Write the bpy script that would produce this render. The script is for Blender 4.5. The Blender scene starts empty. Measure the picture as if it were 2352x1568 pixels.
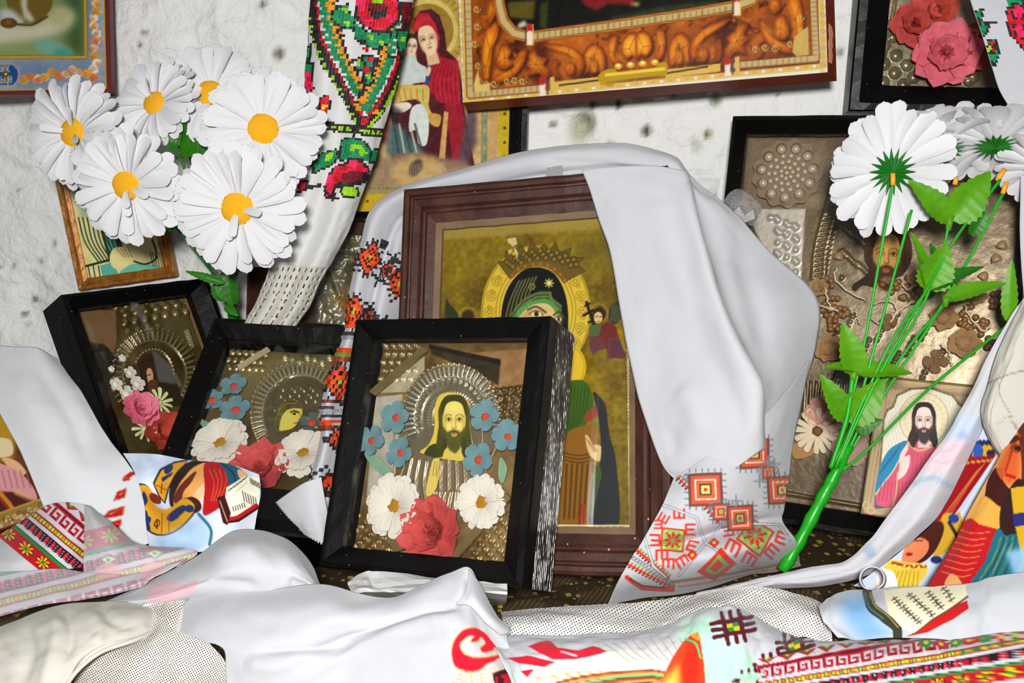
import bpy, math, random
import numpy as np
from math import radians as R, sin, cos, pi
from mathutils import Matrix, Vector

# ------------------------------------------------------------------ camera, light, exposure
scene = bpy.context.scene
COL = scene.collection
CAM = Vector((0.0, -1.0, 0.309))
PITCH, LENS = R(9), 35.0
cam_data = bpy.data.cameras.new('camera')
cam_data.lens = LENS
cam_data.sensor_width = 36.0
cam_data.clip_start = 0.02
cam = bpy.data.objects.new('camera', cam_data)
cam.location = CAM
cam.rotation_euler = (R(90) - PITCH, 0, 0)
COL.objects.link(cam)
scene.camera = cam

world = bpy.data.worlds.new('world')
scene.world = world
world.use_nodes = True
world.node_tree.nodes['Background'].inputs[0].default_value = (0.93, 0.96, 1.0, 1)
world.node_tree.nodes['Background'].inputs[1].default_value = 0.13

flash = bpy.data.lights.new('camera_flash', 'POINT')
flash.shadow_soft_size = 0.045
flash.energy = 48
flash.color = (1.0, 0.985, 0.96)
flash_ob = bpy.data.objects.new('camera_flash', flash)
flash_ob.location = (-0.01, -1.18, 0.41)
flash_ob.rotation_euler = (Vector((0.0, 0.0, 0.2)) - Vector(flash_ob.location)).to_track_quat('-Z', 'Y').to_euler()
COL.objects.link(flash_ob)

vs = scene.view_settings
vs.view_transform = 'Standard'
vs.look = 'None'
vs.gamma = 1.0
vs.use_curve_mapping = False
vs.exposure = 0.0

# ------------------------------------------------------------------ measuring helpers
FPX = LENS / 36.0 * 2352
_fw = Vector((0, cos(PITCH), -sin(PITCH)))
_up = Vector((0, sin(PITCH), cos(PITCH)))
def ray(x, y):
    return _fw + Vector((1, 0, 0)) * ((x - 1176) / FPX) - _up * ((y - 784) / FPX)
def at(x, y, Y):                       # point of the place at depth Y
    v = ray(x, y)
    return CAM + v * ((Y - CAM.y) / v.y)
def atz(x, y, Z):                      # point of the place at height Z
    v = ray(x, y)
    return CAM + v * ((Z - CAM.z) / v.z)
WALL_YAW = R(8)
def wall_y(x):
    return -math.tan(WALL_YAW) * x

random.seed(4)
RNG = np.random.default_rng(7)

# ------------------------------------------------------------------ objects
WM = {}                                # world matrix of everything made here
def put(o, parent=None, M=None):
    M = Matrix.Identity(4) if M is None else M
    if parent is not None:
        o.parent = parent
        o.matrix_parent_inverse = WM[parent.name].inverted()
    o.matrix_basis = M
    WM[o.name] = M
    return o
def empty(name, M, parent=None):
    o = bpy.data.objects.new(name, None)
    o.empty_display_size = 0.02
    COL.objects.link(o)
    return put(o, parent, M)
def ob(name, me, mat=None, parent=None, M=None):
    o = bpy.data.objects.new(name, me)
    COL.objects.link(o)
    if mat is not None and not me.materials:
        me.materials.append(mat)
    return put(o, parent, M)
def tag(o, label, cat, group=None, kind=None):
    o['label'] = label
    o['category'] = cat
    if group: o['group'] = group
    if kind: o['kind'] = kind
    return o
def structure(o, label):
    o['label'] = label
    o['kind'] = 'structure'
    return o

def mesh_py(name, verts, faces, smooth=False):
    me = bpy.data.meshes.new(name)
    me.from_pydata([tuple(v) for v in verts], [], faces)
    if smooth:
        me.polygons.foreach_set('use_smooth', [True] * len(me.polygons))
    me.update()
    return me

def s2l(c):
    c = np.clip(np.asarray(c, dtype=np.float64) / 255.0, 0, 1)
    return np.where(c <= 0.04045, c / 12.92, ((c + 0.055) / 1.055) ** 2.4)

def set_cols(me, cols, domain='POINT'):
    a = me.color_attributes.new('Col', 'FLOAT_COLOR', domain)
    d = np.ones((len(cols), 4), dtype=np.float32)
    d[:, :3] = s2l(cols)
    a.data.foreach_set('color', d.ravel())

def grid_mesh(name, V, cols=None, keep=None, smooth=True, fcols=None):
    """V (ny,nx,3) grid of points, cols (ny,nx,3) sRGB 0..255, keep (ny-1,nx-1) mask of quads"""
    ny, nx = V.shape[:2]
    idx = np.arange(ny * nx).reshape(ny, nx)
    q = np.stack([idx[:-1, :-1], idx[:-1, 1:], idx[1:, 1:], idx[1:, :-1]], -1)
    if keep is not None:
        q = q[keep]
        if fcols is not None: fcols = fcols[keep]
    q = q.reshape(-1, 4)
    used = np.unique(q)
    remap = np.zeros(ny * nx, dtype=np.int64)
    remap[used] = np.arange(len(used))
    q = remap[q]
    v = V.reshape(-1, 3)[used]
    me = bpy.data.meshes.new(name)
    me.vertices.add(len(v))
    me.vertices.foreach_set('co', v.astype(np.float32).ravel())
    me.loops.add(len(q) * 4)
    me.loops.foreach_set('vertex_index', q.astype(np.int32).ravel())
    me.polygons.add(len(q))
    me.polygons.foreach_set('loop_start', np.arange(0, len(q) * 4, 4, dtype=np.int32))
    me.polygons.foreach_set('loop_total', np.full(len(q), 4, dtype=np.int32))
    me.polygons.foreach_set('use_smooth', np.full(len(q), smooth))
    me.update(calc_edges=True)
    me.validate()
    if cols is not None:
        set_cols(me, cols.reshape(-1, 3)[used])
    if fcols is not None:
        set_cols(me, np.repeat(fcols.reshape(-1, 3), 4, axis=0), 'CORNER')
    return me

def crom(P, n, closed=False):
    """Catmull-Rom through P (k,d), n samples in all"""
    P = np.asarray(P, dtype=float)
    k = len(P)
    if closed:
        t = np.linspace(0, k, n, endpoint=False)
        i = np.floor(t).astype(int)
        f = (t - i)[:, None]
        g = lambda j: P[(i + j) % k]
    else:
        Q = np.vstack([2 * P[:1] - P[1:2], P, 2 * P[-1:] - P[-2:-1]])
        t = np.linspace(0, k - 1, n)
        i = np.minimum(np.floor(t).astype(int), k - 2)
        f = (t - i)[:, None]
        g = lambda j: Q[i + j + 1]
    a, b, c, d = g(-1), g(0), g(1), g(2)
    return 0.5 * (2 * b + (c - a) * f + (2 * a - 5 * b + 4 * c - d) * f ** 2 + (3 * b - a - 3 * c + d) * f ** 3)

def vnoise(ny, nx, cell, seed=0, octaves=1):
    rng = np.random.default_rng(seed)
    out = np.zeros((ny, nx))
    amp = 1.0
    for o in range(octaves):
        gy, gx = int(ny / cell) + 3, int(nx / cell) + 3
        g = rng.random((gy, gx)) * 2 - 1
        y = np.arange(ny) / cell
        x = np.arange(nx) / cell
        iy, ix = y.astype(int), x.astype(int)
        fy, fx = (y - iy)[:, None], (x - ix)[None, :]
        fy, fx = fy * fy * (3 - 2 * fy), fx * fx * (3 - 2 * fx)
        A = g[iy][:, ix]; B = g[iy][:, ix + 1]; C = g[iy + 1][:, ix]; D = g[iy + 1][:, ix + 1]
        out += amp * ((A * (1 - fx) + B * fx) * (1 - fy) + (C * (1 - fx) + D * fx) * fy)
        amp *= 0.5
        cell = max(cell / 2, 1.01)
    return out

# ------------------------------------------------------------------ flat print: a small painter
class Art:
    """A picture painted in the plane of a panel or cloth. conv maps measured points into that plane."""
    SS = 3
    def __init__(s, x0, y0, x1, y1, res, bg=(255, 255, 255), conv=None):
        s.x0, s.y0, s.res = x0, y0, res
        s.nx = int(round((x1 - x0) / res)) + 1
        s.ny = int(round((y1 - y0) / res)) + 1
        s.im = np.ones((s.ny, s.nx, 3)) * np.asarray(bg, dtype=float)
        s.conv = conv or (lambda p: np.asarray(p, dtype=float))
    def pts(s, p):
        q = s.conv(np.asarray(p, dtype=float).reshape(-1, 2))
        return (q - np.array([s.x0, s.y0])) / s.res
    def scale(s, p):                   # canvas pixels for one measured pixel near p
        a = s.pts([p, (p[0] + 10, p[1]), (p[0], p[1] + 10)])
        return math.sqrt(abs((a[1][0]-a[0][0])*(a[2][1]-a[0][1]) - (a[1][1]-a[0][1])*(a[2][0]-a[0][0]))) / 10
    def mask(s, q):
        S = s.SS
        lo = np.floor(q.min(0) - 1).astype(int); hi = np.ceil(q.max(0) + 2).astype(int)
        lo = np.maximum(lo, 0); hi = np.minimum(hi, [s.nx, s.ny])
        if (hi <= lo).any(): return None
        w, h = hi - lo
        acc = np.zeros((h * S, w * S + 1), dtype=np.int32)
        p = (q - lo + 0.5) * S
        for a, b in zip(p, np.roll(p, -1, 0)):
            if a[1] == b[1]: continue
            if a[1] > b[1]: a, b = b, a
            r0, r1 = int(math.ceil(a[1] - 0.5)), int(math.ceil(b[1] - 0.5))
            r0, r1 = max(r0, 0), min(r1, h * S)
            if r1 <= r0: continue
            r = np.arange(r0, r1)
            x = a[0] + (r + 0.5 - a[1]) * (b[0] - a[0]) / (b[1] - a[1])
            xi = np.clip(np.ceil(x - 0.5), 0, w * S).astype(int)
            np.add.at(acc, (r, xi), 1)
        m = (np.cumsum(acc, 1)[:, :-1] % 2).astype(float)
        m = m.reshape(h, S, w, S).mean((1, 3))
        return lo, hi, m
    hard = False
    def blend(s, lo, hi, m, col, a=1.0):
        if s.hard: m = (m > 0.5).astype(float)
        r = s.im[lo[1]:hi[1], lo[0]:hi[0]]
        m = (m * a)[..., None]
        r[...] = r * (1 - m) + np.asarray(col, dtype=float) * m
    def _soft(s, q, soft):
        k = max(1, int(round(soft)))
        lo = np.maximum(np.floor(q.min(0)).astype(int) - 2 * k, 0)
        hi = np.minimum(np.ceil(q.max(0)).astype(int) + 2 * k + 1, [s.nx, s.ny])
        if (hi <= lo).any(): return None
        w, h = hi - lo
        full = np.zeros((h, w))
        r = s.mask(q)
        if r is None: return None
        l2, h2, m = r
        full[l2[1]-lo[1]:h2[1]-lo[1], l2[0]-lo[0]:h2[0]-lo[0]] = m
        for _ in range(2):
            for ax in (0, 1):
                pad = [(0, 0), (0, 0)]; pad[ax] = (k + 1, k)
                c = np.cumsum(np.pad(full, pad), axis=ax)
                n = full.shape[ax]
                full = (np.take(c, range(2 * k + 1, 2 * k + 1 + n), ax) - np.take(c, range(0, n), ax)) / (2 * k + 1)
        return lo, hi, full
    def poly(s, p, col, a=1.0, smooth=0, soft=0):
        q = s.pts(p)
        if smooth: q = crom(q, len(q) * (smooth if smooth > 1 else 8), True)
        r = s._soft(q, soft * s.scale(p[0])) if soft else s.mask(q)
        if r: s.blend(*r, col, a)
    def ell(s, cx, cy, rx, ry, col, a=1.0, rot=0, soft=0, n=40, a0=0, a1=360):
        t = np.radians(np.linspace(a0, a1, n, endpoint=(a1 - a0) < 360))
        c, d = cos(R(rot)), sin(R(rot))
        p = [(cx + rx*np.cos(k)*c - ry*np.sin(k)*d, cy + rx*np.cos(k)*d + ry*np.sin(k)*c) for k in t]
        s.poly(p, col, a, soft=soft)
    def line(s, p, col, w=1.0, a=1.0, smooth=0, closed=False):
        q = s.pts(p)
        hw = max(w * s.scale(p[0]) / 2, 0.35)
        if smooth: q = crom(q, len(q) * 6, closed)
        if closed: q = np.vstack([q, q[:1]])
        lo = np.maximum(np.floor(q.min(0) - hw - 1).astype(int), 0)
        hi = np.minimum(np.ceil(q.max(0) + hw + 2).astype(int), [s.nx, s.ny])
        if (hi <= lo).any(): return
        m = np.zeros((hi[1] - lo[1], hi[0] - lo[0]))
        for u, v in zip(q[:-1], q[1:]):
            l2 = np.maximum(np.floor(np.minimum(u, v) - hw - 1).astype(int), lo)
            h2 = np.minimum(np.ceil(np.maximum(u, v) + hw + 2).astype(int), hi)
            if (h2 <= l2).any(): continue
            X, Y = np.meshgrid(np.arange(l2[0], h2[0]), np.arange(l2[1], h2[1]))
            d = v - u; L = max(d @ d, 1e-9)
            t = np.clip(((X - u[0]) * d[0] + (Y - u[1]) * d[1]) / L, 0, 1)
            D = np.hypot(X - u[0] - t * d[0], Y - u[1] - t * d[1])
            k = np.clip(hw - D + 0.5, 0, 1)
            z = m[l2[1]-lo[1]:h2[1]-lo[1], l2[0]-lo[0]:h2[0]-lo[0]]
            np.maximum(z, k, out=z)
        s.blend(lo, hi, m, col, a)
    def ring(s, cx, cy, rx, ry, col, w=1, a=1.0, a0=0, a1=360, rot=0):
        t = np.radians(np.linspace(a0, a1, 48))
        c, d = cos(R(rot)), sin(R(rot))
        s.line([(cx + rx*np.cos(k)*c - ry*np.sin(k)*d, cy + rx*np.cos(k)*d + ry*np.sin(k)*c) for k in t], col, w, a)
    def noise(s, amp, cell, seed=1, octaves=2, tint=(1, 1, 1)):
        s.im += (vnoise(s.ny, s.nx, cell, seed, octaves) * amp)[..., None] * np.asarray(tint)
        np.clip(s.im, 0, 255, out=s.im)
    def sample(s, xy):                 # bilinear look-up at (...,2) measured points
        q = s.pts(xy.reshape(-1, 2))
        x = np.clip(q[:, 0], 0, s.nx - 1.001); y = np.clip(q[:, 1], 0, s.ny - 1.001)
        ix, iy = x.astype(int), y.astype(int)
        fx, fy = (x - ix)[:, None], (y - iy)[:, None]
        im = s.im
        c = (im[iy, ix]*(1-fx) + im[iy, ix+1]*fx)*(1-fy) + (im[iy+1, ix]*(1-fx) + im[iy+1, ix+1]*fx)*fy
        return c.reshape(xy.shape[:-1] + (3,))

class Height(Art):
    """embossed relief of a foil sheet, kept in the same plane as Art; values in metres"""
    def __init__(s, *k, **kw):
        super().__init__(*k, bg=(0, 0, 0), **kw)
    def dome(s, cx, cy, r, h):
        c = s.pts([(cx, cy)])[0]; rr = r * s.scale((cx, cy))
        lo = np.maximum(np.floor(c - rr - 1).astype(int), 0); hi = np.minimum(np.ceil(c + rr + 2).astype(int), [s.nx, s.ny])
        if (hi <= lo).any(): return
        X, Y = np.meshgrid(np.arange(lo[0], hi[0]), np.arange(lo[1], hi[1]))
        d = 1 - ((X - c[0])**2 + (Y - c[1])**2) / rr**2
        z = s.im[lo[1]:hi[1], lo[0]:hi[0], 0]
        np.maximum(z, np.sqrt(np.clip(d, 0, 1)) * h, out=z)
    def ridge(s, p, w, h, smooth=0, closed=False):
        s.line(p, (h, h, h), w, 1.0, smooth, closed)
    def get(s):
        return s.im[..., 0]

# ------------------------------------------------------------------ materials
MATS = {}
def mat(name, color=(0.8, 0.8, 0.8), rough=0.6, metal=0.0, spec=0.5, attr=False, bump=None, noise=None, dust=None, sheen=0.0, coat=0.0, trans=0.0, subsurf=0.0):
    """bump=(scale,strength,distance) noise=(scale,amount,color2)"""
    if name in MATS: return MATS[name]
    m = bpy.data.materials.new(name)
    m.use_nodes = True
    nt = m.node_tree
    b = nt.nodes['Principled BSDF']
    b.inputs['Roughness'].default_value = rough
    b.inputs['Metallic'].default_value = metal
    b.inputs['Specular IOR Level'].default_value = spec
    b.inputs['Sheen Weight'].default_value = sheen
    b.inputs['Coat Weight'].default_value = coat
    b.inputs['Coat Roughness'].default_value = 0.15
    lin = tuple(s2l(np.array(color))) + (1,)
    b.inputs['Base Color'].default_value = lin
    src = None
    tc = nt.nodes.new('ShaderNodeTexCoord')
    if attr:
        a = nt.nodes.new('ShaderNodeAttribute'); a.attribute_name = 'Col'
        src = a.outputs['Color']
    if noise:
        n = nt.nodes.new('ShaderNodeTexNoise'); n.inputs['Scale'].default_value = noise[0]; n.inputs['Detail'].default_value = 6
        nt.links.new(tc.outputs['Object'], n.inputs['Vector'])
        r = nt.nodes.new('ShaderNodeValToRGB')
        r.color_ramp.elements[0].position = 0.5 - noise[1] / 2; r.color_ramp.elements[1].position = 0.5 + noise[1] / 2
        r.color_ramp.elements[0].color = lin
        r.color_ramp.elements[1].color = tuple(s2l(np.array(noise[2]))) + (1,)
        nt.links.new(n.outputs['Fac'], r.inputs['Fac'])
        src = r.outputs['Color']
    if dust and src is not None:           # sparse pale flecks of dust and chipped paint
        v = nt.nodes.new('ShaderNodeTexVoronoi'); v.inputs['Scale'].default_value = dust[0]
        nt.links.new(tc.outputs['Object'], v.inputs['Vector'])
        lt = nt.nodes.new('ShaderNodeMath'); lt.operation = 'LESS_THAN'; lt.inputs[1].default_value = dust[1]
        nt.links.new(v.outputs['Distance'], lt.inputs[0])
        mx = nt.nodes.new('ShaderNodeMix'); mx.data_type = 'RGBA'
        nt.links.new(lt.outputs[0], mx.inputs['Factor']); nt.links.new(src, mx.inputs['A'])
        mx.inputs['B'].default_value = (*s2l(np.array(dust[2])), 1)
        src = mx.outputs['Result']
    if src is not None:
        nt.links.new(src, b.inputs['Base Color'])
    if bump:
        n = nt.nodes.new('ShaderNodeTexNoise'); n.inputs['Scale'].default_value = bump[0]; n.inputs['Detail'].default_value = 5
        nt.links.new(tc.outputs['Object'], n.inputs['Vector'])
        u = nt.nodes.new('ShaderNodeBump'); u.inputs['Strength'].default_value = bump[1]; u.inputs['Distance'].default_value = bump[2]
        nt.links.new(n.outputs['Fac'], u.inputs['Height'])
        nt.links.new(u.outputs['Normal'], b.inputs['Normal'])
    if trans:
        b.inputs['Alpha'].default_value = 1 - trans
    MATS[name] = m
    return m

def glass_mat(name, tint=(1, 1, 1), rough=0.02, gloss=1.0):
    if name in MATS: return MATS[name]
    m = bpy.data.materials.new(name); m.use_nodes = True
    nt = m.node_tree
    nt.nodes.remove(nt.nodes['Principled BSDF'])
    out = nt.nodes['Material Output']
    t = nt.nodes.new('ShaderNodeBsdfTransparent'); t.inputs[0].default_value = (*tint, 1)
    g = nt.nodes.new('ShaderNodeBsdfGlossy'); g.inputs['Roughness'].default_value = rough
    g.inputs[0].default_value = (gloss, gloss, gloss, 1)
    f = nt.nodes.new('ShaderNodeLayerWeight'); f.inputs['Blend'].default_value = 0.5
    p = nt.nodes.new('ShaderNodeMath'); p.operation = 'POWER'; p.inputs[1].default_value = 5.0
    q = nt.nodes.new('ShaderNodeMath'); q.operation = 'MULTIPLY_ADD'; q.inputs[1].default_value = 0.96; q.inputs[2].default_value = 0.035
    nt.links.new(f.outputs['Facing'], p.inputs[0]); nt.links.new(p.outputs[0], q.inputs[0])
    x = nt.nodes.new('ShaderNodeMixShader')
    nt.links.new(q.outputs[0], x.inputs[0]); nt.links.new(t.outputs[0], x.inputs[1]); nt.links.new(g.outputs[0], x.inputs[2])
    nt.links.new(x.outputs[0], out.inputs['Surface'])
    MATS[name] = m
    return m

M_PRINT = mat('print_paper', attr=True, rough=0.6, spec=0.1)
M_PRINT_GLOSS = mat('print_laminate', attr=True, rough=0.35, spec=0.15)
M_GILT = mat('gilt_print', attr=True, rough=0.38, spec=0.5, metal=0.25)
M_CLOTH = mat('printed_cloth', attr=True, rough=0.85, spec=0.2, sheen=0.1, bump=(1000, 0.3, 0.0006))
M_STITCH = mat('cross_stitch_thread', attr=True, rough=0.7, spec=0.25)
M_FOIL = mat('embossed_foil', attr=True, rough=0.3, metal=0.85, bump=(160, 0.25, 0.001))
M_BLACK = mat('black_lacquered_wood', (3, 3, 3), rough=0.4, spec=0.2, bump=(140, 0.25, 0.0012), noise=(35, 0.5, (11, 9, 9)), dust=(110, 0.055, (150, 110, 80)))
M_MAROON = mat('maroon_stained_wood', (42, 13, 10), rough=0.5, spec=0.4, bump=(90, 0.4, 0.0014), noise=(34, 0.5, (74, 40, 25)), dust=(90, 0.07, (206, 160, 130)))
M_GLASS = glass_mat('window_glass')
M_CARD = mat('brown_cardboard', (150, 112, 70), rough=0.9, noise=(60, 0.8, (120, 85, 48)))
M_WHITE = mat('white_cotton', (192, 193, 198), rough=0.9, spec=0.12, sheen=0.1, bump=(1100, 0.3, 0.0006))
M_TOWEL = mat('bright_towel_cotton', (212, 212, 211), rough=0.9, spec=0.12, bump=(1100, 0.3, 0.0006))
M_CREAM = mat('cream_linen', (200, 197, 186), rough=0.9, spec=0.12, bump=(700, 0.2, 0.0006))
M_PETAL = mat('white_fabric_petal', (214, 214, 217), rough=0.75, spec=0.2, bump=(500, 0.1, 0.0004))
M_DISC = mat('yellow_flock', (250, 156, 0), rough=0.85, bump=(1500, 0.5, 0.001), noise=(260, 0.5, (255, 206, 24)))
M_LEAF = mat('green_fabric_leaf', (60, 128, 4), rough=0.45, spec=0.3, noise=(60, 0.7, (98, 160, 14)), bump=(300, 0.2, 0.0006))
M_LEAF_DARK = mat('dark_green_leaf', (24, 88, 6), rough=0.45, spec=0.3, noise=(60, 0.7, (48, 120, 14)), bump=(300, 0.2, 0.0006))
M_STEM = mat('green_plastic', (12, 142, 14), rough=0.35, spec=0.4, noise=(25, 0.6, (34, 172, 28)))
M_STEM_DARK = mat('dark_green_plastic', (24, 110, 36), rough=0.4, spec=0.5)

# ------------------------------------------------------------------ the setting: whitewashed wall, floor, table
def build_wall():
    nx, nz = 470, 290
    t = np.linspace(-0.95, 0.95, nx); z = np.linspace(-0.74, 1.0, nz)
    zz = np.concatenate([np.linspace(-0.74, -0.02, 20), np.linspace(0.0, 0.86, nz - 30), np.linspace(0.87, 1.2, 10)])
    lump = vnoise(nz, nx, 26, 3, 5) * 0.0052 + vnoise(nz, nx, 7, 5, 3) * 0.0021
    rid = 1 - np.abs(vnoise(nz, nx, 15, 11, 3)) * 1.6
    lump += np.clip(rid, 0, 1) ** 3 * 0.0036
    col = np.ones((nz, nx, 3)) * np.array([238, 238, 235])
    col += (vnoise(nz, nx, 40, 8, 4) * 6)[..., None] * np.array([1, 1, 0.8])
    T, Z = np.meshgrid(t, zz)
    tx, ty = cos(WALL_YAW), -sin(WALL_YAW)
    def spot(px, py, r, depth, c, ring=0.0):
        v = ray(px, py)
        # point of the wall plane behind this mark
        k = (-math.tan(WALL_YAW) * CAM.x - CAM.y) / (v.y + math.tan(WALL_YAW) * v.x)
        p = CAM + v * k
        a = (p.x * tx + p.y * ty)
        d = np.hypot(T - a, (Z - p.z) * 0.8)
        g = np.exp(-(d / r) ** 2)
        lump[...] -= g * depth
        if ring: lump[...] += np.exp(-((d - 1.6 * r) / (0.5 * r)) ** 2) * ring
        w = np.clip(g * 1.4 - 0.25, 0, 1)[..., None]
        col[...] = col * (1 - w) + np.array(c) * w
    for px, py, r, dp, c in [(1345, 280, .0085, .011, (96, 98, 72)), (1330, 300, .012, .004, (190, 190, 165)), (638, 122, .0055, .006, (105, 105, 85)),
            (1420, 238, .004, .005, (70, 66, 52)), (1645, 226, .006, .005, (125, 135, 110)), (1485, 302, .0045, .007, (60, 55, 50)), (1487, 296, .003, .004, (70, 60, 50)),
            (1270, 285, .003, .004, (70, 65, 55)), (1625, 308, .004, .004, (110, 100, 60)), (1600, 335, .006, .004, (190, 192, 186)), (335, 75, .003, .003, (110, 110, 105)),
            (325, 105, .0025, .003, (100, 100, 95)), (600, 8, .004, .004, (110, 112, 108)), (120, 560, .003, .003, (140, 140, 138)), (70, 690, .0035, .004, (90, 90, 88)),
            (50, 722, .003, .003, (60, 60, 60)), (30, 610, .003, .002, (150, 150, 150)), (90, 600, .003, .003, (150, 150, 146)), (60, 745, .0022, .003, (80, 80, 80)),
            (1360, 240, .004, .004, (120, 118, 100)), (1550, 215, .003, .003, (120, 118, 100)), (1400, 330, .004, .003, (180, 182, 170)), (1930, 120, .004, .003, (140, 140, 130))]:
        spot(px, py, r, dp, c, ring=dp * 0.3)
    for k in range(150):
        i, j = RNG.integers(40, nz - 10), RNG.integers(5, nx - 5)
        lump[i, j] -= 0.002
        col[i, j] = 150 + RNG.random() * 40
    V = np.stack([T * tx + lump * sin(-WALL_YAW), T * ty - lump * cos(WALL_YAW) + 0.001, Z], -1)
    m = mat('whitewashed_plaster', attr=True, rough=0.9, spec=0.2, bump=(150, 0.6, 0.005))
    o = ob('wall_back', grid_mesh('wall_back', V, col), m)
    structure(o, 'uneven whitewashed plaster wall with pits behind the icons')
build_wall()

def box(x0, y0, z0, x1, y1, z1, name='box', bevel=0.0):
    v = [(x0, y0, z0), (x1, y0, z0), (x1, y1, z0), (x0, y1, z0), (x0, y0, z1), (x1, y0, z1), (x1, y1, z1), (x0, y1, z1)]
    f = [(3, 2, 1, 0), (4, 5, 6, 7), (0, 1, 5, 4), (1, 2, 6, 5), (2, 3, 7, 6), (3, 0, 4, 7)]
    return mesh_py(name, v, f)

structure(ob('floor', box(-1.2, -1.6, -0.78, 1.2, 0.2, -0.74, 'floor'), mat('plank_floor', (92, 70, 50), rough=0.7, noise=(8, .8, (70, 52, 38)))), 'brown floor below the table')
M_TABLEWOOD = mat('plain_table_wood', (110, 80, 52), rough=0.6, noise=(12, .8, (84, 60, 40)))
tb = empty('table', Matrix.Translation((0, -0.3, -0.74)))
tag(tb, 'wooden table under the brown and gold brocade cloth', 'table')
_b = [(-0.68, -0.53), (0.68, -0.53), (0.68, wall_y(0.68) - 0.012), (-0.68, wall_y(-0.68) - 0.012)]
ob('tabletop', mesh_py('tabletop', [(x, y, z) for z in (-0.034, -0.006) for x, y in _b], [(3, 2, 1, 0), (4, 5, 6, 7), (0, 1, 5, 4), (1, 2, 6, 5), (2, 3, 7, 6), (3, 0, 4, 7)]), M_TABLEWOOD, tb)
for sx in (-0.62, 0.56):
    for sy in (-0.50, -0.20):
        ob('leg', box(sx, sy, -0.74, sx + 0.06, sy + 0.06, -0.034, 'leg'), M_TABLEWOOD, tb)

def brocade():
    m = bpy.data.materials.new('gold_brocade'); m.use_nodes = True
    nt = m.node_tree; b = nt.nodes['Principled BSDF']
    b.inputs['Roughness'].default_value = 0.7; b.inputs['Specular IOR Level'].default_value = 0.3
    tc = nt.nodes.new('ShaderNodeTexCoord')
    n = nt.nodes.new('ShaderNodeTexNoise'); n.inputs['Scale'].default_value = 21; n.inputs['Detail'].default_value = 1.5
    nt.links.new(tc.outputs['Object'], n.inputs['Vector'])
    mp = nt.nodes.new('ShaderNodeMapping'); mp.inputs['Rotation'].default_value = (0, 0, 0.5); mp.inputs['Scale'].default_value = (1.0, 0.7, 1)
    nt.links.new(tc.outputs['Object'], mp.inputs['Vector'])
    v = nt.nodes.new('ShaderNodeTexVoronoi'); v.distance = 'MANHATTAN'; v.inputs['Scale'].default_value = 135; v.inputs['Randomness'].default_value = 0.8
    nt.links.new(mp.outputs[0], v.inputs['Vector'])
    w = nt.nodes.new('ShaderNodeTexWave'); w.inputs['Scale'].default_value = 90; w.inputs['Distortion'].default_value = 3
    nt.links.new(mp.outputs[0], w.inputs['Vector'])
    r1 = nt.nodes.new('ShaderNodeValToRGB'); r1.color_ramp.elements[0].position = 0.46; r1.color_ramp.elements[1].position = 0.50
    nt.links.new(n.outputs['Fac'], r1.inputs['Fac'])
    r2 = nt.nodes.new('ShaderNodeValToRGB'); r2.color_ramp.elements[0].position = 0.42; r2.color_ramp.elements[1].position = 0.52
    r2.color_ramp.elements[0].color = (*s2l((182, 154, 78)), 1); r2.color_ramp.elements[1].color = (*s2l((60, 46, 26)), 1)
    nt.links.new(v.outputs['Distance'], r2.inputs['Fac'])
    r3 = nt.nodes.new('ShaderNodeValToRGB')
    r3.color_ramp.elements[0].color = (*s2l((62, 49, 32)), 1); r3.color_ramp.elements[1].color = (*s2l((98, 80, 54)), 1)
    nt.links.new(w.outputs['Fac'], r3.inputs['Fac'])
    x = nt.nodes.new('ShaderNodeMix'); x.data_type = 'RGBA'
    nt.links.new(r1.outputs['Color'], x.inputs['Factor']); nt.links.new(r3.outputs['Color'], x.inputs['A']); nt.links.new(r2.outputs['Color'], x.inputs['B'])
    vsn = nt.nodes.new('ShaderNodeVectorMath'); vsn.operation = 'SCALE'; vsn.inputs['Scale'].default_value = 1.0
    nt.links.new(x.outputs['Result'], b.inputs['Base Color'])
    u = nt.nodes.new('ShaderNodeBump'); u.inputs['Strength'].default_value = 0.3; u.inputs['Distance'].default_value = 0.001
    nt.links.new(v.outputs['Distance'], u.inputs['Height']); nt.links.new(u.outputs[0], b.inputs['Normal'])
    return m
def build_tablecloth():
    nx, ny = 150, 60
    x = np.linspace(-0.70, 0.70, nx)
    prof = [(-0.104, -0.0012)] + [(-0.104 - 0.43 * k / (ny - 14), -0.0012) for k in range(1, ny - 13)] + [(-0.539, -0.005), (-0.541, -0.012)] + [(-0.541, -0.02 - 0.012 * k) for k in range(10)]
    V = np.zeros((len(prof), nx, 3))
    for i, (y, z) in enumerate(prof):
        V[i, :, 0] = x; V[i, :, 2] = z
        t = max(0.0, (y + 0.534) / 0.43)               # the back edge follows the slanting wall
        V[i, :, 1] = y + t * (wall_y(x) - 0.011 + 0.104)
    V[..., 2] -= np.abs(vnoise(len(prof), nx, 8, 2, 2)) * 0.0012
    X, Y = V[..., 0], V[..., 1]                    # the cloth is bunched up under the front icon
    V[..., 2] += 0.0165 * np.clip((0.12 - np.abs(X + 0.055)) / 0.03, 0, 1) * np.clip((0.055 - np.abs(Y + 0.352)) / 0.02, 0, 1)
    V[-10:, :, 1] -= np.abs(np.sin(x * 40)) * 0.006 * np.linspace(0, 1, 10)[:, None]
    o = ob('tablecloth', grid_mesh('tablecloth', V), brocade())
    tag(o, 'brown and gold patterned brocade cloth covering the table', 'tablecloth')
build_tablecloth()

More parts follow.
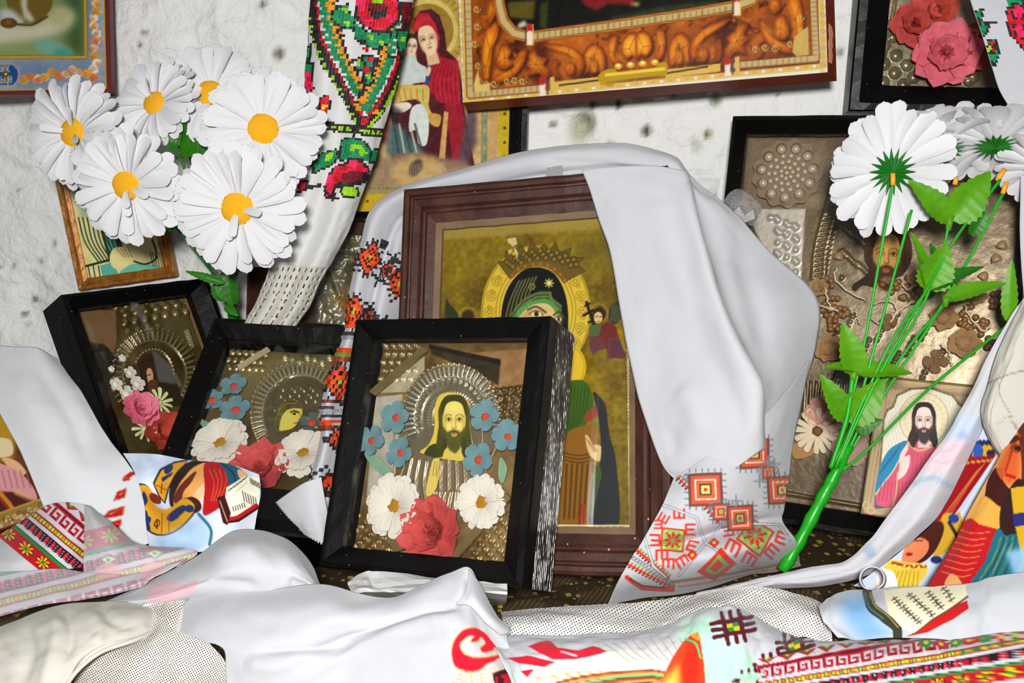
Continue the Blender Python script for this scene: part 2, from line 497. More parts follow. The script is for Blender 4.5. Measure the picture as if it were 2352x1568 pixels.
# ------------------------------------------------------------------ framed icons
ICON = {}
class Icon:
    def __init__(s, name, label, cat, p, group=None):
        s.p = p
        ICON[next(k for k in FIT if FIT[k] is p)] = s
        s.w, s.h, s.d = p[6:9]
        rot = Matrix.Rotation(p[3], 4, 'Z') @ Matrix.Rotation(-p[4], 4, 'X') @ Matrix.Rotation(p[5], 4, 'Y')
        s.M = Matrix.Translation(p[:3]) @ rot @ Matrix.Translation((0, 0, -s.h / 2))
        s.Mi = s.M.inverted()
        s.root = empty(name, s.M)
        tag(s.root, label, cat, group)
        s.o = np.array(s.Mi @ CAM)
        s.r3 = np.array(s.Mi.to_3x3())
    def loc(s, pts, off=0.0):          # measured points -> (x,z) in the plane 'off' behind the front face
        pts = np.asarray(pts, dtype=float).reshape(-1, 2)
        d = np.array(_fw)[None] + np.outer((pts[:, 0] - 1176) / FPX, [1, 0, 0]) - np.outer((pts[:, 1] - 784) / FPX, np.array(_up))
        d = d @ s.r3.T
        t = (off - s.o[1]) / d[:, 1]
        q = s.o + d * t[:, None]
        return q[:, [0, 2]]
    def xz(s, px, py, off=0.0):
        return s.loc([(px, py)], off)[0]
    def part(s, name, me, m, parent=None):
        return ob(name, me, m, parent or s.root, s.M)
    def rails(s, wid, profile, m, name='frame_rail', outer=None):
        """wid=(l,r,t,b); profile list of (a 0..1, y)"""
        l, r, t, b = wid
        x0, x1, z0, z1 = outer or (-s.w / 2, s.w / 2, 0, s.h)
        def corner(k, a):
            L, Rr, T, B = x0 + a * l, x1 - a * r, z1 - a * t, z0 + a * b
            return [(L, T), (Rr, T), (Rr, B), (L, B)][k % 4]
        n = len(profile); S = 14
        for k in range(4):
            v = []; f = []
            for e in range(S + 1):
                for a, y in profile:
                    c0, c1 = corner(k, a), corner(k + 1, a)
                    u = e / S
                    wob = math.sin(e * 1.9 + k * 2 + a * 3) * 0.00025 + math.sin(e * 4.1 + k) * 0.00015
                    v.append((c0[0] + (c1[0] - c0[0]) * u, y + (wob if 0 < a < 1 else 0), c0[1] + (c1[1] - c0[1]) * u + (wob if k % 2 == 0 else 0)))
            for e in range(S):
                for j in range(n):
                    j2 = (j + 1) % n
                    f.append((e * n + j, e * n + j2, (e + 1) * n + j2, (e + 1) * n + j))
            f.append(tuple(range(n))[::-1]); f.append(tuple(S * n + j for j in range(n)))
            s.part(name, mesh_py(name, v, f), m)
        s.op = (x0 + l, x1 - r, z0 + b, z1 - t)
    def case(s, y0, y1, m, inset=0.0, thick=0.008, name='case_side'):
        """four boards of the deep box behind the front moulding"""
        x0, x1, z0, z1 = -s.w / 2 + inset, s.w / 2 - inset, inset, s.h - inset
        for bx in ((x0, x0 + thick, z0, z1), (x1 - thick, x1, z0, z1), (x0 + thick, x1 - thick, z1 - thick, z1), (x0 + thick, x1 - thick, z0, z0 + thick)):
            s.part(name, box(bx[0], y0, bx[2], bx[1], y1, bx[3], name), m)
    def board(s, y0, y1, m, inset=0.004, name='backing_board'):
        return s.part(name, box(-s.w/2 + inset, y0, inset, s.w/2 - inset, y1, s.h - inset, name), m)
    def glass(s, y, grow=0.003, th=0.0015, m=None):
        x0, x1, z0, z1 = s.op
        return s.part('glass_pane', box(x0 - grow, y, z0 - grow, x1 + grow, y + th, z1 + grow, 'glass_pane'), m or M_GLASS)
    def art(s, off, res, bg, rect=None, cls=Art):
        x0, x1, z0, z1 = rect or s.op
        g = 0.002 if rect is None else 0
        if cls is Height:
            return Height(x0 - g, z0 - g, x1 + g, z1 + g, res, conv=lambda p: s.loc(p, off))
        return Art(x0 - g, z0 - g, x1 + g, z1 + g, res, bg, conv=lambda p: s.loc(p, off))
    def sheet(s, name, art, off, m, height=None, mask=None, parent=None, label=None):
        x = art.x0 + np.arange(art.nx) * art.res; z = art.y0 + np.arange(art.ny) * art.res
        X, Z = np.meshgrid(x, z)
        Y = np.full_like(X, off)
        if height is not None: Y = off - height
        keep = None
        if mask is not None:
            mm = mask.im[..., 0]
            keep = (mm[:-1, :-1] + mm[1:, 1:] + mm[1:, :-1] + mm[:-1, 1:]) / 4 > 127
        o = s.part(name, grid_mesh(name, np.stack([X, Y, Z], -1), art.im, keep), m, parent)
        if label: o['label'] = label
        return o

def slab(points, y0, y1, name='slab', cx=0):
    """thick outline piece: polygon in (x,z) between depths y0 (front) and y1"""
    n = len(points)
    v = [(p[0], y0, p[1]) for p in points] + [(p[0], y1, p[1]) for p in points]
    f = [tuple(range(n)), tuple(range(2 * n - 1, n - 1, -1))] + [(i, i + n, (i + 1) % n + n, (i + 1) % n) for i in range(n)]
    return mesh_py(name, v, f)

def tube(pts, rad, name='tube', n=8, cap=True):
    P = [Vector(p) for p in pts]
    rad = rad if isinstance(rad, (list, tuple, np.ndarray)) else [rad] * len(P)
    v, f = [], []
    T0 = (P[1] - P[0]).normalized()
    N = T0.orthogonal().normalized()
    for i, p in enumerate(P):
        T = (P[min(i + 1, len(P) - 1)] - P[max(i - 1, 0)]).normalized()
        N = (N - T * N.dot(T)).normalized()
        B = T.cross(N)
        for k in range(n):
            a = 2 * pi * k / n
            v.append(p + (N * cos(a) + B * sin(a)) * rad[i])
    for i in range(len(P) - 1):
        for k in range(n):
            f.append((i*n + k, i*n + (k+1) % n, (i+1)*n + (k+1) % n, (i+1)*n + k))
    if cap:
        f.append(tuple(range(n))[::-1]); f.append(tuple((len(P)-1)*n + k for k in range(n)))
    return mesh_py(name, v, f, True)

# ------------------------------------------------------------------ generic painted icon head
def face(a, cx, cy, hw, hh, rot=0, skin=(226, 190, 140), shade=(150, 98, 58), hair=(58, 34, 20), beard=True, longhair=True, eyes=(50, 35, 25), lip=(165, 80, 60), fade=1.0):
    c, s = cos(R(rot)), sin(R(rot))
    T = lambda P: [(cx + u*hw*c - v*hh*s, cy + u*hw*s + v*hh*c) for u, v in P]
    mir = lambda P: P + [(-u, v) for u, v in reversed(P) if u != 0]
    if longhair:
        a.poly(T(mir([(0, -1.32), (.75, -1.2), (1.22, -.6), (1.22, .2), (1.38, .9), (1.45, 1.5), (1.0, 1.75), (.6, 1.3)])), hair, fade, smooth=1)
        for k in (-1, 1):
            for q in (.92, 1.0, 1.07, 1.14, 1.21, 1.28):
                a.line(T([(k*.4*q, -1.15), (k*.95*q, -.6), (k*1.0*q, .3), (k*1.1*q, 1.3)]), tuple(np.array(hair)*1.8), hw*.03, .5*fade, smooth=1)
    a.poly(T([(-.5, .6), (.5, .6), (.62, 1.75), (-.62, 1.75)]), tuple((np.array(skin)*.75+np.array(shade)*.25)), fade)
    a.poly(T(mir([(0, -1.02), (.62, -.86), (.9, -.25), (.84, .35), (.55, .85), (0, 1.08)])), skin, fade, smooth=1)
    for k in (-1, 1):
        a.poly(T([(k*.92, -.5), (k*.62, -.1), (k*.66, .5), (k*.5, .9), (k*.9, .6)]), shade, .45*fade, smooth=1, soft=hw*.12)
    if beard:
        a.poly(T([(-.86, .25), (-.55, .5), (-.25, .42), (0, .38), (.25, .42), (.55, .5), (.86, .25), (.75, .9), (.4, 1.35), (0.08, 1.55), (-.08, 1.5), (-.4, 1.35), (-.75, .9)]), tuple(np.array(hair)*1.15), .9*fade, smooth=1, soft=hw*.04)
        a.poly(T([(-.22, .56), (.22, .56), (.16, .72), (-.16, .72)]), tuple((np.array(skin)*.55+np.array(shade)*.45)), .8*fade, smooth=1)
    for k in (-1, 1):
        a.ell(*T([(k*.42, -.12)])[0], hw*.27, hh*.13, shade, .55*fade, rot, soft=hw*.05)
        a.ell(*T([(k*.42, -.1)])[0], hw*.2, hh*.07, tuple(np.minimum(np.array(skin)*1.12, 255)), fade, rot)
        a.ell(*T([(k*.42, -.1)])[0], hw*.09, hh*.075, eyes, fade, rot)
        a.line(T([(k*.64, -.08), (k*.42, -.185), (k*.2, -.07)]), tuple(np.array(hair)*.8), hw*.05, .9*fade, smooth=1)
        a.line(T([(k*.60, -.01), (k*.42, .0), (k*.24, -.03)]), shade, hw*.04, .6*fade, smooth=1)
        a.line(T([(k*.74, -.24), (k*.48, -.36), (k*.2, -.3)]), tuple(np.array(hair)*.5 + np.array(shade)*.5), hw*.075, .75*fade, smooth=1)
        a.ell(*T([(k*.46, .22)])[0], hw*.2, hh*.12, tuple(np.minimum(np.array(skin)*1.08, 255)), .5*fade, rot, soft=hw*.1)
        a.line(T([(k*.2, -.3), (k*.16, -.05), (k*.18, .22)]), shade, hw*.05, .35*fade, smooth=1)
    a.line(T([(.1, -.28), (.11, .12), (.17, .26)]), shade, hw*.07, .7*fade, smooth=1)
    a.line(T([(-.17, .28), (0, .33), (.17, .28)]), shade, hw*.08, .9*fade, smooth=1)
    a.ell(*T([(0, -.7)])[0], hw*.4, hh*.16, tuple(np.minimum(np.array(skin)*1.08, 255)), .5*fade, rot, soft=hw*.14)
    a.line(T([(-.2, .53), (-.07, .505), (0, .52), (.07, .505), (.2, .53)]), tuple(np.array(lip)*.7), hw*.05, fade, smooth=1)
    a.line(T([(-.13, .57), (0, .59), (.13, .57)]), lip, hw*.08, .85*fade, smooth=1)
    if longhair:
        a.poly(T(mir([(0, -1.3), (.8, -1.15), (1.0, -.4), (.88, -.35), (.6, -.85), (0, -1.0)])), hair, fade, smooth=1)

# ------------------------------------------------------------------ flowers: shared petal shapes
PETALS = {}
def petal_mesh(kind, var=0):
    key = (kind, var)
    if key in PETALS: return PETALS[key]
    rng = np.random.default_rng(hash(key) % 1000 if False else (len(PETALS) * 7 + 3))
    nu, nv = (14, 6) if kind == 'daisy' else (8, 4)
    V = np.zeros((nv + 1, nu + 1, 3))
    bend = rng.uniform(-0.10, 0.10); droop = rng.uniform(-0.02, 0.12); twist = rng.uniform(-0.35, 0.35)
    for i in range(nu + 1):
        u = 1 - (1 - i / nu) ** 1.7
        for j in range(nv + 1):
            s = j / nv * 2 - 1
            if kind == 'daisy':
                w = 0.118 * (0.42 + 0.58 * math.sin(min(u * 1.25, 1) * pi / 2)) * math.sqrt(max(0, 1 - max(0, (u - 0.86) / 0.1405) ** 2))
                x, y = 0.16 + 0.84 * u - 0.012 * s * s * (u > 0.9), s * w + bend * u * u * 0.3
                z = 0.075 * math.sin(u * 2.0) - droop * u * u + (abs(s) ** 2) * 0.03 * math.sin(u * pi) + 0.008 * math.cos(s * 7.5) * math.sin(pi * min(u * 1.1, 1)) + twist * s * w * u
            elif kind == 'five':
                w = 0.44 * math.sin(min(1, 0.16 + u * 1.1) * pi / 2) * math.sqrt(max(0, 1 - max(0, (u - 0.62) / 0.385) ** 2.2))
                x, y = 0.08 + 0.92 * u - 0.1 * (1 - abs(s)) * max(0, u - 0.8) * 4 * 0.3, s * w
                z = 0.12 * math.sin(u * 2.4) + 0.10 * s * s * u + 0.04 * var
            elif kind == 'paper':
                w = 0.20 * (0.35 + 0.65 * u) * math.sqrt(max(0, 1 - max(0, (u - 0.82) / 0.185) ** 2))
                x, y = 0.18 + 0.82 * u - 0.05 * math.cos(s * 6) * max(0, u - .75), s * w
                z = 0.10 * math.sin(u * 2.6) + 0.02 * math.cos(s * 5) + 0.03 * var
            else:                       # ruffled carnation petal
                w = 0.42 * (0.2 + 0.8 * u)
                x = 0.05 + 0.95 * u + 0.07 * math.cos(s * 9 + var) * u * u - 0.25 * s * s * u
                y = s * w
                z = 0.30 * u * (0.4 + 0.6 * u) + 0.10 * math.sin(s * 6 + var * 2) * u + rng.uniform(-0.03, 0.03)
            V[j, i] = (x, y, z)
    me = grid_mesh(kind + '_petal', V)
    PETALS[key] = me
    return me
def mat_slot(me, m):
    k = me.copy(); k.materials.clear(); k.materials.append(m)
    return k
PM = {}
def petal(kind, var, m):
    k = (kind, var, m.name)
    if k not in PM:
        PM[k] = mat_slot(petal_mesh(kind, var), m)
    return PM[k]
DOME = {}
def dome_mesh(m, flat=0.45, n=20, rings=7, bumpy=0.03):
    k = (m.name, flat, bumpy)
    if k in DOME: return DOME[k]
    v = [(0, 0, flat)]; f = []
    for r in range(1, rings + 1):
        a = r / rings * pi / 2
        for i in range(n):
            t = 2 * pi * i / n
            j = 1 + random.uniform(-bumpy, bumpy)
            v.append((math.sin(a) * cos(t) * j, math.sin(a) * sin(t) * j, cos(a) * flat * j))
    for i in range(n): f.append((0, 1 + i, 1 + (i + 1) % n))
    for r in range(rings - 1):
        for i in range(n):
            a, b = 1 + r * n + i, 1 + r * n + (i + 1) % n
            f.append((a, a + n, b + n, b))
    v.append((0, 0, -0.15)); c = len(v) - 1
    for i in range(n): f.append((c, 1 + (rings-1)*n + (i+1) % n, 1 + (rings-1)*n + i))
    me = mesh_py('flower_centre', v, f, True); me.materials.append(m)
    DOME[k] = me
    return me

def paper_flower(icon, px, py, r, off, kind, pm, cm, n=5, layers=1, rc=0.28, name='paper_flower', label=None, rot=0, tilt=0.0, lift=0.0):
    """flower fixed inside a glazed icon: centre mesh with petals as its children"""
    x, z = icon.xz(px, py, off)
    e = icon.loc([(px, py), (px + r, py), (px, py + r)], off)
    sc = 0.5 * (np.hypot(*(e[1] - e[0])) + np.hypot(*(e[2] - e[0])))
    F = icon.M @ Matrix.Translation((x, off, z)) @ Matrix.Rotation(pi / 2, 4, 'X') @ Matrix.Rotation(rot, 4, 'Z') @ Matrix.Rotation(tilt, 4, 'X')
    c = ob(name, dome_mesh(cm, 0.5, bumpy=0.15), None, icon.root, F @ Matrix.Translation((0, 0, sc * 0.06 + lift)) @ Matrix.Scale(sc * rc, 4))
    if label: c['label'] = label
    for L in range(layers):
        for i in range(n):
            a = 2 * pi * (i + 0.5 * L) / n + random.uniform(-0.06, 0.06)
            s = sc * random.uniform(0.93, 1.05) * (1 - 0.12 * L if kind != 'carnation' else 1 - 0.24 * L)
            el = (-0.05 - 0.16 * L if kind != 'carnation' else -0.15 - 0.42 * L) + random.uniform(-0.06, 0.06)
            m = F @ Matrix.Rotation(a, 4, 'Z') @ Matrix.Rotation(el, 4, 'Y') @ Matrix.Rotation(random.uniform(-.12, .12), 4, 'X') @ Matrix.Translation((0, 0, sc * 0.04 * L)) @ Matrix.Scale(s, 4)
            ob('petal', petal(kind, random.randrange(3), pm), None, c, m)
    return c

M_BLUEPAPER = mat('teal_paper', (112, 146, 146), rough=0.8, noise=(90, .9, (78, 120, 130)))
M_REDKNOT = mat('vermilion_knot', (236, 70, 34), rough=0.8, bump=(900, .6, .001))
M_WHITEPAPER = mat('waxed_white_paper', (224, 219, 209), rough=0.7, noise=(70, .7, (208, 198, 180)))
M_YCENTRE = mat('ochre_centre', (226, 160, 14), rough=0.9, bump=(1200, .8, .001))
M_CORAL = mat('coral_paper', (206, 84, 78), rough=0.75, noise=(110, .9, (176, 48, 46)))
M_CORALDARK = mat('deep_coral_paper', (206, 48, 56), rough=0.7)
M_PINK = mat('pink_paper', (222, 100, 132), rough=0.7, noise=(80, .8, (236, 134, 156)))
M_ROSE = mat('magenta_paper', (214, 64, 104), rough=0.7)
M_ORANGERED = mat('orange_red_paper', (196, 76, 50), rough=0.75, noise=(80, .8, (170, 56, 40)))
M_PALEGREEN = mat('pale_green_paper', (216, 222, 160), rough=0.7)
M_MINTLEAF = mat('mint_leaf_paper', (138, 170, 138), rough=0.7, noise=(80, .8, (104, 146, 120)))
M_WAX = mat('brown_wax', (150, 104, 56), rough=0.35, spec=0.6, noise=(60, .8, (112, 76, 38)))
M_WAXPALE = mat('pale_wax', (186, 150, 104), rough=0.3, spec=0.6, noise=(60, .8, (150, 112, 70)))
M_FOILB = mat('aged_brass_foil', attr=True, rough=0.34, metal=0.42, spec=0.7, bump=(140, 0.3, 0.0012))
M_STRIP = mat('tarnished_brass_strip', (120, 98, 52), rough=0.4, metal=0.6, noise=(60, .8, (168, 146, 96)))
M_GRAIN = None
def grain_mat():
    m = mat('black_wavy_grain_wood', (16, 14, 14), rough=0.3, spec=1.0)
    nt = m.node_tree; b = nt.nodes['Principled BSDF']
    tc = nt.nodes.new('ShaderNodeTexCoord')
    w = nt.nodes.new('ShaderNodeTexWave'); w.bands_direction = 'Y'; w.inputs['Scale'].default_value = 95
    w.inputs['Distortion'].default_value = 9; w.inputs['Detail'].default_value = 3; w.inputs['Detail Scale'].default_value = 0.8
    mp = nt.nodes.new('ShaderNodeMapping'); mp.inputs['Scale'].default_value = (1, 1, 0.35)
    nt.links.new(tc.outputs['Object'], mp.inputs[0]); nt.links.new(mp.outputs[0], w.inputs['Vector'])
    u = nt.nodes.new('ShaderNodeBump'); u.inputs['Strength'].default_value = 1.0; u.inputs['Distance'].default_value = 0.0028
    nt.links.new(w.outputs['Fac'], u.inputs['Height']); nt.links.new(u.outputs[0], b.inputs['Normal'])
    return m
M_GRAIN = grain_mat()

FIT = {
'J': [-0.05684, -0.30854, 0.12617, -0.44602, 0.4144, -0.0747, 0.16135, 0.18729, 0.0515],
'I': [0.01125, -0.2347, 0.16696, -0.31855, 0.34055, -0.08926, 0.22326, 0.31435, 0.03],
'H': [-0.20751, -0.18832, 0.11605, -0.06454, 0.84512, 0.05646, 0.15069, 0.21248, 0.049],
'G': [-0.31435, -0.08555, 0.11983, 0.90581, 0.46271, -0.02906, 0.15361, 0.21094, 0.04081],
'F': [0.29136, -0.16484, 0.1936, -0.43894, 0.22266, 0.01912, 0.24693, 0.35706, 0.0445],
'E': [0.38174, -0.10917, 0.44596, -0.19972, 0.03109, 0.04261, 0.16236, 0.15265, 0.04],
'D': [0.10599, -0.0984, 0.49318, -0.19978, 0.11225, -0.06422, 0.3153, 0.20575, 0.02156],
'C': [-0.08262, -0.03740, 0.41605, -0.08513, 0.10856, 0.01819, 0.19669, 0.28591, 0.02],
'A': [-0.49555, 0.00665, 0.5125, 0.05948, 0.19221, -0.0259, 0.20629, 0.24193, 0.012],
'B': [-0.41059, 0.03304, 0.26708, -0.07286, -0.00817, -0.14511, 0.10595, 0.12318, 0.012],
'K': [0.33222, -0.21820, 0.09602, -0.4969, 0.43592, 0.01576, 0.08107, 0.11744, 0.0058],
'M': [-0.42766, -0.21152, 0.08966, 0.11344, 0.6059, -0.34498, 0.0903, 0.12998, 0.012],
'L2': [-0.14232, -0.03983, 0.19346, -0.12639, 0.24691, -0.02181, 0.1318, 0.17222, 0.03],
'L1': [-0.23993, -0.01789, 0.16623, -0.14751, 0.22214, -0.02187, 0.05485, 0.12551, 0.03]}

BEVEL = [(0, .016), (0, .0018), (.05, .0003), (.28, 0), (.36, .0012), (1, .0095), (1, .016)]
def widths(icon, tl, br, off=.0095):
    a = icon.xz(*tl, off); b = icon.xz(*br, off)
    return (a[0] + icon.w/2, icon.w/2 - b[0], icon.h - a[1], b[1])

def emboss_dots(h, p0, p1, p2, nu, nv, r, hh):
    """grid of bosses over the parallelogram p0,p1,p2"""
    p0, p1, p2 = map(np.array, (p0, p1, p2))
    for i in range(nu):
        for j in range(nv):
            q = p0 + (p1 - p0) * ((i + 0.5 * (j % 2)) / nu) + (p2 - p0) * (j / nv)
            h.dome(q[0], q[1], r, hh)
def halo_relief(h, a, cx, cy, rx, ry, a0, a1, n, w=0.22, hh=.0022, rot=0, lit=(176, 166, 138), base=(120, 108, 80)):
    """rayed halo pressed in foil: two rims and n radial bars"""
    c, s = cos(R(rot)), sin(R(rot))
    P = lambda k, f: (cx + rx*f*cos(k)*c - ry*f*sin(k)*s, cy + rx*f*cos(k)*s + ry*f*sin(k)*c)
    ts = np.radians(np.linspace(a0, a1, n))
    a.line([P(k, 1 - w/2) for k in ts], base, rx * w, .7)
    for k in ts:
        h.ridge([P(k, 1 - w * .9), P(k, 1.0)], rx * 0.07, hh)
        a.line([P(k, 1 - w * .8), P(k, .97)], lit, rx * 0.05, .8)
        h.dome(*P(k, 1.05), rx * 0.05, hh * 1.1)
        a.ell(*P(k, 1.05), rx*.035, rx*.035, lit, .7)
    for f in (1 - w, ):
        h.ridge([P(k, f) for k in ts], rx * 0.04, hh * .8)
        a.line([P(k, f) for k in ts], lit, rx * 0.03, .8)

# ---- J: front black icon with blue paper flowers
def build_J():
    I = Icon('glazed_icon', 'black framed glazed icon with six teal paper flowers, frontmost of the icons', 'icon', FIT['J'])
    I.rails(widths(I, (855, 778), (1158, 1290)), BEVEL, M_BLACK)
    x0, x1, z0, z1 = -I.w/2, I.w/2, 0, I.h
    t = .007; y0, y1 = .0165, I.d
    I.part('case_side', box(x1 - t, y0, z0, x1, y1, z1, 'case_side'), M_GRAIN)['label'] = 'black board with wavy raised grain'
    for bx in ((x0, x0 + t, z0, z1), (x0 + t, x1 - t, z1 - t, z1), (x0 + t, x1 - t, z0, z0 + t)):
        I.part('case_side', box(bx[0], y0, bx[2], bx[1], y1, bx[3], 'case_side'), M_BLACK)
    I.part('backing_board', box(x0 + t, y1 - .006, t, x1 - t, y1 - .001, I.h - t, 'backing_board'), M_CARD)
    off = .030
    a = I.art(off, .0007, (132, 104, 56)); h = I.art(off, .0007, None, cls=Height)
    a.noise(26, 30, 3, 3)
    a.poly([(1000, 815), (1230, 800), (1230, 890), (1135, 890), (1140, 850)], (176, 130, 80)); a.noise(8, 8, 4, 2)
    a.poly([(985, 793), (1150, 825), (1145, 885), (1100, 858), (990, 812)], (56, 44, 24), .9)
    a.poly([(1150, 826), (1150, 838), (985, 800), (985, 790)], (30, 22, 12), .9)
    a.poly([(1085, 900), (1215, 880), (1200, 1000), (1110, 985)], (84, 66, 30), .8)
    a.poly([(852, 780), (985, 790), (860, 905), (845, 900)], (112, 94, 48))
    a.poly([(975, 815), (975, 850), (935, 900), (870, 902)], (206, 196, 158))
    a.poly([(862, 912), (925, 905), (905, 1120), (842, 1140)], (212, 206, 184)); a.noise(10, 12, 6, 3)
    a.poly([(925, 905), (945, 905), (930, 935), (910, 930)], (206, 160, 60), .7, soft=6)
    emboss_dots(h, (865, 792), (968, 792), (852, 890), 6, 5, 7, .0020)
    for j in range(6):
        for i in range(6 - j):
            cx, cy = 872 + i*18 - j*3, 798 + j*18
            a.ell(cx, cy, 5, 5, (186, 168, 116), .8)
    emboss_dots(h, (1110, 900), (1205, 890), (1100, 985), 6, 5, 7, .0022)
    for j in range(5):
        for i in range(5): a.ell(1112 + i*20 - j*2, 902 + j*17, 3.5, 5, (176, 156, 104), .7)
    emboss_dots(h, (800, 1165), (920, 1270), (790, 1255), 6, 5, 7, .0022)
    emboss_dots(h, (1075, 1290), (1160, 1170), (1160, 1295), 6, 5, 7, .0022)
    for q in range(22):
        a.ell(805 + (q % 6)*17 + (q//6)*4, 1180 + (q//6)*22 + (q % 6)*8, 4.5, 4.5, (190, 166, 96), .7)
        a.ell(1085 + (q % 5)*17, 1195 + (q//5)*22, 4.5, 4.5, (178, 160, 100), .7)
    # halo arch
    a.ell(1038, 965, 112, 122, (128, 118, 92)); a.noise(7, 10, 9, 2)
    halo_relief(h, a, 1038, 960, 106, 118, 160, 368, 34, .2, .0026, lit=(206, 200, 178), base=(104, 94, 70))
    for f, n in ((.70, 22), (.46, 34)):
        for k in np.radians(np.linspace(165, 372, n)):
            p, q = (1038 + 106*f*cos(k), 962 + 118*f*sin(k)), (1038 + 106*(f+.09)*cos(k), 962 + 118*(f+.09)*sin(k))
            h.ridge([p, q], 4 if f < .6 else 8, .0013); a.line([p, q], (186, 180, 156), 2.4 if f < .6 else 2, .7)
        h.ridge([(1038 + 106*(f-.03)*cos(k), 962 + 118*(f-.03)*sin(k)) for k in np.radians(np.linspace(165, 372, 40))], 4, .0012)
    # pressed garment
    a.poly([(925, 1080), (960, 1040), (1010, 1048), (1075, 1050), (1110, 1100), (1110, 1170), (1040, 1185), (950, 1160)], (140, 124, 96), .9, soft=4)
    for k in range(9):
        p = [(945 + k*17, 1052 + 4*k % 9), (935 + k*19, 1110), (950 + k*16, 1170)]
        h.ridge(p, 6, .0014, smooth=1); a.line(p, (178, 164, 134), 3, .6, smooth=1)
    for k in range(8):
        h.ridge([(1000 + k*12, 1130), (985 + k*14, 1170)], 6, .0018); a.line([(1000 + k*12, 1130), (985 + k*14, 1170)], (190, 180, 150), 3, .6)
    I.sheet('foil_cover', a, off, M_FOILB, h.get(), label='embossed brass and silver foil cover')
    # face and hand print
    po = off - .0035
    b = I.art(po, .00045, (206, 174, 60), rect=(*sorted((I.xz(965, 900, po)[0], I.xz(1100, 900, po)[0])), I.xz(1030, 1180, po)[1], I.xz(1030, 898, po)[1]))
    k = Art(b.x0, b.y0, b.x0 + (b.nx-1)*b.res, b.y0 + (b.ny-1)*b.res, b.res, (0, 0, 0), b.conv)
    for A, c in ((b, (214, 186, 66)), (k, (255, 255, 255))):
        A.poly([(1012, 906), (1050, 903), (1076, 925), (1080, 985), (1090, 1040), (1080, 1052), (1055, 1058), (1000, 1050), (972, 1042), (965, 1036), (985, 1020), (998, 985), (998, 940)], c, smooth=1)
    b.poly([(975, 1046), (985, 1025), (1005, 1020), (1010, 1050)], (52, 62, 20), smooth=1); b.poly([(1060, 1030), (1085, 1022), (1092, 1050), (1070, 1055)], (52, 62, 20), smooth=1)
    face(b, 1043, 968, 29, 47, 0, (226, 206, 108), (160, 124, 44), (58, 60, 18), eyes=(44, 40, 16), lip=(150, 84, 40))
    for A, c in ((b, (214, 190, 92)), (k, (255, 255, 255))):
        A.poly([(995, 1055), (1008, 1052), (1010, 1070), (1008, 1095), (1000, 1125), (985, 1140), (978, 1130), (984, 1095), (990, 1070)], c, smooth=1)
    for p in ([(998, 1060), (994, 1092)], [(1004, 1060), (1001, 1090)], [(1009, 1068), (1003, 1096)]): b.line(p, (140, 100, 40), 1.6)
    I.sheet('printed_figure', b, po, M_PRINT, mask=k, label='printed bearded face and raised hand')
    # folded strips
    for p, w in (([(972, 797), (984, 806), (862, 908), (850, 900)], 0), ([(1165, 1132), (1176, 1145), (1050, 1287), (1030, 1280)], 0), ([(880, 1215), (893, 1212), (930, 1262), (910, 1268)], 0)):
        q = I.loc(p, .022); I.part('foil_strip', slab(q, .0195, .0225, 'foil_strip'), M_STRIP)
    for (px, py), r in zip([(911, 960), (855, 1013), (922, 1040), (1115, 957), (1168, 1003), (1100, 1056)], [36, 34, 35, 36, 37, 38]):
        paper_flower(I, px, py, r, .0215, 'five', M_BLUEPAPER, M_REDKNOT, 5, 1, .24, rot=random.random()*6, label='teal five petalled flower with red knot')
    paper_flower(I, 910, 1162, 71, .0215, 'paper', M_WHITEPAPER, M_YCENTRE, 17, 2, .25, label='white paper daisy with ochre centre')
    paper_flower(I, 1108, 1153, 62, .0225, 'paper', M_WHITEPAPER, M_YCENTRE, 17, 2, .27, label='white paper daisy with ochre centre')
    paper_flower(I, 1000, 1222, 80, .0235, 'carnation', M_CORAL, M_CORALDARK, 9, 4, .12, label='coral paper carnation')
    for pts in ([(1108, 985), (1110, 1075), (1100, 1130)], [(1112, 1090), (1140, 1025)], [(905, 990), (900, 1100)], [(930, 1065), (915, 1110)]):
        q = [(*I.loc([p], .0245)[0],) for p in pts]
        I.part('twisted_stem', tube([(u, .0245, v) for u, v in q], .0006, 'twisted_stem', 6), mat('straw_twine', (172, 158, 116), rough=.8))
    for L in ([(838, 1040), (870, 1050), (905, 1088), (895, 1098), (855, 1070)], [(1150, 1050), (1165, 1075), (1155, 1110), (1145, 1090)]):
        I.part('paper_leaf', slab(crom(I.loc(L, .023), 30, True), .0225, .0232, 'paper_leaf'), M_MINTLEAF)
    I.glass(.0105)
build_J()

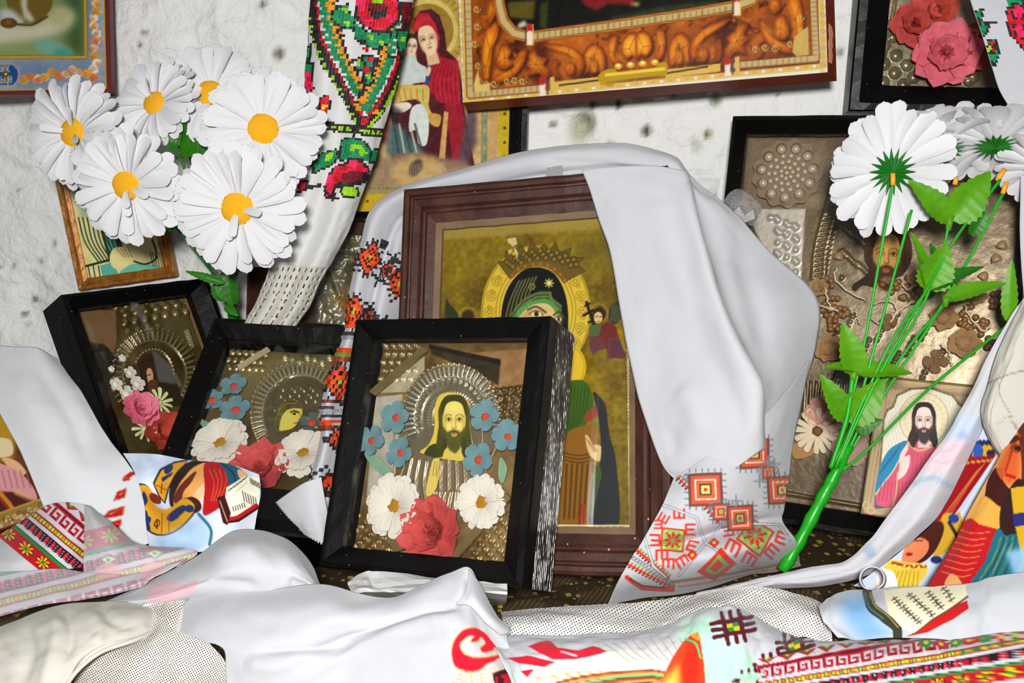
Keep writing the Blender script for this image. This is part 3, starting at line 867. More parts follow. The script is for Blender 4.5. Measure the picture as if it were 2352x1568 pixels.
# ---- H: black icon with two white daisies at the left
def build_H():
    I = Icon('glazed_icon', 'black framed glazed icon with two white paper daisies, left of the white towel', 'icon', FIT['H'])
    I.rails(widths(I, (522, 776), (712, 1128)), BEVEL, M_BLACK)
    I.case(.0165, I.d, M_BLACK)
    I.part('backing_board', box(-I.w/2+.008, I.d-.006, .008, I.w/2-.008, I.d-.001, I.h-.008, 'backing_board'), M_CARD)
    off = .028
    a = I.art(off, .0008, (112, 94, 54)); h = I.art(off, .0008, None, cls=Height)
    a.noise(24, 26, 13, 3)
    a.poly([(540, 855), (620, 805), (700, 815), (600, 900), (520, 950)], (146, 130, 78), .8, soft=8)
    a.poly([(625, 820), (790, 820), (780, 870), (640, 850)], (150, 140, 92), .8, soft=6)
    emboss_dots(h, (530, 790), (620, 795), (515, 860), 6, 4, 8, .0022)
    for j in range(4):
        for i in range(6 - j): a.ell(535 + i*15 - j*3, 796 + j*15, 4, 4, (176, 160, 104), .8)
    a.ell(690, 960, 100, 110, (104, 94, 66), .8, soft=5)
    halo_relief(h, a, 690, 950, 108, 110, 150, 390, 40, .2, .0026, lit=(188, 178, 142), base=(100, 88, 58))
    h.ridge([(690 + 60*cos(k), 930 + 70*sin(k)) for k in np.radians(np.linspace(170, 370, 30))], 5, .0016)
    for k in range(20):
        h.dome(640 + (k*37) % 90, 885 + (k*13) % 40, 5, .0016); a.ell(640 + (k*37) % 90, 885 + (k*13) % 40, 3, 3, (178, 166, 118), .8)
    for k in range(9):
        h.dome(655 + k*17, 822 + (k % 3)*6, 8, .003); a.ell(655 + k*17, 822 + (k % 3)*6, 5, 7, (210, 204, 150), .7)
    I.sheet('foil_cover', a, off, M_FOILB, h.get(), label='embossed brass foil cover')
    po = off - .0035
    rc = I.loc([(605, 915), (745, 915), (745, 1060), (605, 1060)], po)
    b = I.art(po, .0006, (196, 178, 74), rect=(rc[:, 0].min(), rc[:, 0].max(), rc[:, 1].min(), rc[:, 1].max()))
    k = Art(b.x0, b.y0, b.x0 + (b.nx-1)*b.res, b.y0 + (b.ny-1)*b.res, b.res, (0, 0, 0), b.conv)
    for A, w in ((b, None), (k, (255,)*3)):
        A.poly([(634, 985), (636, 950), (650, 925), (672, 918), (690, 928), (696, 945), (690, 975), (670, 986), (650, 990)], w or (70, 66, 16), smooth=1)
        A.poly([(640, 985), (648, 955), (662, 940), (690, 938), (694, 948), (688, 962), (676, 980), (655, 988)], w or (212, 196, 84), smooth=1)
        A.poly([(612, 1040), (625, 1030), (650, 1018), (652, 1026), (640, 1045), (620, 1048)], w or (206, 190, 92), smooth=1)
        A.ell(722, 962, 22, 22, w or (180, 160, 60))
    b.line([(668, 946), (676, 943), (686, 947)], (60, 50, 14), 4); b.ell(676, 950, 4, 3, (40, 30, 12)); b.line([(688, 948), (691, 960), (684, 963)], (150, 120, 40), 2)
    b.line([(676, 972), (684, 970)], (140, 70, 40), 3); b.poly([(640, 988), (636, 950), (650, 930), (660, 938), (646, 958)], (84, 92, 30), smooth=1)
    b.line([(638, 945), (655, 928), (680, 926)], (150, 96, 40), 4, smooth=1)
    b.poly([(700, 955), (712, 942), (735, 940), (745, 955), (730, 950), (712, 958)], (70, 60, 20), smooth=1)
    for q in range(3): b.line([(622 + q*8, 1040), (640 + q*4, 1024)], (120, 100, 40), 1.5)
    I.sheet('printed_figure', b, po, M_PRINT, mask=k, label='printed veiled face in profile')
    q = I.loc([(614, 800), (621, 806), (550, 850), (546, 842)], .022); I.part('foil_strip', slab(q, .0195, .0225, 'foil_strip'), mat('pale_foil_strip', (214, 204, 160), rough=.35, metal=.4))
    for px, py, r in ((538, 888, 28), (487, 921, 27), (542, 944, 33)):
        paper_flower(I, px, py, r, .0215, 'five', M_BLUEPAPER, M_REDKNOT, 5, 1, .3, rot=random.random()*6, label='teal five petalled flower with red knot')
    paper_flower(I, 716, 972, 26, .0215, 'five', mat('dark_teal_paper', (62, 84, 84), rough=.8), M_REDKNOT, 4, 1, .35, label='dark teal flower')
    paper_flower(I, 508, 1020, 62, .0215, 'paper', M_WHITEPAPER, M_YCENTRE, 17, 2, .25, label='white paper daisy with ochre centre')
    paper_flower(I, 697, 1044, 60, .0225, 'paper', M_WHITEPAPER, M_YCENTRE, 17, 2, .26, label='white paper daisy with ochre centre')
    paper_flower(I, 600, 1085, 66, .0255, 'carnation', M_CORAL, M_CORALDARK, 8, 3, .18, label='coral paper carnation')
    I.part('paper_leaf', slab(crom(I.loc([(455, 960), (475, 968), (500, 980), (485, 990), (465, 980)], .023), 24, True), .0225, .0232, 'paper_leaf'), M_MINTLEAF)
    I.glass(.0105)
build_H()

# ---- G: leftmost black icon with pink flower
def build_G():
    I = Icon('glazed_icon', 'deep black boxed icon with a pink paper flower, leftmost of the leaning icons', 'icon', FIT['G'])
    I.rails(widths(I, (178, 709), (560, 1010)), BEVEL, M_BLACK)
    I.case(.0165, I.d, M_BLACK)
    I.part('backing_board', box(-I.w/2+.008, I.d-.006, .008, I.w/2-.008, I.d-.001, I.h-.008, 'backing_board'), M_CARD)
    off = .027
    a = I.art(off, .0008, (88, 72, 38)); h = I.art(off, .0008, None, cls=Height)
    a.noise(26, 30, 23, 3)
    a.poly([(178, 712), (265, 712), (268, 780), (258, 815), (240, 790), (205, 785)], (146, 112, 70))
    a.poly([(200, 790), (245, 795), (275, 830), (250, 900), (225, 870)], (40, 32, 18), .85)
    a.poly([(345, 705), (480, 670), (520, 800), (440, 790)], (120, 106, 62), .8, soft=5)
    emboss_dots(h, (270, 705), (480, 665), (300, 760), 9, 3, 9, .0024)
    for q in range(22): a.ell(280 + (q % 9)*23 + (q//9)*6, 712 - (q % 9)*4 + (q//9)*24, 5, 6, (160, 146, 92), .7)
    halo_relief(h, a, 355, 860, 92, 100, 150, 400, 34, .22, .0026, rot=-5, lit=(164, 150, 104), base=(84, 70, 40))
    h.ridge([(352 + 46*cos(k), 858 + 56*sin(k)) for k in np.radians(np.linspace(150, 390, 40))], 5, .0018)
    for k in np.radians(np.linspace(150, 390, 26)):
        a.ell(352 + 46*cos(k), 858 + 56*sin(k), 2.5, 2.5, (226, 214, 170), .8)
    a.ell(352, 862, 40, 50, (52, 42, 24), .9, soft=4)
    for q in range(26):
        p = (430 + (q*53) % 70, 760 + (q*29) % 110); h.dome(*p, 7, .0022); a.ell(*p, 4, 4, (186, 172, 116), .7)
    I.sheet('foil_cover', a, off, M_FOILB, h.get(), label='embossed brass foil cover')
    po = off - .003
    rc = I.loc([(320, 835), (390, 835), (390, 935), (320, 935)], po)
    b = I.art(po, .0006, (50, 38, 22), rect=(rc[:, 0].min(), rc[:, 0].max(), rc[:, 1].min(), rc[:, 1].max()))
    b.poly([(337, 850), (345, 845), (352, 860), (350, 880), (342, 882), (338, 868)], (206, 160, 116), smooth=1)
    b.poly([(342, 875), (358, 872), (362, 890), (350, 905), (340, 890)], (92, 58, 34), smooth=1); b.line([(338, 862), (346, 860)], (60, 36, 20), 2)
    b.poly([(340, 900), (380, 895), (390, 935), (335, 935)], (88, 70, 40), .8, soft=3)
    I.sheet('printed_figure', b, po, M_PRINT, label='dark printed figure with a small pale face')
    for px, py, r in ((279, 823, 9), (255, 848, 8), (297, 857, 15), (265, 883, 16), (314, 883, 18), (290, 905, 18)):
        paper_flower(I, px, py, r, .021, 'five', M_WHITEPAPER, mat('cream_bud', (240, 232, 210), rough=.7), 5, 1, .45, name='paper_bud', label='small white paper bud')
    paper_flower(I, 316, 942, 44, .021, 'carnation', M_PINK, M_ROSE, 8, 3, .22, label='pink paper rose')
    for px, py, r in ((365, 925, 34), (332, 985, 30)):
        paper_flower(I, px, py, r, .0205, 'daisy', M_PALEGREEN, M_PALEGREEN, 11, 1, .2, label='pale green star flower')
    paper_flower(I, 372, 995, 52, .022, 'carnation', M_ORANGERED, M_ORANGERED, 8, 2, .2, label='orange red paper flower')
    I.glass(.0105)
build_G()

# ---- F: large black icon on the right
def build_F():
    I = Icon('glazed_icon', 'large black framed icon with silver rosette and brown wax flowers, behind the stemmed daisies', 'icon', FIT['F'])
    I.rails(widths(I, (1714, 308), (2285, 1225), .012), [(0, .02), (0, .002), (.05, .0004), (.3, 0), (.4, .0015), (1, .012), (1, .02)], M_BLACK)
    I.case(.0205, I.d, M_BLACK)
    I.part('backing_board', box(-I.w/2+.008, I.d-.006, .008, I.w/2-.008, I.d-.001, I.h-.008, 'backing_board'), M_CARD)
    off = .030
    a = I.art(off, .0012, (106, 88, 58)); h = I.art(off, .0012, None, cls=Height)
    a.noise(22, 34, 33, 3); a.noise(10, 8, 34, 2)
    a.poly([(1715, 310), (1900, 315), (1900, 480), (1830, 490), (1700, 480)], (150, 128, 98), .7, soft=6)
    a.poly([(1750, 480), (1850, 480), (1840, 640), (1790, 640), (1730, 520)], (214, 204, 190), .9)
    a.poly([(1850, 480), (1900, 480), (1890, 700), (1840, 640)], (112, 92, 58), .8)
    for t in np.linspace(0, 1, 26):          # notched rim of the large halo
        p = np.array([(1930, 430)]) * (1 - t) + np.array([(1885, 560)]) * t if t < .5 else np.array([(1907, 495)]) * (2 - 2*t) + np.array([(1880, 640)]) * (2*t - 1)
        x, y = p[0]
        h.ridge([(x - 14, y), (x + 14, y - 6)], 5, .0022); a.line([(x - 12, y), (x + 12, y - 5)], (158, 140, 100), 3, .7)
    for q in ((1945, 420, 1900, 560, 1893, 640), (1915, 415, 1875, 560, 1867, 640)):
        h.ridge([(q[0], q[1]), (q[2], q[3]), (q[4], q[5])], 6, .002, smooth=1); a.line([(q[0], q[1]), (q[2], q[3]), (q[4], q[5])], (176, 160, 118), 3, .7, smooth=1)
    for q in range(26):                      # beaded ornament
        p = (1770 + (q*41) % 62, 500 + (q*17) % 130); h.dome(*p, 7, .003); a.ell(*p, 3.5, 3.5, (236, 230, 222), .8)
    for q in range(40):
        p = (1930 + (q*29) % 75, 520 + (q*23) % 120); h.dome(*p, 5, .002); a.ell(*p, 2.5, 2.5, (190, 174, 130), .6)
    for q in range(60):
        p = (1880 + (q*67) % 300, 720 + (q*31) % 190); h.dome(*p, 5, .002); a.ell(*p, 2.5, 2.5, (186, 168, 130), .55)
    for k in range(9):
        p = [(1850 + k*13, 880), (1846 + k*12, 960)]; h.ridge(p, 5, .0018); a.line(p, (140, 120, 86), 3, .6)
    h.ridge([(1806, 1132), (2000, 1165), (2280, 1212)], 6, .002); a.line([(1806, 1132), (2000, 1165), (2280, 1212)], (176, 158, 122), 2.5, .7)
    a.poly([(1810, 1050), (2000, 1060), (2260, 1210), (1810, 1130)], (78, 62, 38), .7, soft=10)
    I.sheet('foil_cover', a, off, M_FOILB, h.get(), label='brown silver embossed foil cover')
    # rosette of domes in the corner
    ro = .020
    c = np.array((1808, 398))
    x, z = I.xz(*c, ro); sc = np.hypot(*(I.xz(c[0] + 80, c[1], ro) - np.array((x, z))))
    F0 = I.M @ Matrix.Translation((x, ro, z)) @ Matrix.Rotation(pi / 2, 4, 'X')
    pts = [(cos(t) * (1 + .05 * cos(13 * t)), sin(t) * (1 + .05 * cos(13 * t))) for t in np.linspace(0, 2*pi, 104, endpoint=False)]
    ros = ob('rosette', slab([(p[0], p[1]) for p in pts], -.03, .03, 'rosette'), mat('silver_foil', (186, 166, 140), rough=.3, metal=.35, bump=(60, .6, .005)), I.root, I.M @ Matrix.Translation((x, ro, z)) @ Matrix.Scale(sc, 4))
    ros['label'] = 'scalloped silver foil rosette with bosses'
    mb = mat('silver_boss', (206, 188, 160), rough=.2, metal=.35)
    mc = mat('rust_disc', (122, 76, 44), rough=.5)
    for r, n, s in ((.74, 11, .17), (.52, 14, .10), (.34, 11, .10), (.17, 7, .09), (0, 1, .1)):
        for i in range(n):
            t = 2*pi*i/n + r
            p = Matrix.Translation((r*cos(t)*sc, r*sin(t)*sc, .002))
            if r == .74:
                ob('disc', dome_mesh(mc, .12, bumpy=0), None, ros, F0 @ Matrix.Translation((r*1.04*cos(t)*sc, r*1.04*sin(t)*sc, .0012)) @ Matrix.Scale(sc*.17, 4))
            ob('boss', dome_mesh(mb, .9, bumpy=0), None, ros, F0 @ p @ Matrix.Scale(sc * s * .8, 4))
    # printed face
    po = off - .004
    rc = I.loc([(1955, 500), (2110, 500), (2110, 680), (1955, 680)], po)
    b = I.art(po, .0006, (70, 48, 24), rect=(rc[:, 0].min(), rc[:, 0].max(), rc[:, 1].min(), rc[:, 1].max()))
    k = Art(b.x0, b.y0, b.x0 + (b.nx-1)*b.res, b.y0 + (b.ny-1)*b.res, b.res, (0, 0, 0), b.conv)
    k.poly([(2040, 508), (2075, 522), (2094, 560), (2092, 600), (2075, 630), (2058, 640), (2045, 668), (1985, 655), (1965, 668), (1958, 655), (1995, 625), (1985, 590), (1990, 545), (2010, 518)], (255,)*3, smooth=1)
    b.poly([(1955, 655), (2000, 620), (2010, 670), (1965, 680)], (46, 34, 20), smooth=1)
    face(b, 2037, 588, 35, 52, 3, (214, 164, 88), (128, 78, 30), (50, 30, 14), eyes=(36, 26, 14), lip=(172, 66, 40))
    I.sheet('printed_face', b, po, M_PRINT, mask=k, label='printed bearded face')
    # wax flowers, grapes, buds, leaves and threads inside the glass
    rs = random.Random(5)
    for cx, cy, n, rr in ((1915, 720, 26, 34), (2085, 665, 18, 28), (2235, 740, 24, 34), (2290, 690, 10, 18), (1900, 655, 10, 16), (2040, 655, 10, 18), (2285, 790, 14, 24)):
        for i in range(n):
            t, q = rs.random()*2*pi, math.sqrt(rs.random())
            x, z = I.xz(cx + rr*q*cos(t), cy + rr*1.1*q*sin(t), .022)
            ob('wax_grape', dome_mesh(M_WAX, 1.0, bumpy=0, n=12, rings=5), None, I.root, I.M @ Matrix.Translation((x, .022, z)) @ Matrix.Rotation(pi/2, 4, 'X') @ Matrix.Scale(.0028, 4))
    for px, py, r in ((2168, 730, 36), (2215, 788, 40), (1905, 800, 36), (1880, 660, 24), (2245, 680, 24), (2105, 640, 22)):
        paper_flower(I, px, py, r, .022, 'carnation', M_WAXPALE, M_WAX, 7, 2, .2, name='wax_rose', label='pale brown wax rose')
    for px, py, r in ((2150, 830, 30), (2040, 740, 20)):
        paper_flower(I, px, py, r, .024, 'five', mat('brown_leaf', (122, 84, 44), rough=.7), M_WAX, 4, 1, .12, name='wax_leaf', label='brown paper leaves')
    for px, py, q in ((1925, 595, 8), (2290, 600, -20), (2300, 570, 10), (2255, 640, 30)):
        x, z = I.xz(px, py, .022)
        ob('wax_bud', dome_mesh(M_WAXPALE, 1.6, bumpy=0, n=12, rings=5), None, I.root, I.M @ Matrix.Translation((x, .022, z)) @ Matrix.Rotation(R(q), 4, 'Y') @ Matrix.Scale(.0042, 4))
    mt = mat('cream_thread', (220, 202, 168), rough=.8)
    for p in ([(1922, 615), (1918, 640), (1950, 670), (1990, 690)], [(1895, 660), (1905, 700), (1925, 715)], [(1880, 700), (1915, 712)], [(2000, 700), (2040, 690), (2060, 710), (2045, 740)], [(2100, 690), (2070, 710), (2050, 730)],
              [(2215, 700), (2230, 730), (2260, 760), (2275, 745)], [(2160, 790), (2180, 810), (2185, 840)], [(1965, 710), (1975, 745)], [(2000, 730), (2020, 745)], [(2070, 650), (2085, 665), (2100, 655)]):
        q = crom([(*I.loc([u], .0195)[0],) for u in p], 14)
        I.part('thread', tube([(u + .0008*math.sin(i*2.2), .0195, v) for i, (u, v) in enumerate(q)], .0009, 'thread', 5), mt)
    paper_flower(I, 1878, 990, 58, .020, 'daisy', mat('cream_petal', (226, 210, 176), rough=.7), mat('brown_centre', (120, 78, 44), rough=.7), 16, 1, .2, label='faded cream daisy')
    paper_flower(I, 1885, 945, 36, .022, 'five', mat('dusty_pink_paper', (206, 146, 132), rough=.7), M_WAX, 6, 2, .15, label='dusty pink paper flower')
    paper_flower(I, 1955, 1030, 44, .021, 'five', mat('faded_rose_paper', (196, 158, 138), rough=.7), M_WAX, 6, 2, .15, label='faded rose paper flower')
    paper_flower(I, 1920, 975, 30, .022, 'five', mat('dusty_pink_paper'), M_WAX, 5, 2, .15, label='dusty pink paper flower')
    I.part('paper_leaf', slab(crom(I.loc([(1820, 1020), (1870, 1028), (1862, 1046), (1825, 1052)], .023), 24, True), .0225, .0232, 'paper_leaf'), mat('tan_leaf', (178, 130, 70), rough=.7))
    I.glass(.0135)
build_F()

# ---- E: black icon with red paper flowers, upper right
def build_E():
    I = Icon('glazed_icon', 'black framed icon with pink and red paper carnations, hanging at the top right', 'icon', FIT['E'])
    I.rails(widths(I, (2055, -110), (2335, 203), .012), [(0, .02), (0, .002), (.05, .0004), (.3, 0), (.4, .0015), (1, .012), (1, .02)], M_BLACK)
    I.case(.0205, I.d, M_BLACK)
    I.part('backing_board', box(-I.w/2+.008, I.d-.006, .008, I.w/2-.008, I.d-.001, I.h-.008, 'backing_board'), M_CARD)
    off = .028
    a = I.art(off, .0009, (118, 106, 76)); h = I.art(off, .0009, None, cls=Height)
    a.noise(24, 26, 43, 3)
    a.poly([(2035, -40), (2060, -40), (2020, 205), (1998, 205)], (140, 128, 96), .7)
    a.poly([(2120, 170), (2300, 150), (2300, 210), (2060, 210)], (84, 72, 46), .7, soft=8)
    for q in ((2030, 105), (2058, 128), (2030, 148), (2082, 150), (2055, 168), (2028, 190), (2098, 178), (2075, 195), (2045, 60), (2050, 85), (2215, 170), (2235, 176), (2225, 185), (2110, 30), (2150, 20)):
        h.dome(*q, 13, .003); a.ring(*q, 10, 10, (176, 164, 128), 2, .8)
    h.ridge([(2065, -40), (2015, 205)], 4, .002)
    I.sheet('foil_cover', a, off, M_FOILB, h.get(), label='pewter coloured embossed foil')
    for px, py, r, m in ((2100, 55, 62, M_CORAL), (2150, 25, 55, M_ORANGERED), (2240, 110, 60, M_CORAL)):
        paper_flower(I, px, py, r, .0215, 'carnation', m, m, 8, 3, .15, label='coral red paper carnation')
    paper_flower(I, 2168, 125, 84, .0195, 'carnation', mat('rose_pink_paper', (226, 118, 130), rough=.7, noise=(60, .8, (214, 92, 110))), M_PINK, 10, 3, .15, label='rose pink paper carnation')
    I.glass(.0135)
build_E()

def scroll(a, p, w, dark=(44, 16, 6), mid=(196, 98, 14), lit=(240, 168, 40)):
    a.line([(x + w*.4, y + w*.4) for x, y in p], dark, w * 1.5, .75, smooth=1)
    a.line(p, (150, 66, 8), w * 1.3, .9, smooth=1)
    a.line([(x - w*.1, y - w*.1) for x, y in p], mid, w * .9, .9, smooth=1)
    a.line([(x - w*.28, y - w*.28) for x, y in p], lit, w * .3, .75, smooth=1)
def curl(a, x, y, r, col, w=3, t=1, turns=1.4, ph=0):
    P = [(x + r*(1 - k/26)*cos(ph + t*k/26*turns*2*pi), y + r*(1 - k/26)*sin(ph + t*k/26*turns*2*pi)) for k in range(22)]
    a.line(P, col, w)

# ---- I: large maroon framed icon under the white towel
def build_I():
    I = Icon('framed_icon', 'large maroon wooden framed icon of a veiled saint, draped with a white towel', 'icon', FIT['I'])
    wd = widths(I, (1016, 526), (1448, 1212), .012)
    wd2 = tuple(w * .86 for w in wd)
    I.rails(wd2, [(0, .029), (0, .003), (.03, .001), (.12, 0), (.22, .0005), (.26, .003), (.31, .0035), (.36, .0022), (.55, .0035), (.62, .0065), (.68, .007), (.76, .006), (1, .0085), (1, .029)], M_MAROON)
    xa, xb, za, zb = I.op
    I.rails(tuple(w * .15 for w in wd), [(0, .0086), (1, .0105), (1, .016), (0, .016)], mat('worn_inner_slip', (92, 68, 48), rough=.7, noise=(50, .8, (132, 106, 74))), 'inner_slip', (xa, xb, za, zb))
    I.board(.018, .027, M_CARD, .006)
    I.part('hanging_tab', slab(I.loc([(1258, 383), (1293, 381), (1290, 412), (1253, 414)], .020), .019, .0205, 'hanging_tab'), mat('galvanised_tab', (176, 182, 180), rough=.4, metal=.5, bump=(200, .3, .001)))
    off = .0150
    a = I.art(off, .00062, (116, 94, 8))
    a.noise(30, 60, 3, 4, (1, .9, .2)); a.noise(16, 5, 4, 2, (1, .9, .4))
    for k in range(24):
        x = 1020 + (k*53) % 420; a.poly([(x, 560), (x + 12, 560), (x + 8, 760), (x - 6, 780)], (96, 80, 14), .25, soft=10)
    a.poly([(1010, 520), (1450, 490), (1450, 520), (1010, 552)], (158, 136, 62), .8, soft=3)
    a.poly([(1280, 540), (1440, 530), (1440, 640), (1330, 590)], (92, 80, 26), .5, soft=18)
    # right hand margin with printed caption and torn edge
    a.poly([(1439, 800), (1452, 800), (1452, 1215), (1446, 1215)], (206, 188, 128))
    # halo
    a.ell(1231, 716, 126, 152, (196, 166, 40)); a.ell(1231, 716, 120, 146, (206, 176, 50))
    for rx, ry in ((123, 149), (92, 112), (84, 103)): a.ring(1231, 716, rx, ry, (128, 96, 12), 1.6)
    for k in range(22):
        t = 2*pi*k/22; cx, cy = 1231 + 107*cos(t), 716 + 130*sin(t)
        a.ring(cx, cy, 11, 11, (136, 104, 14), 1.6, .9)
        for j in range(5): a.ell(cx + 5*cos(j*1.257 + t), cy + 5*sin(j*1.257 + t), 2.4, 2.4, (150, 116, 20), .9)
        curl(a, cx + 12*cos(t+1.57), cy + 12*sin(t+1.57), 6, (136, 104, 14), 1.3)
    # crown
    cr = [(1144, 602), (1160, 598), (1162, 575), (1182, 590), (1195, 562), (1210, 582), (1220, 552), (1238, 574), (1250, 560), (1262, 576), (1276, 556), (1285, 580), (1312, 570), (1306, 590), (1340, 592), (1325, 606), (1345, 622), (1300, 646), (1285, 625), (1260, 610), (1232, 604), (1205, 610), (1180, 628), (1172, 640), (1158, 622)]
    a.poly(cr, (94, 76, 20), .95); a.line(cr, (60, 46, 10), 1.6, closed=True)
    for k in range(26):
        t = k / 26; x, y = 1165 + t*165, 606 - 26*math.sin(t*pi) + (k % 3)*8 - 4
        a.ring(x, y, 7, 7, (52, 40, 8), 1.4, .9); a.ell(x, y, 3, 3, (150, 128, 50), .8)
    arc = [(1176, 632), (1190, 618), (1206, 612), (1224, 606), (1241, 606), (1258, 609), (1274, 618), (1287, 630), (1297, 644)]
    a.line(arc, (110, 84, 22), 12, smooth=1)
    for p in arc: a.ell(*p, 2.6, 2.6, (222, 84, 48))
    # torn paint
    for p in ([(1165, 548), (1185, 545), (1188, 560), (1178, 566), (1166, 556)], [(1180, 566), (1190, 580), (1188, 596), (1182, 580)], [(1166, 575), (1178, 572), (1170, 585)]): a.poly(p, (206, 188, 130), .9)
    # veil
    a.poly([(1150, 760), (1154, 700), (1170, 655), (1200, 622), (1236, 614), (1272, 628), (1295, 665), (1305, 720), (1302, 800), (1290, 900), (1150, 900)], (10, 10, 7), smooth=1)
    for k in range(6):
        p = [(1160 + k*9, 735 - k*3), (1172 + k*9, 690 - k*4), (1192 + k*8, 645 - k*2)]
        a.line(p, (116, 112, 62), 4, .8, smooth=1); a.line([(x + 3, y) for x, y in p], (30, 28, 14), 2, .8, smooth=1)
    for q in range(8):
        t = q * pi / 4; a.line([(1261, 650), (1261 + 10*cos(t), 650 + 10*sin(t))], (206, 196, 96), 2.6)
    a.ell(1261, 650, 5, 5, (216, 206, 110))
    for q in range(6): a.ell(1222 + 6*cos(q*1.05), 658 + 6*sin(q*1.05), 2.6, 2.6, (120, 120, 60))
    a.poly([(1172, 730), (1185, 700), (1210, 680), (1240, 668), (1266, 668), (1268, 682), (1290, 700), (1292, 760), (1288, 900), (1170, 900)], (62, 76, 34), smooth=0)
    a.line([(1174, 722), (1200, 690), (1230, 674), (1264, 672), (1268, 688), (1290, 704)], (134, 148, 84), 1.6); a.line([(1176, 730), (1202, 698), (1232, 682), (1262, 680), (1266, 694), (1289, 712)], (134, 148, 84), 1.4)
    a.poly([(1178, 740), (1190, 710), (1215, 692), (1250, 684), (1272, 694), (1286, 716), (1284, 900), (1175, 900)], (74, 140, 60), smooth=0)
    for k in range(12): a.line([(1190 + k*8, 712 - 18*math.sin(k/11*pi)), (1192 + k*8, 724 - 18*math.sin(k/11*pi))], (132, 196, 100), 1.4, .7)
    a.poly([(1180, 760), (1196, 722), (1225, 700), (1258, 698), (1278, 722), (1284, 750), (1280, 900), (1180, 900)], (206, 178, 118), smooth=1)
    a.poly([(1185, 770), (1196, 726), (1216, 712), (1206, 760), (1205, 860)], (150, 118, 62), .6, soft=6)
    for cx, s in ((1232, 1), (1283, .55)):
        y = 721 if s == 1 else 733
        a.ell(cx, y - 3, 22*s, 10, (150, 116, 66), .55, soft=3)
        a.line([(cx - 20*s, y - 10), (cx, y - 17), (cx + 22*s, y - 4)], (74, 56, 26), 4, smooth=1)
        a.line([(cx - 16*s, y), (cx, y - 7), (cx + 15*s, y + 2)], (58, 44, 20), 2.2, smooth=1)
        a.ell(cx, y, 12*s, 5, (226, 206, 160)); a.ell(cx, y, 5.5*s, 5.5, (40, 30, 14))
    a.line([(1258, 726), (1266, 780), (1252, 796)], (150, 110, 60), 4, .8, smooth=1); a.line([(1236, 822), (1262, 822)], (150, 74, 56), 6)
    # attendant with cross on the right
    a.ring(1376, 718, 20, 20, (170, 150, 50), 2, .8)
    wing = [(1398, 735), (1402, 705), (1420, 690), (1428, 686), (1430, 720), (1420, 740), (1408, 745)]
    a.poly(wing, (46, 50, 26), smooth=1)
    for k in range(6): a.line([(1402 + k*4, 738), (1408 + k*4, 700 + k)], (104, 108, 66), 1.4, .8)
    a.line([(1347, 694), (1372, 768)], (26, 16, 8), 7); a.line([(1341, 724), (1362, 712)], (26, 16, 8), 6); a.line([(1344, 702), (1354, 697)], (26, 16, 8), 5); a.line([(1352, 740), (1368, 734)], (26, 16, 8), 5)
    a.poly([(1355, 750), (1372, 745), (1382, 750), (1380, 775), (1358, 772)], (72, 92, 46), smooth=1)
    a.poly([(1382, 745), (1398, 738), (1415, 750), (1425, 790), (1438, 815), (1430, 824), (1398, 820), (1392, 800), (1372, 806), (1355, 800), (1352, 775), (1376, 770)], (104, 34, 22), smooth=0)
    a.poly([(1352, 772), (1385, 775), (1392, 800), (1372, 806), (1362, 815), (1355, 800)], (98, 50, 56)); a.poly([(1398, 775), (1420, 775), (1438, 818), (1400, 824), (1394, 800)], (98, 48, 58))
    for k in range(5): a.line([(1404 + k*5, 782), (1406 + k*7, 818)], (60, 26, 34), 1.6)
    a.ell(1376, 722, 15, 17, (40, 26, 12)); a.ell(1374, 729, 10, 13, (214, 176, 118)); a.line([(1368, 727), (1373, 726)], (60, 40, 20), 2); a.line([(1377, 728), (1382, 727)], (60, 40, 20), 2); a.line([(1372, 738), (1378, 738)], (150, 70, 50), 2)
    # attendant on the left, mostly hidden
    a.poly([(1024, 690), (1035, 700), (1055, 730), (1050, 790), (1025, 770)], (44, 50, 26), smooth=1); a.ring(1075, 726, 20, 20, (170, 150, 50), 2, .8); a.ell(1075, 728, 14, 16, (56, 40, 18))
    a.poly([(1050, 745), (1095, 745), (1110, 830), (1040, 830)], (60, 80, 40), smooth=1)
    a.poly([(1150, 880), (1290, 880), (1310, 1210), (1000, 1210), (1060, 960)], (16, 18, 22), smooth=0)
    # child: halo, green sleeve, ochre robe, hand
    a.ell(1302, 842, 44, 52, (214, 178, 44)); a.ring(1302, 842, 40, 48, (160, 120, 20), 1.6)
    a.ell(1290, 850, 26, 30, (206, 170, 112))
    a.poly([(1300, 885), (1325, 872), (1346, 878), (1360, 905), (1362, 940), (1345, 975), (1325, 1000), (1300, 1005), (1270, 960)], (60, 92, 24), smooth=1)
    for k in range(6): a.line([(1312 + k*8, 890), (1310 + k*7, 940), (1304 + k*4, 985)], (32, 54, 12), 2, .7, smooth=1)
    a.poly([(1345, 950), (1385, 920), (1390, 935), (1350, 970)], (140, 62, 44), smooth=1)
    a.poly([(1300, 1000), (1330, 980), (1368, 985), (1372, 1040), (1360, 1060), (1350, 1200), (1280, 1200), (1285, 1060)], (134, 90, 28), smooth=1)
    for y in (1040, 1048, 1056): a.line([(1296, y), (1330, y + 6), (1362, y)], (70, 44, 12), 2.4, smooth=1)
    for k in range(5): a.line([(1302 + k*12, 1066), (1296 + k*11, 1190)], (70, 42, 12), 5, .7)
    a.poly([(1344, 1002), (1350, 1000), (1362, 1020), (1376, 1022), (1395, 1040), (1388, 1055), (1370, 1058), (1352, 1040)], (212, 180, 124), smooth=1)
    for k in range(3): a.line([(1346 + k*7, 1006 + k*6), (1364 + k*4, 1036)], (140, 100, 56), 1.8)
    a.poly([(1362, 900), (1390, 930), (1400, 1000), (1415, 1060), (1420, 1205), (1356, 1205), (1362, 1100), (1380, 1050), (1375, 960)], (30, 34, 40), .95, smooth=1)
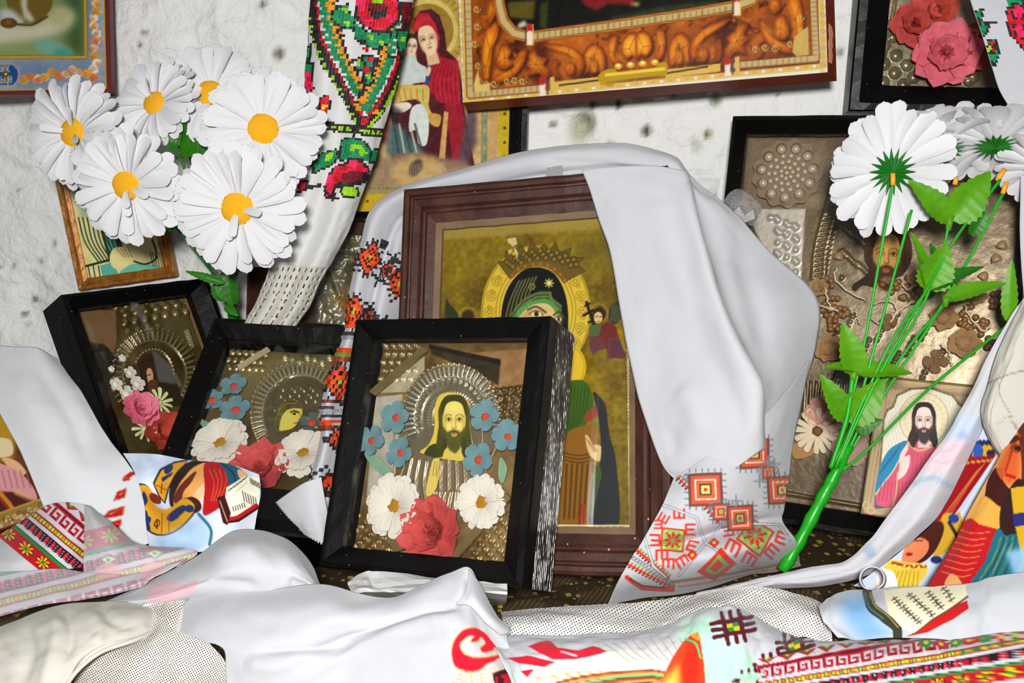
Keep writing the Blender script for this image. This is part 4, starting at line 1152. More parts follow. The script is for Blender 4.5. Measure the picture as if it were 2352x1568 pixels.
    a.poly([(1350, 1180), (1362, 1100), (1376, 1060), (1382, 1090), (1360, 1190)], (62, 88, 34), .9)
    a.line([(1335, 1160), (1330, 1205)], (150, 30, 22), 5); a.line([(1342, 1160), (1340, 1205)], (170, 40, 28), 4)
    a.poly([(980, 1203), (1452, 1205), (1452, 1220), (980, 1220)], (214, 198, 150))
    for k in range(46): a.line([(1290 + k*3.2, 1210), (1291 + k*3.2, 1210)], (70, 56, 34), 2.4, .8 if k % 5 else 0)
    I.sheet('painted_print', a, off, M_PRINT_GLOSS, label='olive gold icon print of a crowned veiled saint')
    # caption set along the right hand margin
    cu = bpy.data.curves.new('caption', 'FONT'); cu.body = 'U. L. FRAU V. D. IMMERWAHRENDEN HILFE'; cu.size = 1.0; cu.align_x = 'LEFT'
    tmp = bpy.data.objects.new('caption_text', cu); COL.objects.link(tmp)
    me = bpy.data.meshes.new_from_object(tmp.evaluated_get(bpy.context.evaluated_depsgraph_get()))
    bpy.data.objects.remove(tmp); me.name = 'caption'
    p0, p1 = I.xz(1448, 1000, off), I.xz(1443, 806, off)
    co = np.array([v.co for v in me.vertices]); L = co[:, 0].max(); d = p1 - p0; s = np.hypot(*d) / L
    ux, uz = d / np.hypot(*d)
    for v in me.vertices:
        x, y = v.co.x * s, v.co.y * s * 1.25
        v.co = (p0[0] + ux*x - uz*y, off - .0004, p0[1] + uz*x + ux*y)
    I.part('caption', me, mat('printing_ink', (60, 48, 30), rough=.8))
    I.glass(.0112)
build_I()

# ---- D: large orange ornamented icon at the top
def build_D():
    I = Icon('panel_icon', 'large wooden panel icon with orange gold scrollwork border, hanging at the top centre', 'icon', FIT['D'])
    w, h, d = I.w, I.h, I.d
    M_RED = mat('red_brown_board', (104, 34, 14), rough=.5, noise=(40, .5, (128, 48, 22)), bump=(300, .3, .0006))
    fl = .0095                                        # the board's edges flare out towards the back
    v = [(-w/2, .001, 0), (w/2, .001, 0), (w/2, .001, h), (-w/2, .001, h), (-w/2 - .001, d, -.0035), (w/2 + fl, d, -.0035), (w/2 + fl, d, h + .002), (-w/2 - .001, d, h + .002)]
    I.part('board', mesh_py('board', v, [(0, 1, 2, 3), (7, 6, 5, 4), (0, 4, 5, 1), (1, 5, 6, 2), (2, 6, 7, 3), (3, 7, 4, 0)]), M_RED)
    # chipped patch on the right edge
    e0 = np.array((w/2, .001)); e1 = np.array((w/2 + fl, d))
    pz = lambda py: I.xz(1915, py, .01)[1]
    P = [(.30, 55), (.62, 60), (.72, 75), (.60, 90), (.66, 104), (.52, 112), (.6, 125), (.46, 146), (.12, 146), (.2, 120), (.14, 100), (.3, 85), (.22, 70)]
    nrm = np.array((e1[1] - e0[1], -(e1[0] - e0[0]))); nrm /= np.hypot(*nrm)
    vv = []
    for o in (.0003, -.0004):
        for t, py in P:
            q = e0 + (e1 - e0) * t + nrm * o
            vv.append((q[0], q[1], pz(py)))
    n = len(P)
    I.part('chipped_patch', mesh_py('chipped_patch', vv, [tuple(range(n)), tuple(range(2*n-1, n-1, -1))] + [(i, i+n, (i+1) % n + n, (i+1) % n) for i in range(n)]), mat('bare_pink_gesso', (226, 150, 120), rough=.8))
    off = 0.0
    a = Art(-w/2, 0, w/2, h, .0009, (150, 72, 14), conv=lambda p: I.loc(p, off))
    a.noise(34, 40, 5, 4, (1, .6, .15)); a.noise(16, 12, 6, 2, (1, .6, .15))
    # dark shaded carving and gilded scrolls
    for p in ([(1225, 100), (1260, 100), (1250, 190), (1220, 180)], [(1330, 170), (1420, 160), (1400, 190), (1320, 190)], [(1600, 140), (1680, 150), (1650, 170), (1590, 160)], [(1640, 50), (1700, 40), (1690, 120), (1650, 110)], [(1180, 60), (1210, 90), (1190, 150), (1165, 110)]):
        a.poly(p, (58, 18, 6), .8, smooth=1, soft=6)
    rs = random.Random(12)
    for k in range(170):                       # chiselled ground
        x = rs.uniform(1100, 1850); y = rs.uniform(20, 200) - (x - 1100) * .09; t = rs.uniform(0, 6.28); L = rs.uniform(8, 22); u = rs.uniform(-1, 1)
        q = [(x, y), (x + L*cos(t), y + L*sin(t)), (x + 1.6*L*cos(t + u), y + 1.6*L*sin(t + u))]
        a.line(q, rs.choice(((60, 20, 4), (176, 82, 10), (206, 112, 16), (110, 40, 6), (60, 20, 4))), rs.uniform(4, 9), .55, smooth=1)
    def acanthus(P, col=(196, 98, 12), lit=(242, 164, 34)):
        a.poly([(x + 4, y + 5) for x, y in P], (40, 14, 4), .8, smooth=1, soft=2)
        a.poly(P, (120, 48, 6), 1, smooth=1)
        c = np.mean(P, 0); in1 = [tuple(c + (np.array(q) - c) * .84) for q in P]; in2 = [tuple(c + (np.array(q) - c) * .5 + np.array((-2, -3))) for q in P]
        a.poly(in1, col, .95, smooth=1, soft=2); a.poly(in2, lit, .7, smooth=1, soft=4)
        for q in P[::2]: a.line([tuple(c), tuple(c + (np.array(q) - c) * .8)], (110, 42, 6), 2, .5)
    yb = lambda x: 200 - (x - 1080) * .098
    yt = lambda x: 108 - (x - 1216) * .137
    for g in (-1, 1):
        T = lambda P: [(1462 + g*u, yb(1462 + g*u) + (yt(1462 + g*u) - yb(1462 + g*u)) * v) for u, v in P]
        acanthus(T([(0, .98), (26, .95), (36, .6), (24, .35), (8, .42), (0, .3)]), (222, 132, 20), (250, 190, 50))
        acanthus(T([(44, 1.0), (62, .98), (66, .6), (60, .3), (44, .2), (40, .34), (52, .45)]))
        acanthus(T([(74, .05), (72, .5), (88, .82), (108, .84), (124, .55), (124, .1), (112, .1), (110, .45), (98, .62), (88, .45), (86, .08)]), (206, 110, 16))
        acanthus(T([(90, .08), (92, .32), (98, .48), (104, .3), (104, .08)]), (214, 120, 20))
        acanthus(T([(130, .06), (136, .4), (158, .66), (196, .86), (216, 1.02), (190, 1.0), (152, .86), (126, .6), (118, .3)]))
        acanthus(T([(146, .08), (142, .3), (152, .44), (164, .3), (160, .1)]), (176, 82, 10))
        acanthus(T([(206, .04), (198, .28), (214, .42), (206, .6), (226, .7), (236, .92), (256, .84), (246, .6), (262, .5), (244, .38), (252, .16), (226, .2)]), (170, 78, 8))
        acanthus(T([(176, .05), (184, .3), (178, .5), (192, .56), (196, .3), (190, .06)]), (140, 58, 6), (190, 96, 14))
    for g, X in ((1, 1100), (-1, 1852)):       # corner sprays
        dy = 0 if g == 1 else -68
        T = lambda P: [(X + g*u, y + dy) for u, y in P]
        acanthus(T([(10, 190), (6, 130), (14, 70), (30, 42), (46, 52), (42, 84), (30, 110), (26, 150), (22, 188)]), (206, 108, 14))
        acanthus(T([(24, 186), (52, 166), (82, 150), (102, 112), (112, 116), (100, 152), (78, 176), (48, 190)]))
        acanthus(T([(40, 150), (44, 120), (56, 100), (74, 116), (66, 136), (78, 146), (58, 160)]), (190, 92, 12))
        acanthus(T([(20, 60), (22, 20), (34, -10), (40, 20), (34, 40)]), (176, 84, 10)); acanthus(T([(60, 80), (70, 60), (86, 78), (80, 98), (66, 96)]), (170, 76, 8))
    # dark inner painting with rounded corners
    inner = [(1142, -260), (1142, 10), (1150, 50), (1175, 82), (1215, 92), (1400, 66), (1600, 38), (1700, 20), (1735, 5), (1750, -30), (1752, -300)]
    a.poly(inner, (12, 10, 5))
    for p, c in (([(1165, 5), (1230, 0), (1225, 45), (1170, 40)], (92, 80, 18)), ([(1240, 10), (1260, 0), (1255, 70), (1240, 60)], (50, 62, 18)), ([(1320, -20), (1470, -30), (1455, 12), (1400, 8), (1370, 24), (1345, 14)], (128, 22, 22)), ([(1400, 40), (1520, 15), (1650, 0), (1655, 28), (1420, 58)], (40, 52, 22)), ([(1445, 8), (1470, 4), (1465, 16)], (170, 170, 90)), ([(1190, 55), (1205, 46), (1212, 60), (1188, 66)], (206, 200, 170))):
        a.poly(p, c, .9, soft=3)
    a.noise(6, 3, 9, 1)
    band = [(1146, -260), (1146, 8), (1156, 48), (1180, 76), (1216, 85), (1400, 60), (1600, 30), (1690, 14), (1728, 0), (1742, -34), (1744, -300)]
    a.line(band, (120, 50, 14), 27); a.line(band, (208, 150, 54), 23); a.line(band, (120, 46, 14), 19.5); a.line(band, (188, 164, 104), 15)
    for k in range(34):
        t = 1235 + k*13.5; y = 85 - (t - 1216) * .137
        a.line([(t, y - 6), (t, y + 7)], (128, 104, 56), 3 if k % 4 else 6, .7)
    for x, y in ((1216, 82), (1692, 14)):
        a.poly([(x - 9, y - 25), (x + 9, y - 26), (x + 10, y + 22), (x - 8, y + 22)], (206, 176, 86)); a.poly([(x - 5, y - 26), (x + 6, y - 26), (x + 6, y - 8), (x - 5, y - 8)], (176, 30, 24), smooth=1); a.poly([(x - 5, y - 8), (x + 6, y - 8), (x + 6, y + 18), (x - 5, y + 18)], (226, 206, 186), smooth=1); a.line([(x - 8, y - 22), (x - 8, y + 18)], (40, 40, 50), 3)
    # outer straight bands
    def band2(p, w0):
        a.line(p, (110, 44, 16), w0 * 1.35); a.line(p, (186, 160, 106), w0)
    L = [(1049, -300), (1056, 0), (1064, 244), (1480, 200), (1899, 160), (1893, 0), (1886, -400)]
    a.line(L, (214, 210, 196), 26)                                # pale margin
    M2 = [(1056, -300), (1064, 0), (1070, 234), (1480, 190), (1893, 152), (1886, 0), (1880, -400)]
    a.line(M2, (206, 172, 86), 12)
    for k in range(12):
        y = 15 + k*19; curl(a, 1058, y, 7, (150, 146, 120) if k % 2 else (196, 152, 60), 2.2, 1 if k % 3 else -1); curl(a, 1890, y - 40, 7, (150, 146, 120) if k % 2 else (196, 152, 60), 2.2)
    for k in range(40):
        x = 1110 + k*19.5; a.ell(x, 232 - (x - 1070)*.1, 4, 3, (222, 226, 226) if k % 2 else (206, 150, 50), .9)
    N = [(1064, -300), (1075, 10), (1080, 218), (1240, 203)]; band2(N, 14)
    N2 = [(1690, 150), (1874, 134), (1868, 0), (1862, -300)]; band2(N2, 14)
    for k in range(12):
        a.line([(1090 + k*13, 224 - k*1.3), (1090 + k*13, 210 - k*1.3)], (120, 98, 60), 3, .6); a.line([(1700 + k*14, 157 - k*1.3), (1700 + k*14, 143 - k*1.3)], (120, 98, 60), 3, .6)
        a.line([(1070, 10 + k*17), (1084, 10 + k*17)], (120, 98, 60), 3, .6); a.line([(1862, 5 + k*11), (1876, 5 + k*11)], (120, 98, 60), 3, .6)
    for x, y in ((1245, 204), (1670, 158)):
        a.poly([(x - 6, y - 24), (x + 7, y - 26), (x + 8, y + 16), (x - 5, y + 18)], (226, 206, 186)); a.poly([(x - 6, y - 26), (x + 7, y - 28), (x + 7, y - 12), (x - 6, y - 10)], (166, 34, 24), smooth=1); a.line([(x + 12, y - 20), (x + 13, y + 12)], (60, 66, 80), 4); a.poly([(x + 18, y - 26), (x + 28, y - 28), (x + 29, y + 12), (x + 19, y + 14)], (206, 164, 84))
    # gold rod and central bulb
    a.poly([(1272, 188), (1380, 176), (1380, 196), (1272, 208)], (206, 168, 74)); a.poly([(1528, 160), (1655, 146), (1655, 164), (1528, 180)], (206, 168, 74))
    a.line([(1285, 196), (1376, 184)], (40, 36, 12), 4); a.line([(1532, 168), (1625, 153)], (40, 36, 12), 4)
    a.poly([(1375, 172), (1392, 160), (1412, 158), (1425, 166), (1500, 156), (1512, 146), (1530, 144), (1532, 166), (1520, 178), (1500, 176), (1425, 186), (1405, 200), (1388, 196), (1375, 188)], (176, 138, 10), smooth=1)
    a.line([(1392, 172), (1525, 158)], (226, 194, 50), 7); a.line([(1395, 190), (1520, 174)], (128, 96, 4), 4, .7)
    for k in range(4): a.ell(1420 + k*28, 152 - k*3, 9, 7, (206, 164, 40)); a.ell(1420 + k*28, 150 - k*3, 4, 3, (250, 236, 150))
    # lace curls inside the border
    for x, y in ((1100, 185), (1118, 192), (1165, 186), (1182, 183), (1200, 186), (1135, 192), (1735, 112), (1757, 108), (1780, 110), (1815, 100), (1840, 70), (1838, 40), (1098, 150), (1096, 60), (1095, 20), (1090, 100)):
        curl(a, x, y, 9, (196, 168, 92), 2.6); curl(a, x + 9, y + 4, 6, (74, 62, 26), 1.8, -1)
    a.poly([(1088, 195), (1098, 160), (1102, 195), (1125, 190), (1125, 208), (1090, 212)], (206, 176, 96)); a.poly([(1820, 120), (1824, 85), (1856, 60), (1858, 126), (1830, 130)], (196, 168, 90), .9)
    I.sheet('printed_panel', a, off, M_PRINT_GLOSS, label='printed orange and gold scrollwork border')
    b = I.part('back_support', box(-w/2 + .03, d, .02, w/2 - .03, d + .004, h - .02, 'back_support'), M_CARD)
build_D()

# ---- C: mother in red behind the embroidered towel
def build_C():
    I = Icon('framed_icon', 'tall icon of a woman in red holding a child, behind the embroidered towel', 'icon', FIT['C'])
    I.rails((.017, .017, .017, .0085), [(0, .02), (0, .002), (.3, .001), (.32, -.001), (.5, -.0025), (.68, -.001), (.7, .002), (1, .004), (1, .02)], M_BLACK)
    I.board(.010, .0195, M_CARD, .003)
    off = .0085
    a = I.art(off, .0008, (196, 160, 106))
    a.noise(16, 30, 5, 3)
    a.poly([(1150, -300), (1182, -300), (1172, 500), (1142, 500)], (190, 164, 24)); a.poly([(690, 445), (1180, 440), (1180, 490), (690, 490)], (190, 160, 22))
    for k in range(30): a.ell(1163 - k*.3, 265 + k*33 - 400, 3.4, 3.4, (70, 50, 8)); a.ell(700 + k*16, 462, 3.4, 3.4, (80, 58, 8), 1 if k % 2 else 0)
    a.poly([(1110, -300), (1130, -300), (1118, 400), (1104, 400)], (132, 134, 92)); a.poly([(740, 425), (1110, 415), (1110, 440), (740, 448)], (150, 138, 90))
    for k in range(26): a.ell(1118 - k*.2, -100 + k*20, 4, 5, (92, 126, 116) if k % 2 else (176, 150, 80)); a.ell(850 + k*10, 432, 3, 3, (176, 70, 70) if k % 4 == 0 else (110, 120, 90))
    a.poly([(1130, -300), (1150, -300), (1140, 400), (1122, 400)], (190, 150, 96))
    # halo
    a.ell(982, 70, 92, 95, (176, 146, 62)); a.ell(982, 70, 70, 74, (206, 182, 96)); a.ell(982, 70, 60, 62, (150, 118, 44))
    for k in range(40):
        t = 2*pi*k/40; a.line([(982 + 78*cos(t), 70 + 80*sin(t)), (982 + 90*cos(t), 70 + 93*sin(t))], (120, 90, 30), 2)
    # robe
    a.poly([(950, 45), (965, 25), (990, 20), (1010, 35), (1022, 75), (1026, 115), (1052, 140), (1062, 200), (1065, 240), (1075, 300), (1090, 380), (900, 400), (900, 250), (960, 180)], (74, 22, 30), smooth=0)
    a.poly([(945, 60), (960, 30), (985, 30), (992, 50), (1000, 100), (1010, 130), (1050, 140), (1058, 215), (1020, 235), (985, 195), (960, 220), (985, 150), (1000, 120), (960, 70)], (168, 26, 42), smooth=0)
    a.poly([(990, 130), (1052, 140), (1058, 240), (1010, 236), (980, 200), (1000, 160)], (176, 26, 44))
    for k in range(7): a.line([(1005 + k*7, 140), (985 + k*10, 190), (990 + k*10, 235)], (112, 12, 30), 3, .7, smooth=1)
    a.poly([(1020, 235), (1062, 240), (1072, 320), (1066, 370), (1040, 370), (1030, 300)], (150, 22, 38)); a.poly([(1072, 250), (1095, 260), (1095, 330), (1070, 380), (1050, 380)], (82, 62, 72), .9, soft=4)
    a.poly([(1020, 255), (1030, 258), (1022, 365), (1008, 365)], (206, 154, 90))
    a.poly([(960, 40), (985, 34), (1000, 55), (1010, 90), (1004, 110), (990, 55), (950, 75), (944, 62)], (184, 36, 48))
    face(a, 983, 92, 23, 33, -14, (226, 196, 158), (168, 116, 84), (70, 26, 26), beard=False, longhair=False, lip=(186, 66, 60))
    # child
    a.ell(945, 98, 15, 22, (60, 46, 34)); face(a, 946, 108, 13, 20, 6, (222, 198, 168), (170, 124, 92), (56, 44, 36), beard=False, longhair=False)
    a.poly([(930, 130), (950, 128), (962, 145), (985, 160), (980, 185), (950, 192), (916, 198), (915, 165)], (192, 200, 196), smooth=1)
    a.poly([(980, 150), (992, 150), (985, 195), (976, 195)], (30, 70, 120)); a.poly([(976, 168), (985, 152), (990, 160), (984, 175)], (222, 180, 148), smooth=1)
    a.poly([(905, 200), (950, 195), (985, 200), (985, 245), (1000, 275), (985, 280), (960, 230), (905, 235)], (206, 176, 92), smooth=1)
    for k in range(5): a.line([(915 + k*14, 205), (920 + k*13, 232)], (150, 116, 50), 3, .7)
    a.poly([(900, 240), (935, 235), (945, 245), (925, 258), (902, 256)], (226, 212, 190), smooth=1); a.poly([(945, 250), (970, 240), (985, 275), (980, 330), (962, 330), (955, 300), (940, 300)], (206, 214, 206), smooth=1)
    a.poly([(985, 262), (1012, 265), (1008, 290), (990, 285)], (196, 150, 70), smooth=1)
    a.poly([(880, 290), (905, 280), (960, 330), (975, 355), (890, 360)], (72, 104, 104), .9, soft=4)
    for k in range(5): a.line([(905 + k*12, 285), (915 + k*14, 350)], (206, 206, 186) if k % 2 else (40, 56, 60), 5, .7)
    a.poly([(880, 270), (895, 272), (890, 320), (870, 330)], (196, 70, 70), .8, soft=3)
    a.poly([(840, 365), (960, 350), (1080, 375), (1080, 425), (830, 425)], (146, 122, 92), .9, soft=6)
    a.ell(960, 395, 60, 38, (190, 156, 96), .9, soft=6); a.ell(955, 385, 14, 22, (84, 66, 60), .95, 35, soft=2)
    for k in range(24): a.line([(905 + k*5, 372 + (k*7) % 9), (895 + k*6, 410)], (218, 190, 140), 1.5, .5)
    a.poly([(890, 235), (925, 255), (915, 285), (895, 275)], (44, 34, 34), .8, soft=3)
    a.noise(9, 5, 8, 2)
    I.sheet('painted_print', a, off, M_PRINT, label='printed mother and child with gold studded border')
    x = I.w/2
build_C()

# ---- A: icon with blue ornament border, top left
def build_A():
    I = Icon('panel_icon', 'icon panel with silver blue ornament border and clouds, in the top left corner', 'icon', FIT['A'])
    w, h, d = I.w, I.h, I.d
    I.part('board', box(-w/2, .001, 0, w/2, d, h, 'board'), mat('dark_red_board', (92, 14, 10), rough=.5))
    off = 0.0
    a = Art(-w/2 + .001, .0035, w/2 - .004, h - .001, .001, (150, 160, 172), conv=lambda p: I.loc(p, off))
    a.noise(14, 20, 3, 3); a.noise(10, 3, 5, 1)
    a.poly([(150, -200), (215, -200), (215, 130), (205, 190), (30, 200), (30, 140), (196, 132)], (96, 122, 158), .7, soft=14)
    a.line([(-300, 211), (0, 211), (246, 205), (238, -200), (235, -400)], (196, 150, 22), 9)
    # painting
    a.poly([(-300, -400), (188, -400), (195, 130), (-300, 134)], (120, 138, 88))
    a.poly([(-300, -400), (188, -400), (190, -10), (-300, -60)], (70, 80, 40))
    a.poly([(120, -60), (190, -60), (194, 128), (170, 128), (150, 90), (170, 40)], (48, 78, 34), .9, soft=12)
    a.poly([(-50, 40), (60, 58), (110, 40), (130, 20), (170, 30), (160, 60), (110, 85), (60, 95), (-50, 105)], (206, 200, 170), .95, smooth=1, soft=10)
    a.poly([(110, 25), (135, 18), (165, 30), (150, 60), (115, 60)], (176, 170, 110), .8, soft=8)
    a.poly([(80, 95), (115, 90), (150, 108), (168, 125), (120, 128), (90, 120)], (110, 170, 150), .9, smooth=1, soft=4)
    a.poly([(125, 115), (150, 112), (170, 127), (125, 129)], (40, 150, 130), .9, soft=4)
    a.poly([(-60, 100), (70, 105), (110, 128), (-60, 130)], (142, 160, 100), .7, soft=8)
    a.poly([(20, -40), (110, -40), (120, 10), (105, 35), (85, 50), (50, 52), (30, 30), (18, 20)], (110, 86, 20), smooth=1)
    a.poly([(48, -40), (62, -40), (62, 20), (80, 45), (70, 52), (55, 40), (48, 10)], (196, 200, 180), .9, soft=2)
    a.poly([(0, 22), (25, 20), (50, 40), (60, 54), (40, 58), (0, 42)], (196, 200, 200), .9, soft=4); a.ell(20, 53, 20, 12, (92, 62, 12)); a.ell(18, 52, 8, 6, (146, 104, 30), .7, soft=3)
    a.line([(40, 56), (75, 56), (108, 38)], (74, 62, 14), 6, .9, smooth=1)
    a.line([(-300, 132), (197, 131), (190, -400)], (120, 84, 10), 8); a.line([(-300, 132), (197, 131), (190, -400)], (206, 158, 40), 5)
    # acanthus ornament
    oc = [(236, 164, 60), (226, 180, 160), (238, 226, 206), (214, 112, 66), (206, 150, 66)]
    rs = random.Random(3)
    for i in range(15):
        y = -60 + i*17; x = 218 + 4*math.sin(i*1.7)
        for k in range(3):
            c = rs.choice(oc); a.poly([(x - 9 + rs.uniform(-3, 3), y), (x + rs.uniform(-4, 4), y + 10), (x + 10 + rs.uniform(-3, 3), y + rs.uniform(-4, 6)), (x + rs.uniform(-6, 6), y - 9)], c, .95, smooth=1)
        curl(a, x + rs.uniform(-5, 5), y + 4, 6, (168, 104, 30), 2, 1 if i % 2 else -1)
    for i in range(11):
        x = 55 + i*16; y = 185 - 20*math.sin(min(i, 8)/8*1.4) - 6*math.sin(i*2)
        for k in range(3):
            c = rs.choice(oc); a.poly([(x - 11, y + rs.uniform(-4, 4)), (x, y - 9 + rs.uniform(-4, 3)), (x + 11, y + rs.uniform(-5, 5)), (x + 2, y + 9)], c, .95, smooth=1)
        curl(a, x + rs.uniform(-4, 4), y, 7, (176, 116, 30), 2.2, 1 if i % 2 else -1)
    # blue cartouche with gold lettering
    ca = [(-120, 146), (32, 146), (44, 158), (46, 172), (42, 188), (32, 198), (-120, 198)]
    a.poly(ca, (176, 160, 140)); a.poly([(-120, 149), (29, 149), (40, 160), (42, 172), (38, 186), (29, 195), (-120, 195)], (14, 74, 140))
    g = (212, 186, 146)
    for p in ([(2, 152), (2, 164), (6, 164)], [(10, 152), (6, 154), (6, 162), (11, 164), (11, 160)], [(6, 158), (10, 157)], [(13, 151), (17, 158), (20, 151)], [(17, 157), (15, 166)], [(17, 158), (21, 165)],
              [(2, 176), (2, 190)], [(2, 183), (7, 183), (7, 190), (2, 190)], [(11, 176), (11, 189), (17, 189), (17, 176)], [(17, 189), (18, 193)], [(20, 175), (20, 190)], [(26, 175), (26, 190)], [(20, 183), (26, 181)]):
        a.line(p, g, 2.4)
    I.sheet('printed_panel', a, off, M_GILT, label='printed cloud painting with ornament border')
    x, z = I.xz(11, 169, -.002)
    ob('brass_nail', dome_mesh(mat('brass', (190, 160, 60), rough=.25, metal=.9), .8, bumpy=0), None, I.root, I.M @ Matrix.Translation((x, -.0005, z)) @ Matrix.Rotation(pi/2, 4, 'X') @ Matrix.Scale(.0032, 4))
build_A()

# ---- B: small gilt framed picture behind the daisies
def build_B():
    I = Icon('framed_picture', 'small gilt framed picture in green and yellow tones, on the wall behind the daisies', 'picture', FIT['B'])
    mg = mat('worn_gilt_moulding', (122, 66, 16), rough=.4, metal=.3, noise=(120, .5, (176, 118, 40)), bump=(260, .6, .0012))
    I.rails((.0115,)*4, [(0, .011), (0, .001), (.1, 0), (.4, .0008), (.45, -.0006), (.6, -.0006), (.65, .001), (1, .003), (1, .011)], mg)
    I.board(.006, .0115, M_CARD, .003)
    off = .0045
    a = I.art(off, .0006, (226, 214, 146))
    a.noise(9, 12, 4, 2)
    teal, dk = (92, 176, 160), (24, 52, 40)
    a.poly([(150, 395), (340, 380), (360, 470), (190, 500)], (90, 150, 140), .7, soft=8)
    a.poly([(215, 470), (250, 470), (290, 590), (250, 600)], (50, 60, 44), .9)
    a.poly([(240, 530), (270, 520), (268, 575), (250, 575)], teal, .9)
    for k in range(9): a.line([(180 + k*10, 500), (195 + k*9, 555), (225 + k*8, 600)], dk, 3.4, .9, smooth=1)
    for k in range(6): a.line([(190 + k*12, 610), (200 + k*11, 655)], dk, 3, .9)
    a.line([(193, 612), (240, 600), (300, 585)], dk, 5, smooth=1)
    a.poly([(230, 610), (262, 600), (275, 640), (240, 655)], teal); a.poly([(275, 625), (310, 605), (370, 612), (372, 622), (300, 640), (278, 645)], (112, 190, 160), smooth=1)
    a.poly([(252, 590), (262, 570), (290, 568), (305, 580), (300, 600), (275, 618), (258, 612)], (236, 222, 150), smooth=1)
    for k in range(4): a.line([(268 + k*9, 572), (285 + k*6, 590)], (120, 116, 60), 1.6)
    a.poly([(300, 560), (320, 545), (350, 550), (352, 590), (330, 605), (305, 590)], (232, 216, 150), smooth=1)
    a.line([(350, 550), (360, 590), (335, 606), (308, 600)], dk, 4, smooth=1)
    for k in range(5): a.line([(345 + k*5, 580), (352 + k*5, 612)], dk, 2)
    for k in range(5): a.line([(275, 640 + k*3), (330, 620 + k*5)], (60, 120, 96), 2, .7)
    I.sheet('printed_picture', a, off, M_PRINT, label='green and yellow print of a robed figure')
build_B()

# ---- K: small laminated card icon on the right
def build_K():
    I = Icon('card_icon', 'small card icon of a bearded man in pink and blue robes, leaning at the right', 'icon', FIT['K'])
    w, h, d = I.w, I.h, I.d
    I.part('card_board', box(-w/2, .0006, 0, w/2, d, h, 'card_board'), mat('maroon_card_edge', (104, 14, 26), rough=.5))
    off = 0.0
    a = Art(-w/2 + .0006, .0006, w/2 - .0006, h - .0006, .00045, (176, 148, 112), conv=lambda p: I.loc(p, off))
    a.noise(8, 10, 3, 2)
    a.line([(2024, 866), (2262, 889), (2223, 1214), (1979, 1180)], (112, 104, 34), 7, closed=True)
    for k in range(60):                        # plaited border
        t = k / 60
        for p0, p1 in (((2042, 877), (2262, 900)), ((2030, 900), (1988, 1170))):
            x, y = p0[0] + (p1[0]-p0[0])*t, p0[1] + (p1[1]-p0[1])*t
            a.ring(x, y, 6, 6, (208, 182, 140), 1.3, .8); a.ring(x + 3, y + 9 if p0[0] == 2042 else y, 6, 6, (120, 94, 60), 1.1, .6)
    ar = [(2012, 1160), (2028, 960), (2035, 940), (2050, 930), (2058, 905), (2090, 890), (2140, 888), (2190, 905), (2205, 925), (2225, 940), (2225, 1180)]
    a.poly(ar, (108, 98, 50)); a.poly([(x + (4 if x < 2120 else -4), y + 5) for x, y in ar], (232, 226, 206))
    for k in range(30):
        a.line([(2020 + k*8, 895), (1960 + k*8, 1170)], (190, 180, 156), .8, .6); a.line([(1980 + k*8, 895), (2060 + k*8, 1170)], (190, 180, 156), .8, .6)
    a.ell(2122, 962, 58, 62, (232, 220, 184)); a.ring(2122, 962, 56, 60, (196, 172, 116), 2); a.ring(2122, 962, 44, 47, (206, 186, 136), 1.2)
    for k in range(24):
        t = 2*pi*k/24; a.line([(2122 + 34*cos(t), 962 + 36*sin(t)), (2122 + 55*cos(t), 962 + 58*sin(t))], (206, 184, 134), 1.2, .8)
    a.poly([(2006, 1165), (2018, 1090), (2040, 1035), (2075, 1012), (2105, 1010), (2150, 1025), (2200, 1060), (2200, 1175)], (210, 76, 108), smooth=0)
    a.poly([(2010, 1130), (2022, 1070), (2045, 1030), (2082, 1012), (2075, 1035), (2050, 1080), (2028, 1110)], (20, 128, 172), smooth=1)
    a.line([(2012, 1135), (2030, 1108), (2052, 1080), (2078, 1032), (2086, 1015)], (190, 196, 160), 3.4, smooth=1)
    for k in range(6): a.line([(2020 + k*7, 1090 - k*9), (2030 + k*7, 1070 - k*9)], (10, 84, 130), 2, .8)
    for k in range(9): a.line([(2025 + k*8, 1105), (2018 + k*9, 1150)], (150, 34, 66), 2, .7); a.line([(2090 + k*9, 1040), (2085 + k*9, 1090)], (164, 44, 78), 1.8, .6)
    a.poly([(2008, 1130), (2014, 1160), (2040, 1166), (2010, 1168)], (30, 90, 100))
    a.line([(2062, 1085), (2058, 1130), (2050, 1165)], (196, 156, 110), 4, smooth=1)
    a.poly([(2067, 1045), (2083, 1020), (2086, 1030), (2078, 1048), (2090, 1045), (2088, 1070), (2078, 1090), (2062, 1100), (2066, 1070)], (232, 202, 196), smooth=1)
    a.line([(2088, 1020), (2110, 1034), (2140, 1026)], (200, 168, 110), 5, smooth=1)
    face(a, 2122, 968, 22, 34, 0, (236, 212, 200), (170, 120, 116), (34, 22, 24), eyes=(30, 40, 50), lip=(176, 84, 84))
    a.poly([(2085, 1010), (2094, 985), (2102, 990), (2098, 1012)], (44, 28, 30), smooth=1)
    for x, y in ((1990, 1160), (2000, 1172)): a.ring(x, y, 8, 8, (214, 180, 120), 2)
    I.sheet('printed_panel', a, off, M_GILT, label='printed bearded figure on pale gold lattice')
build_K()

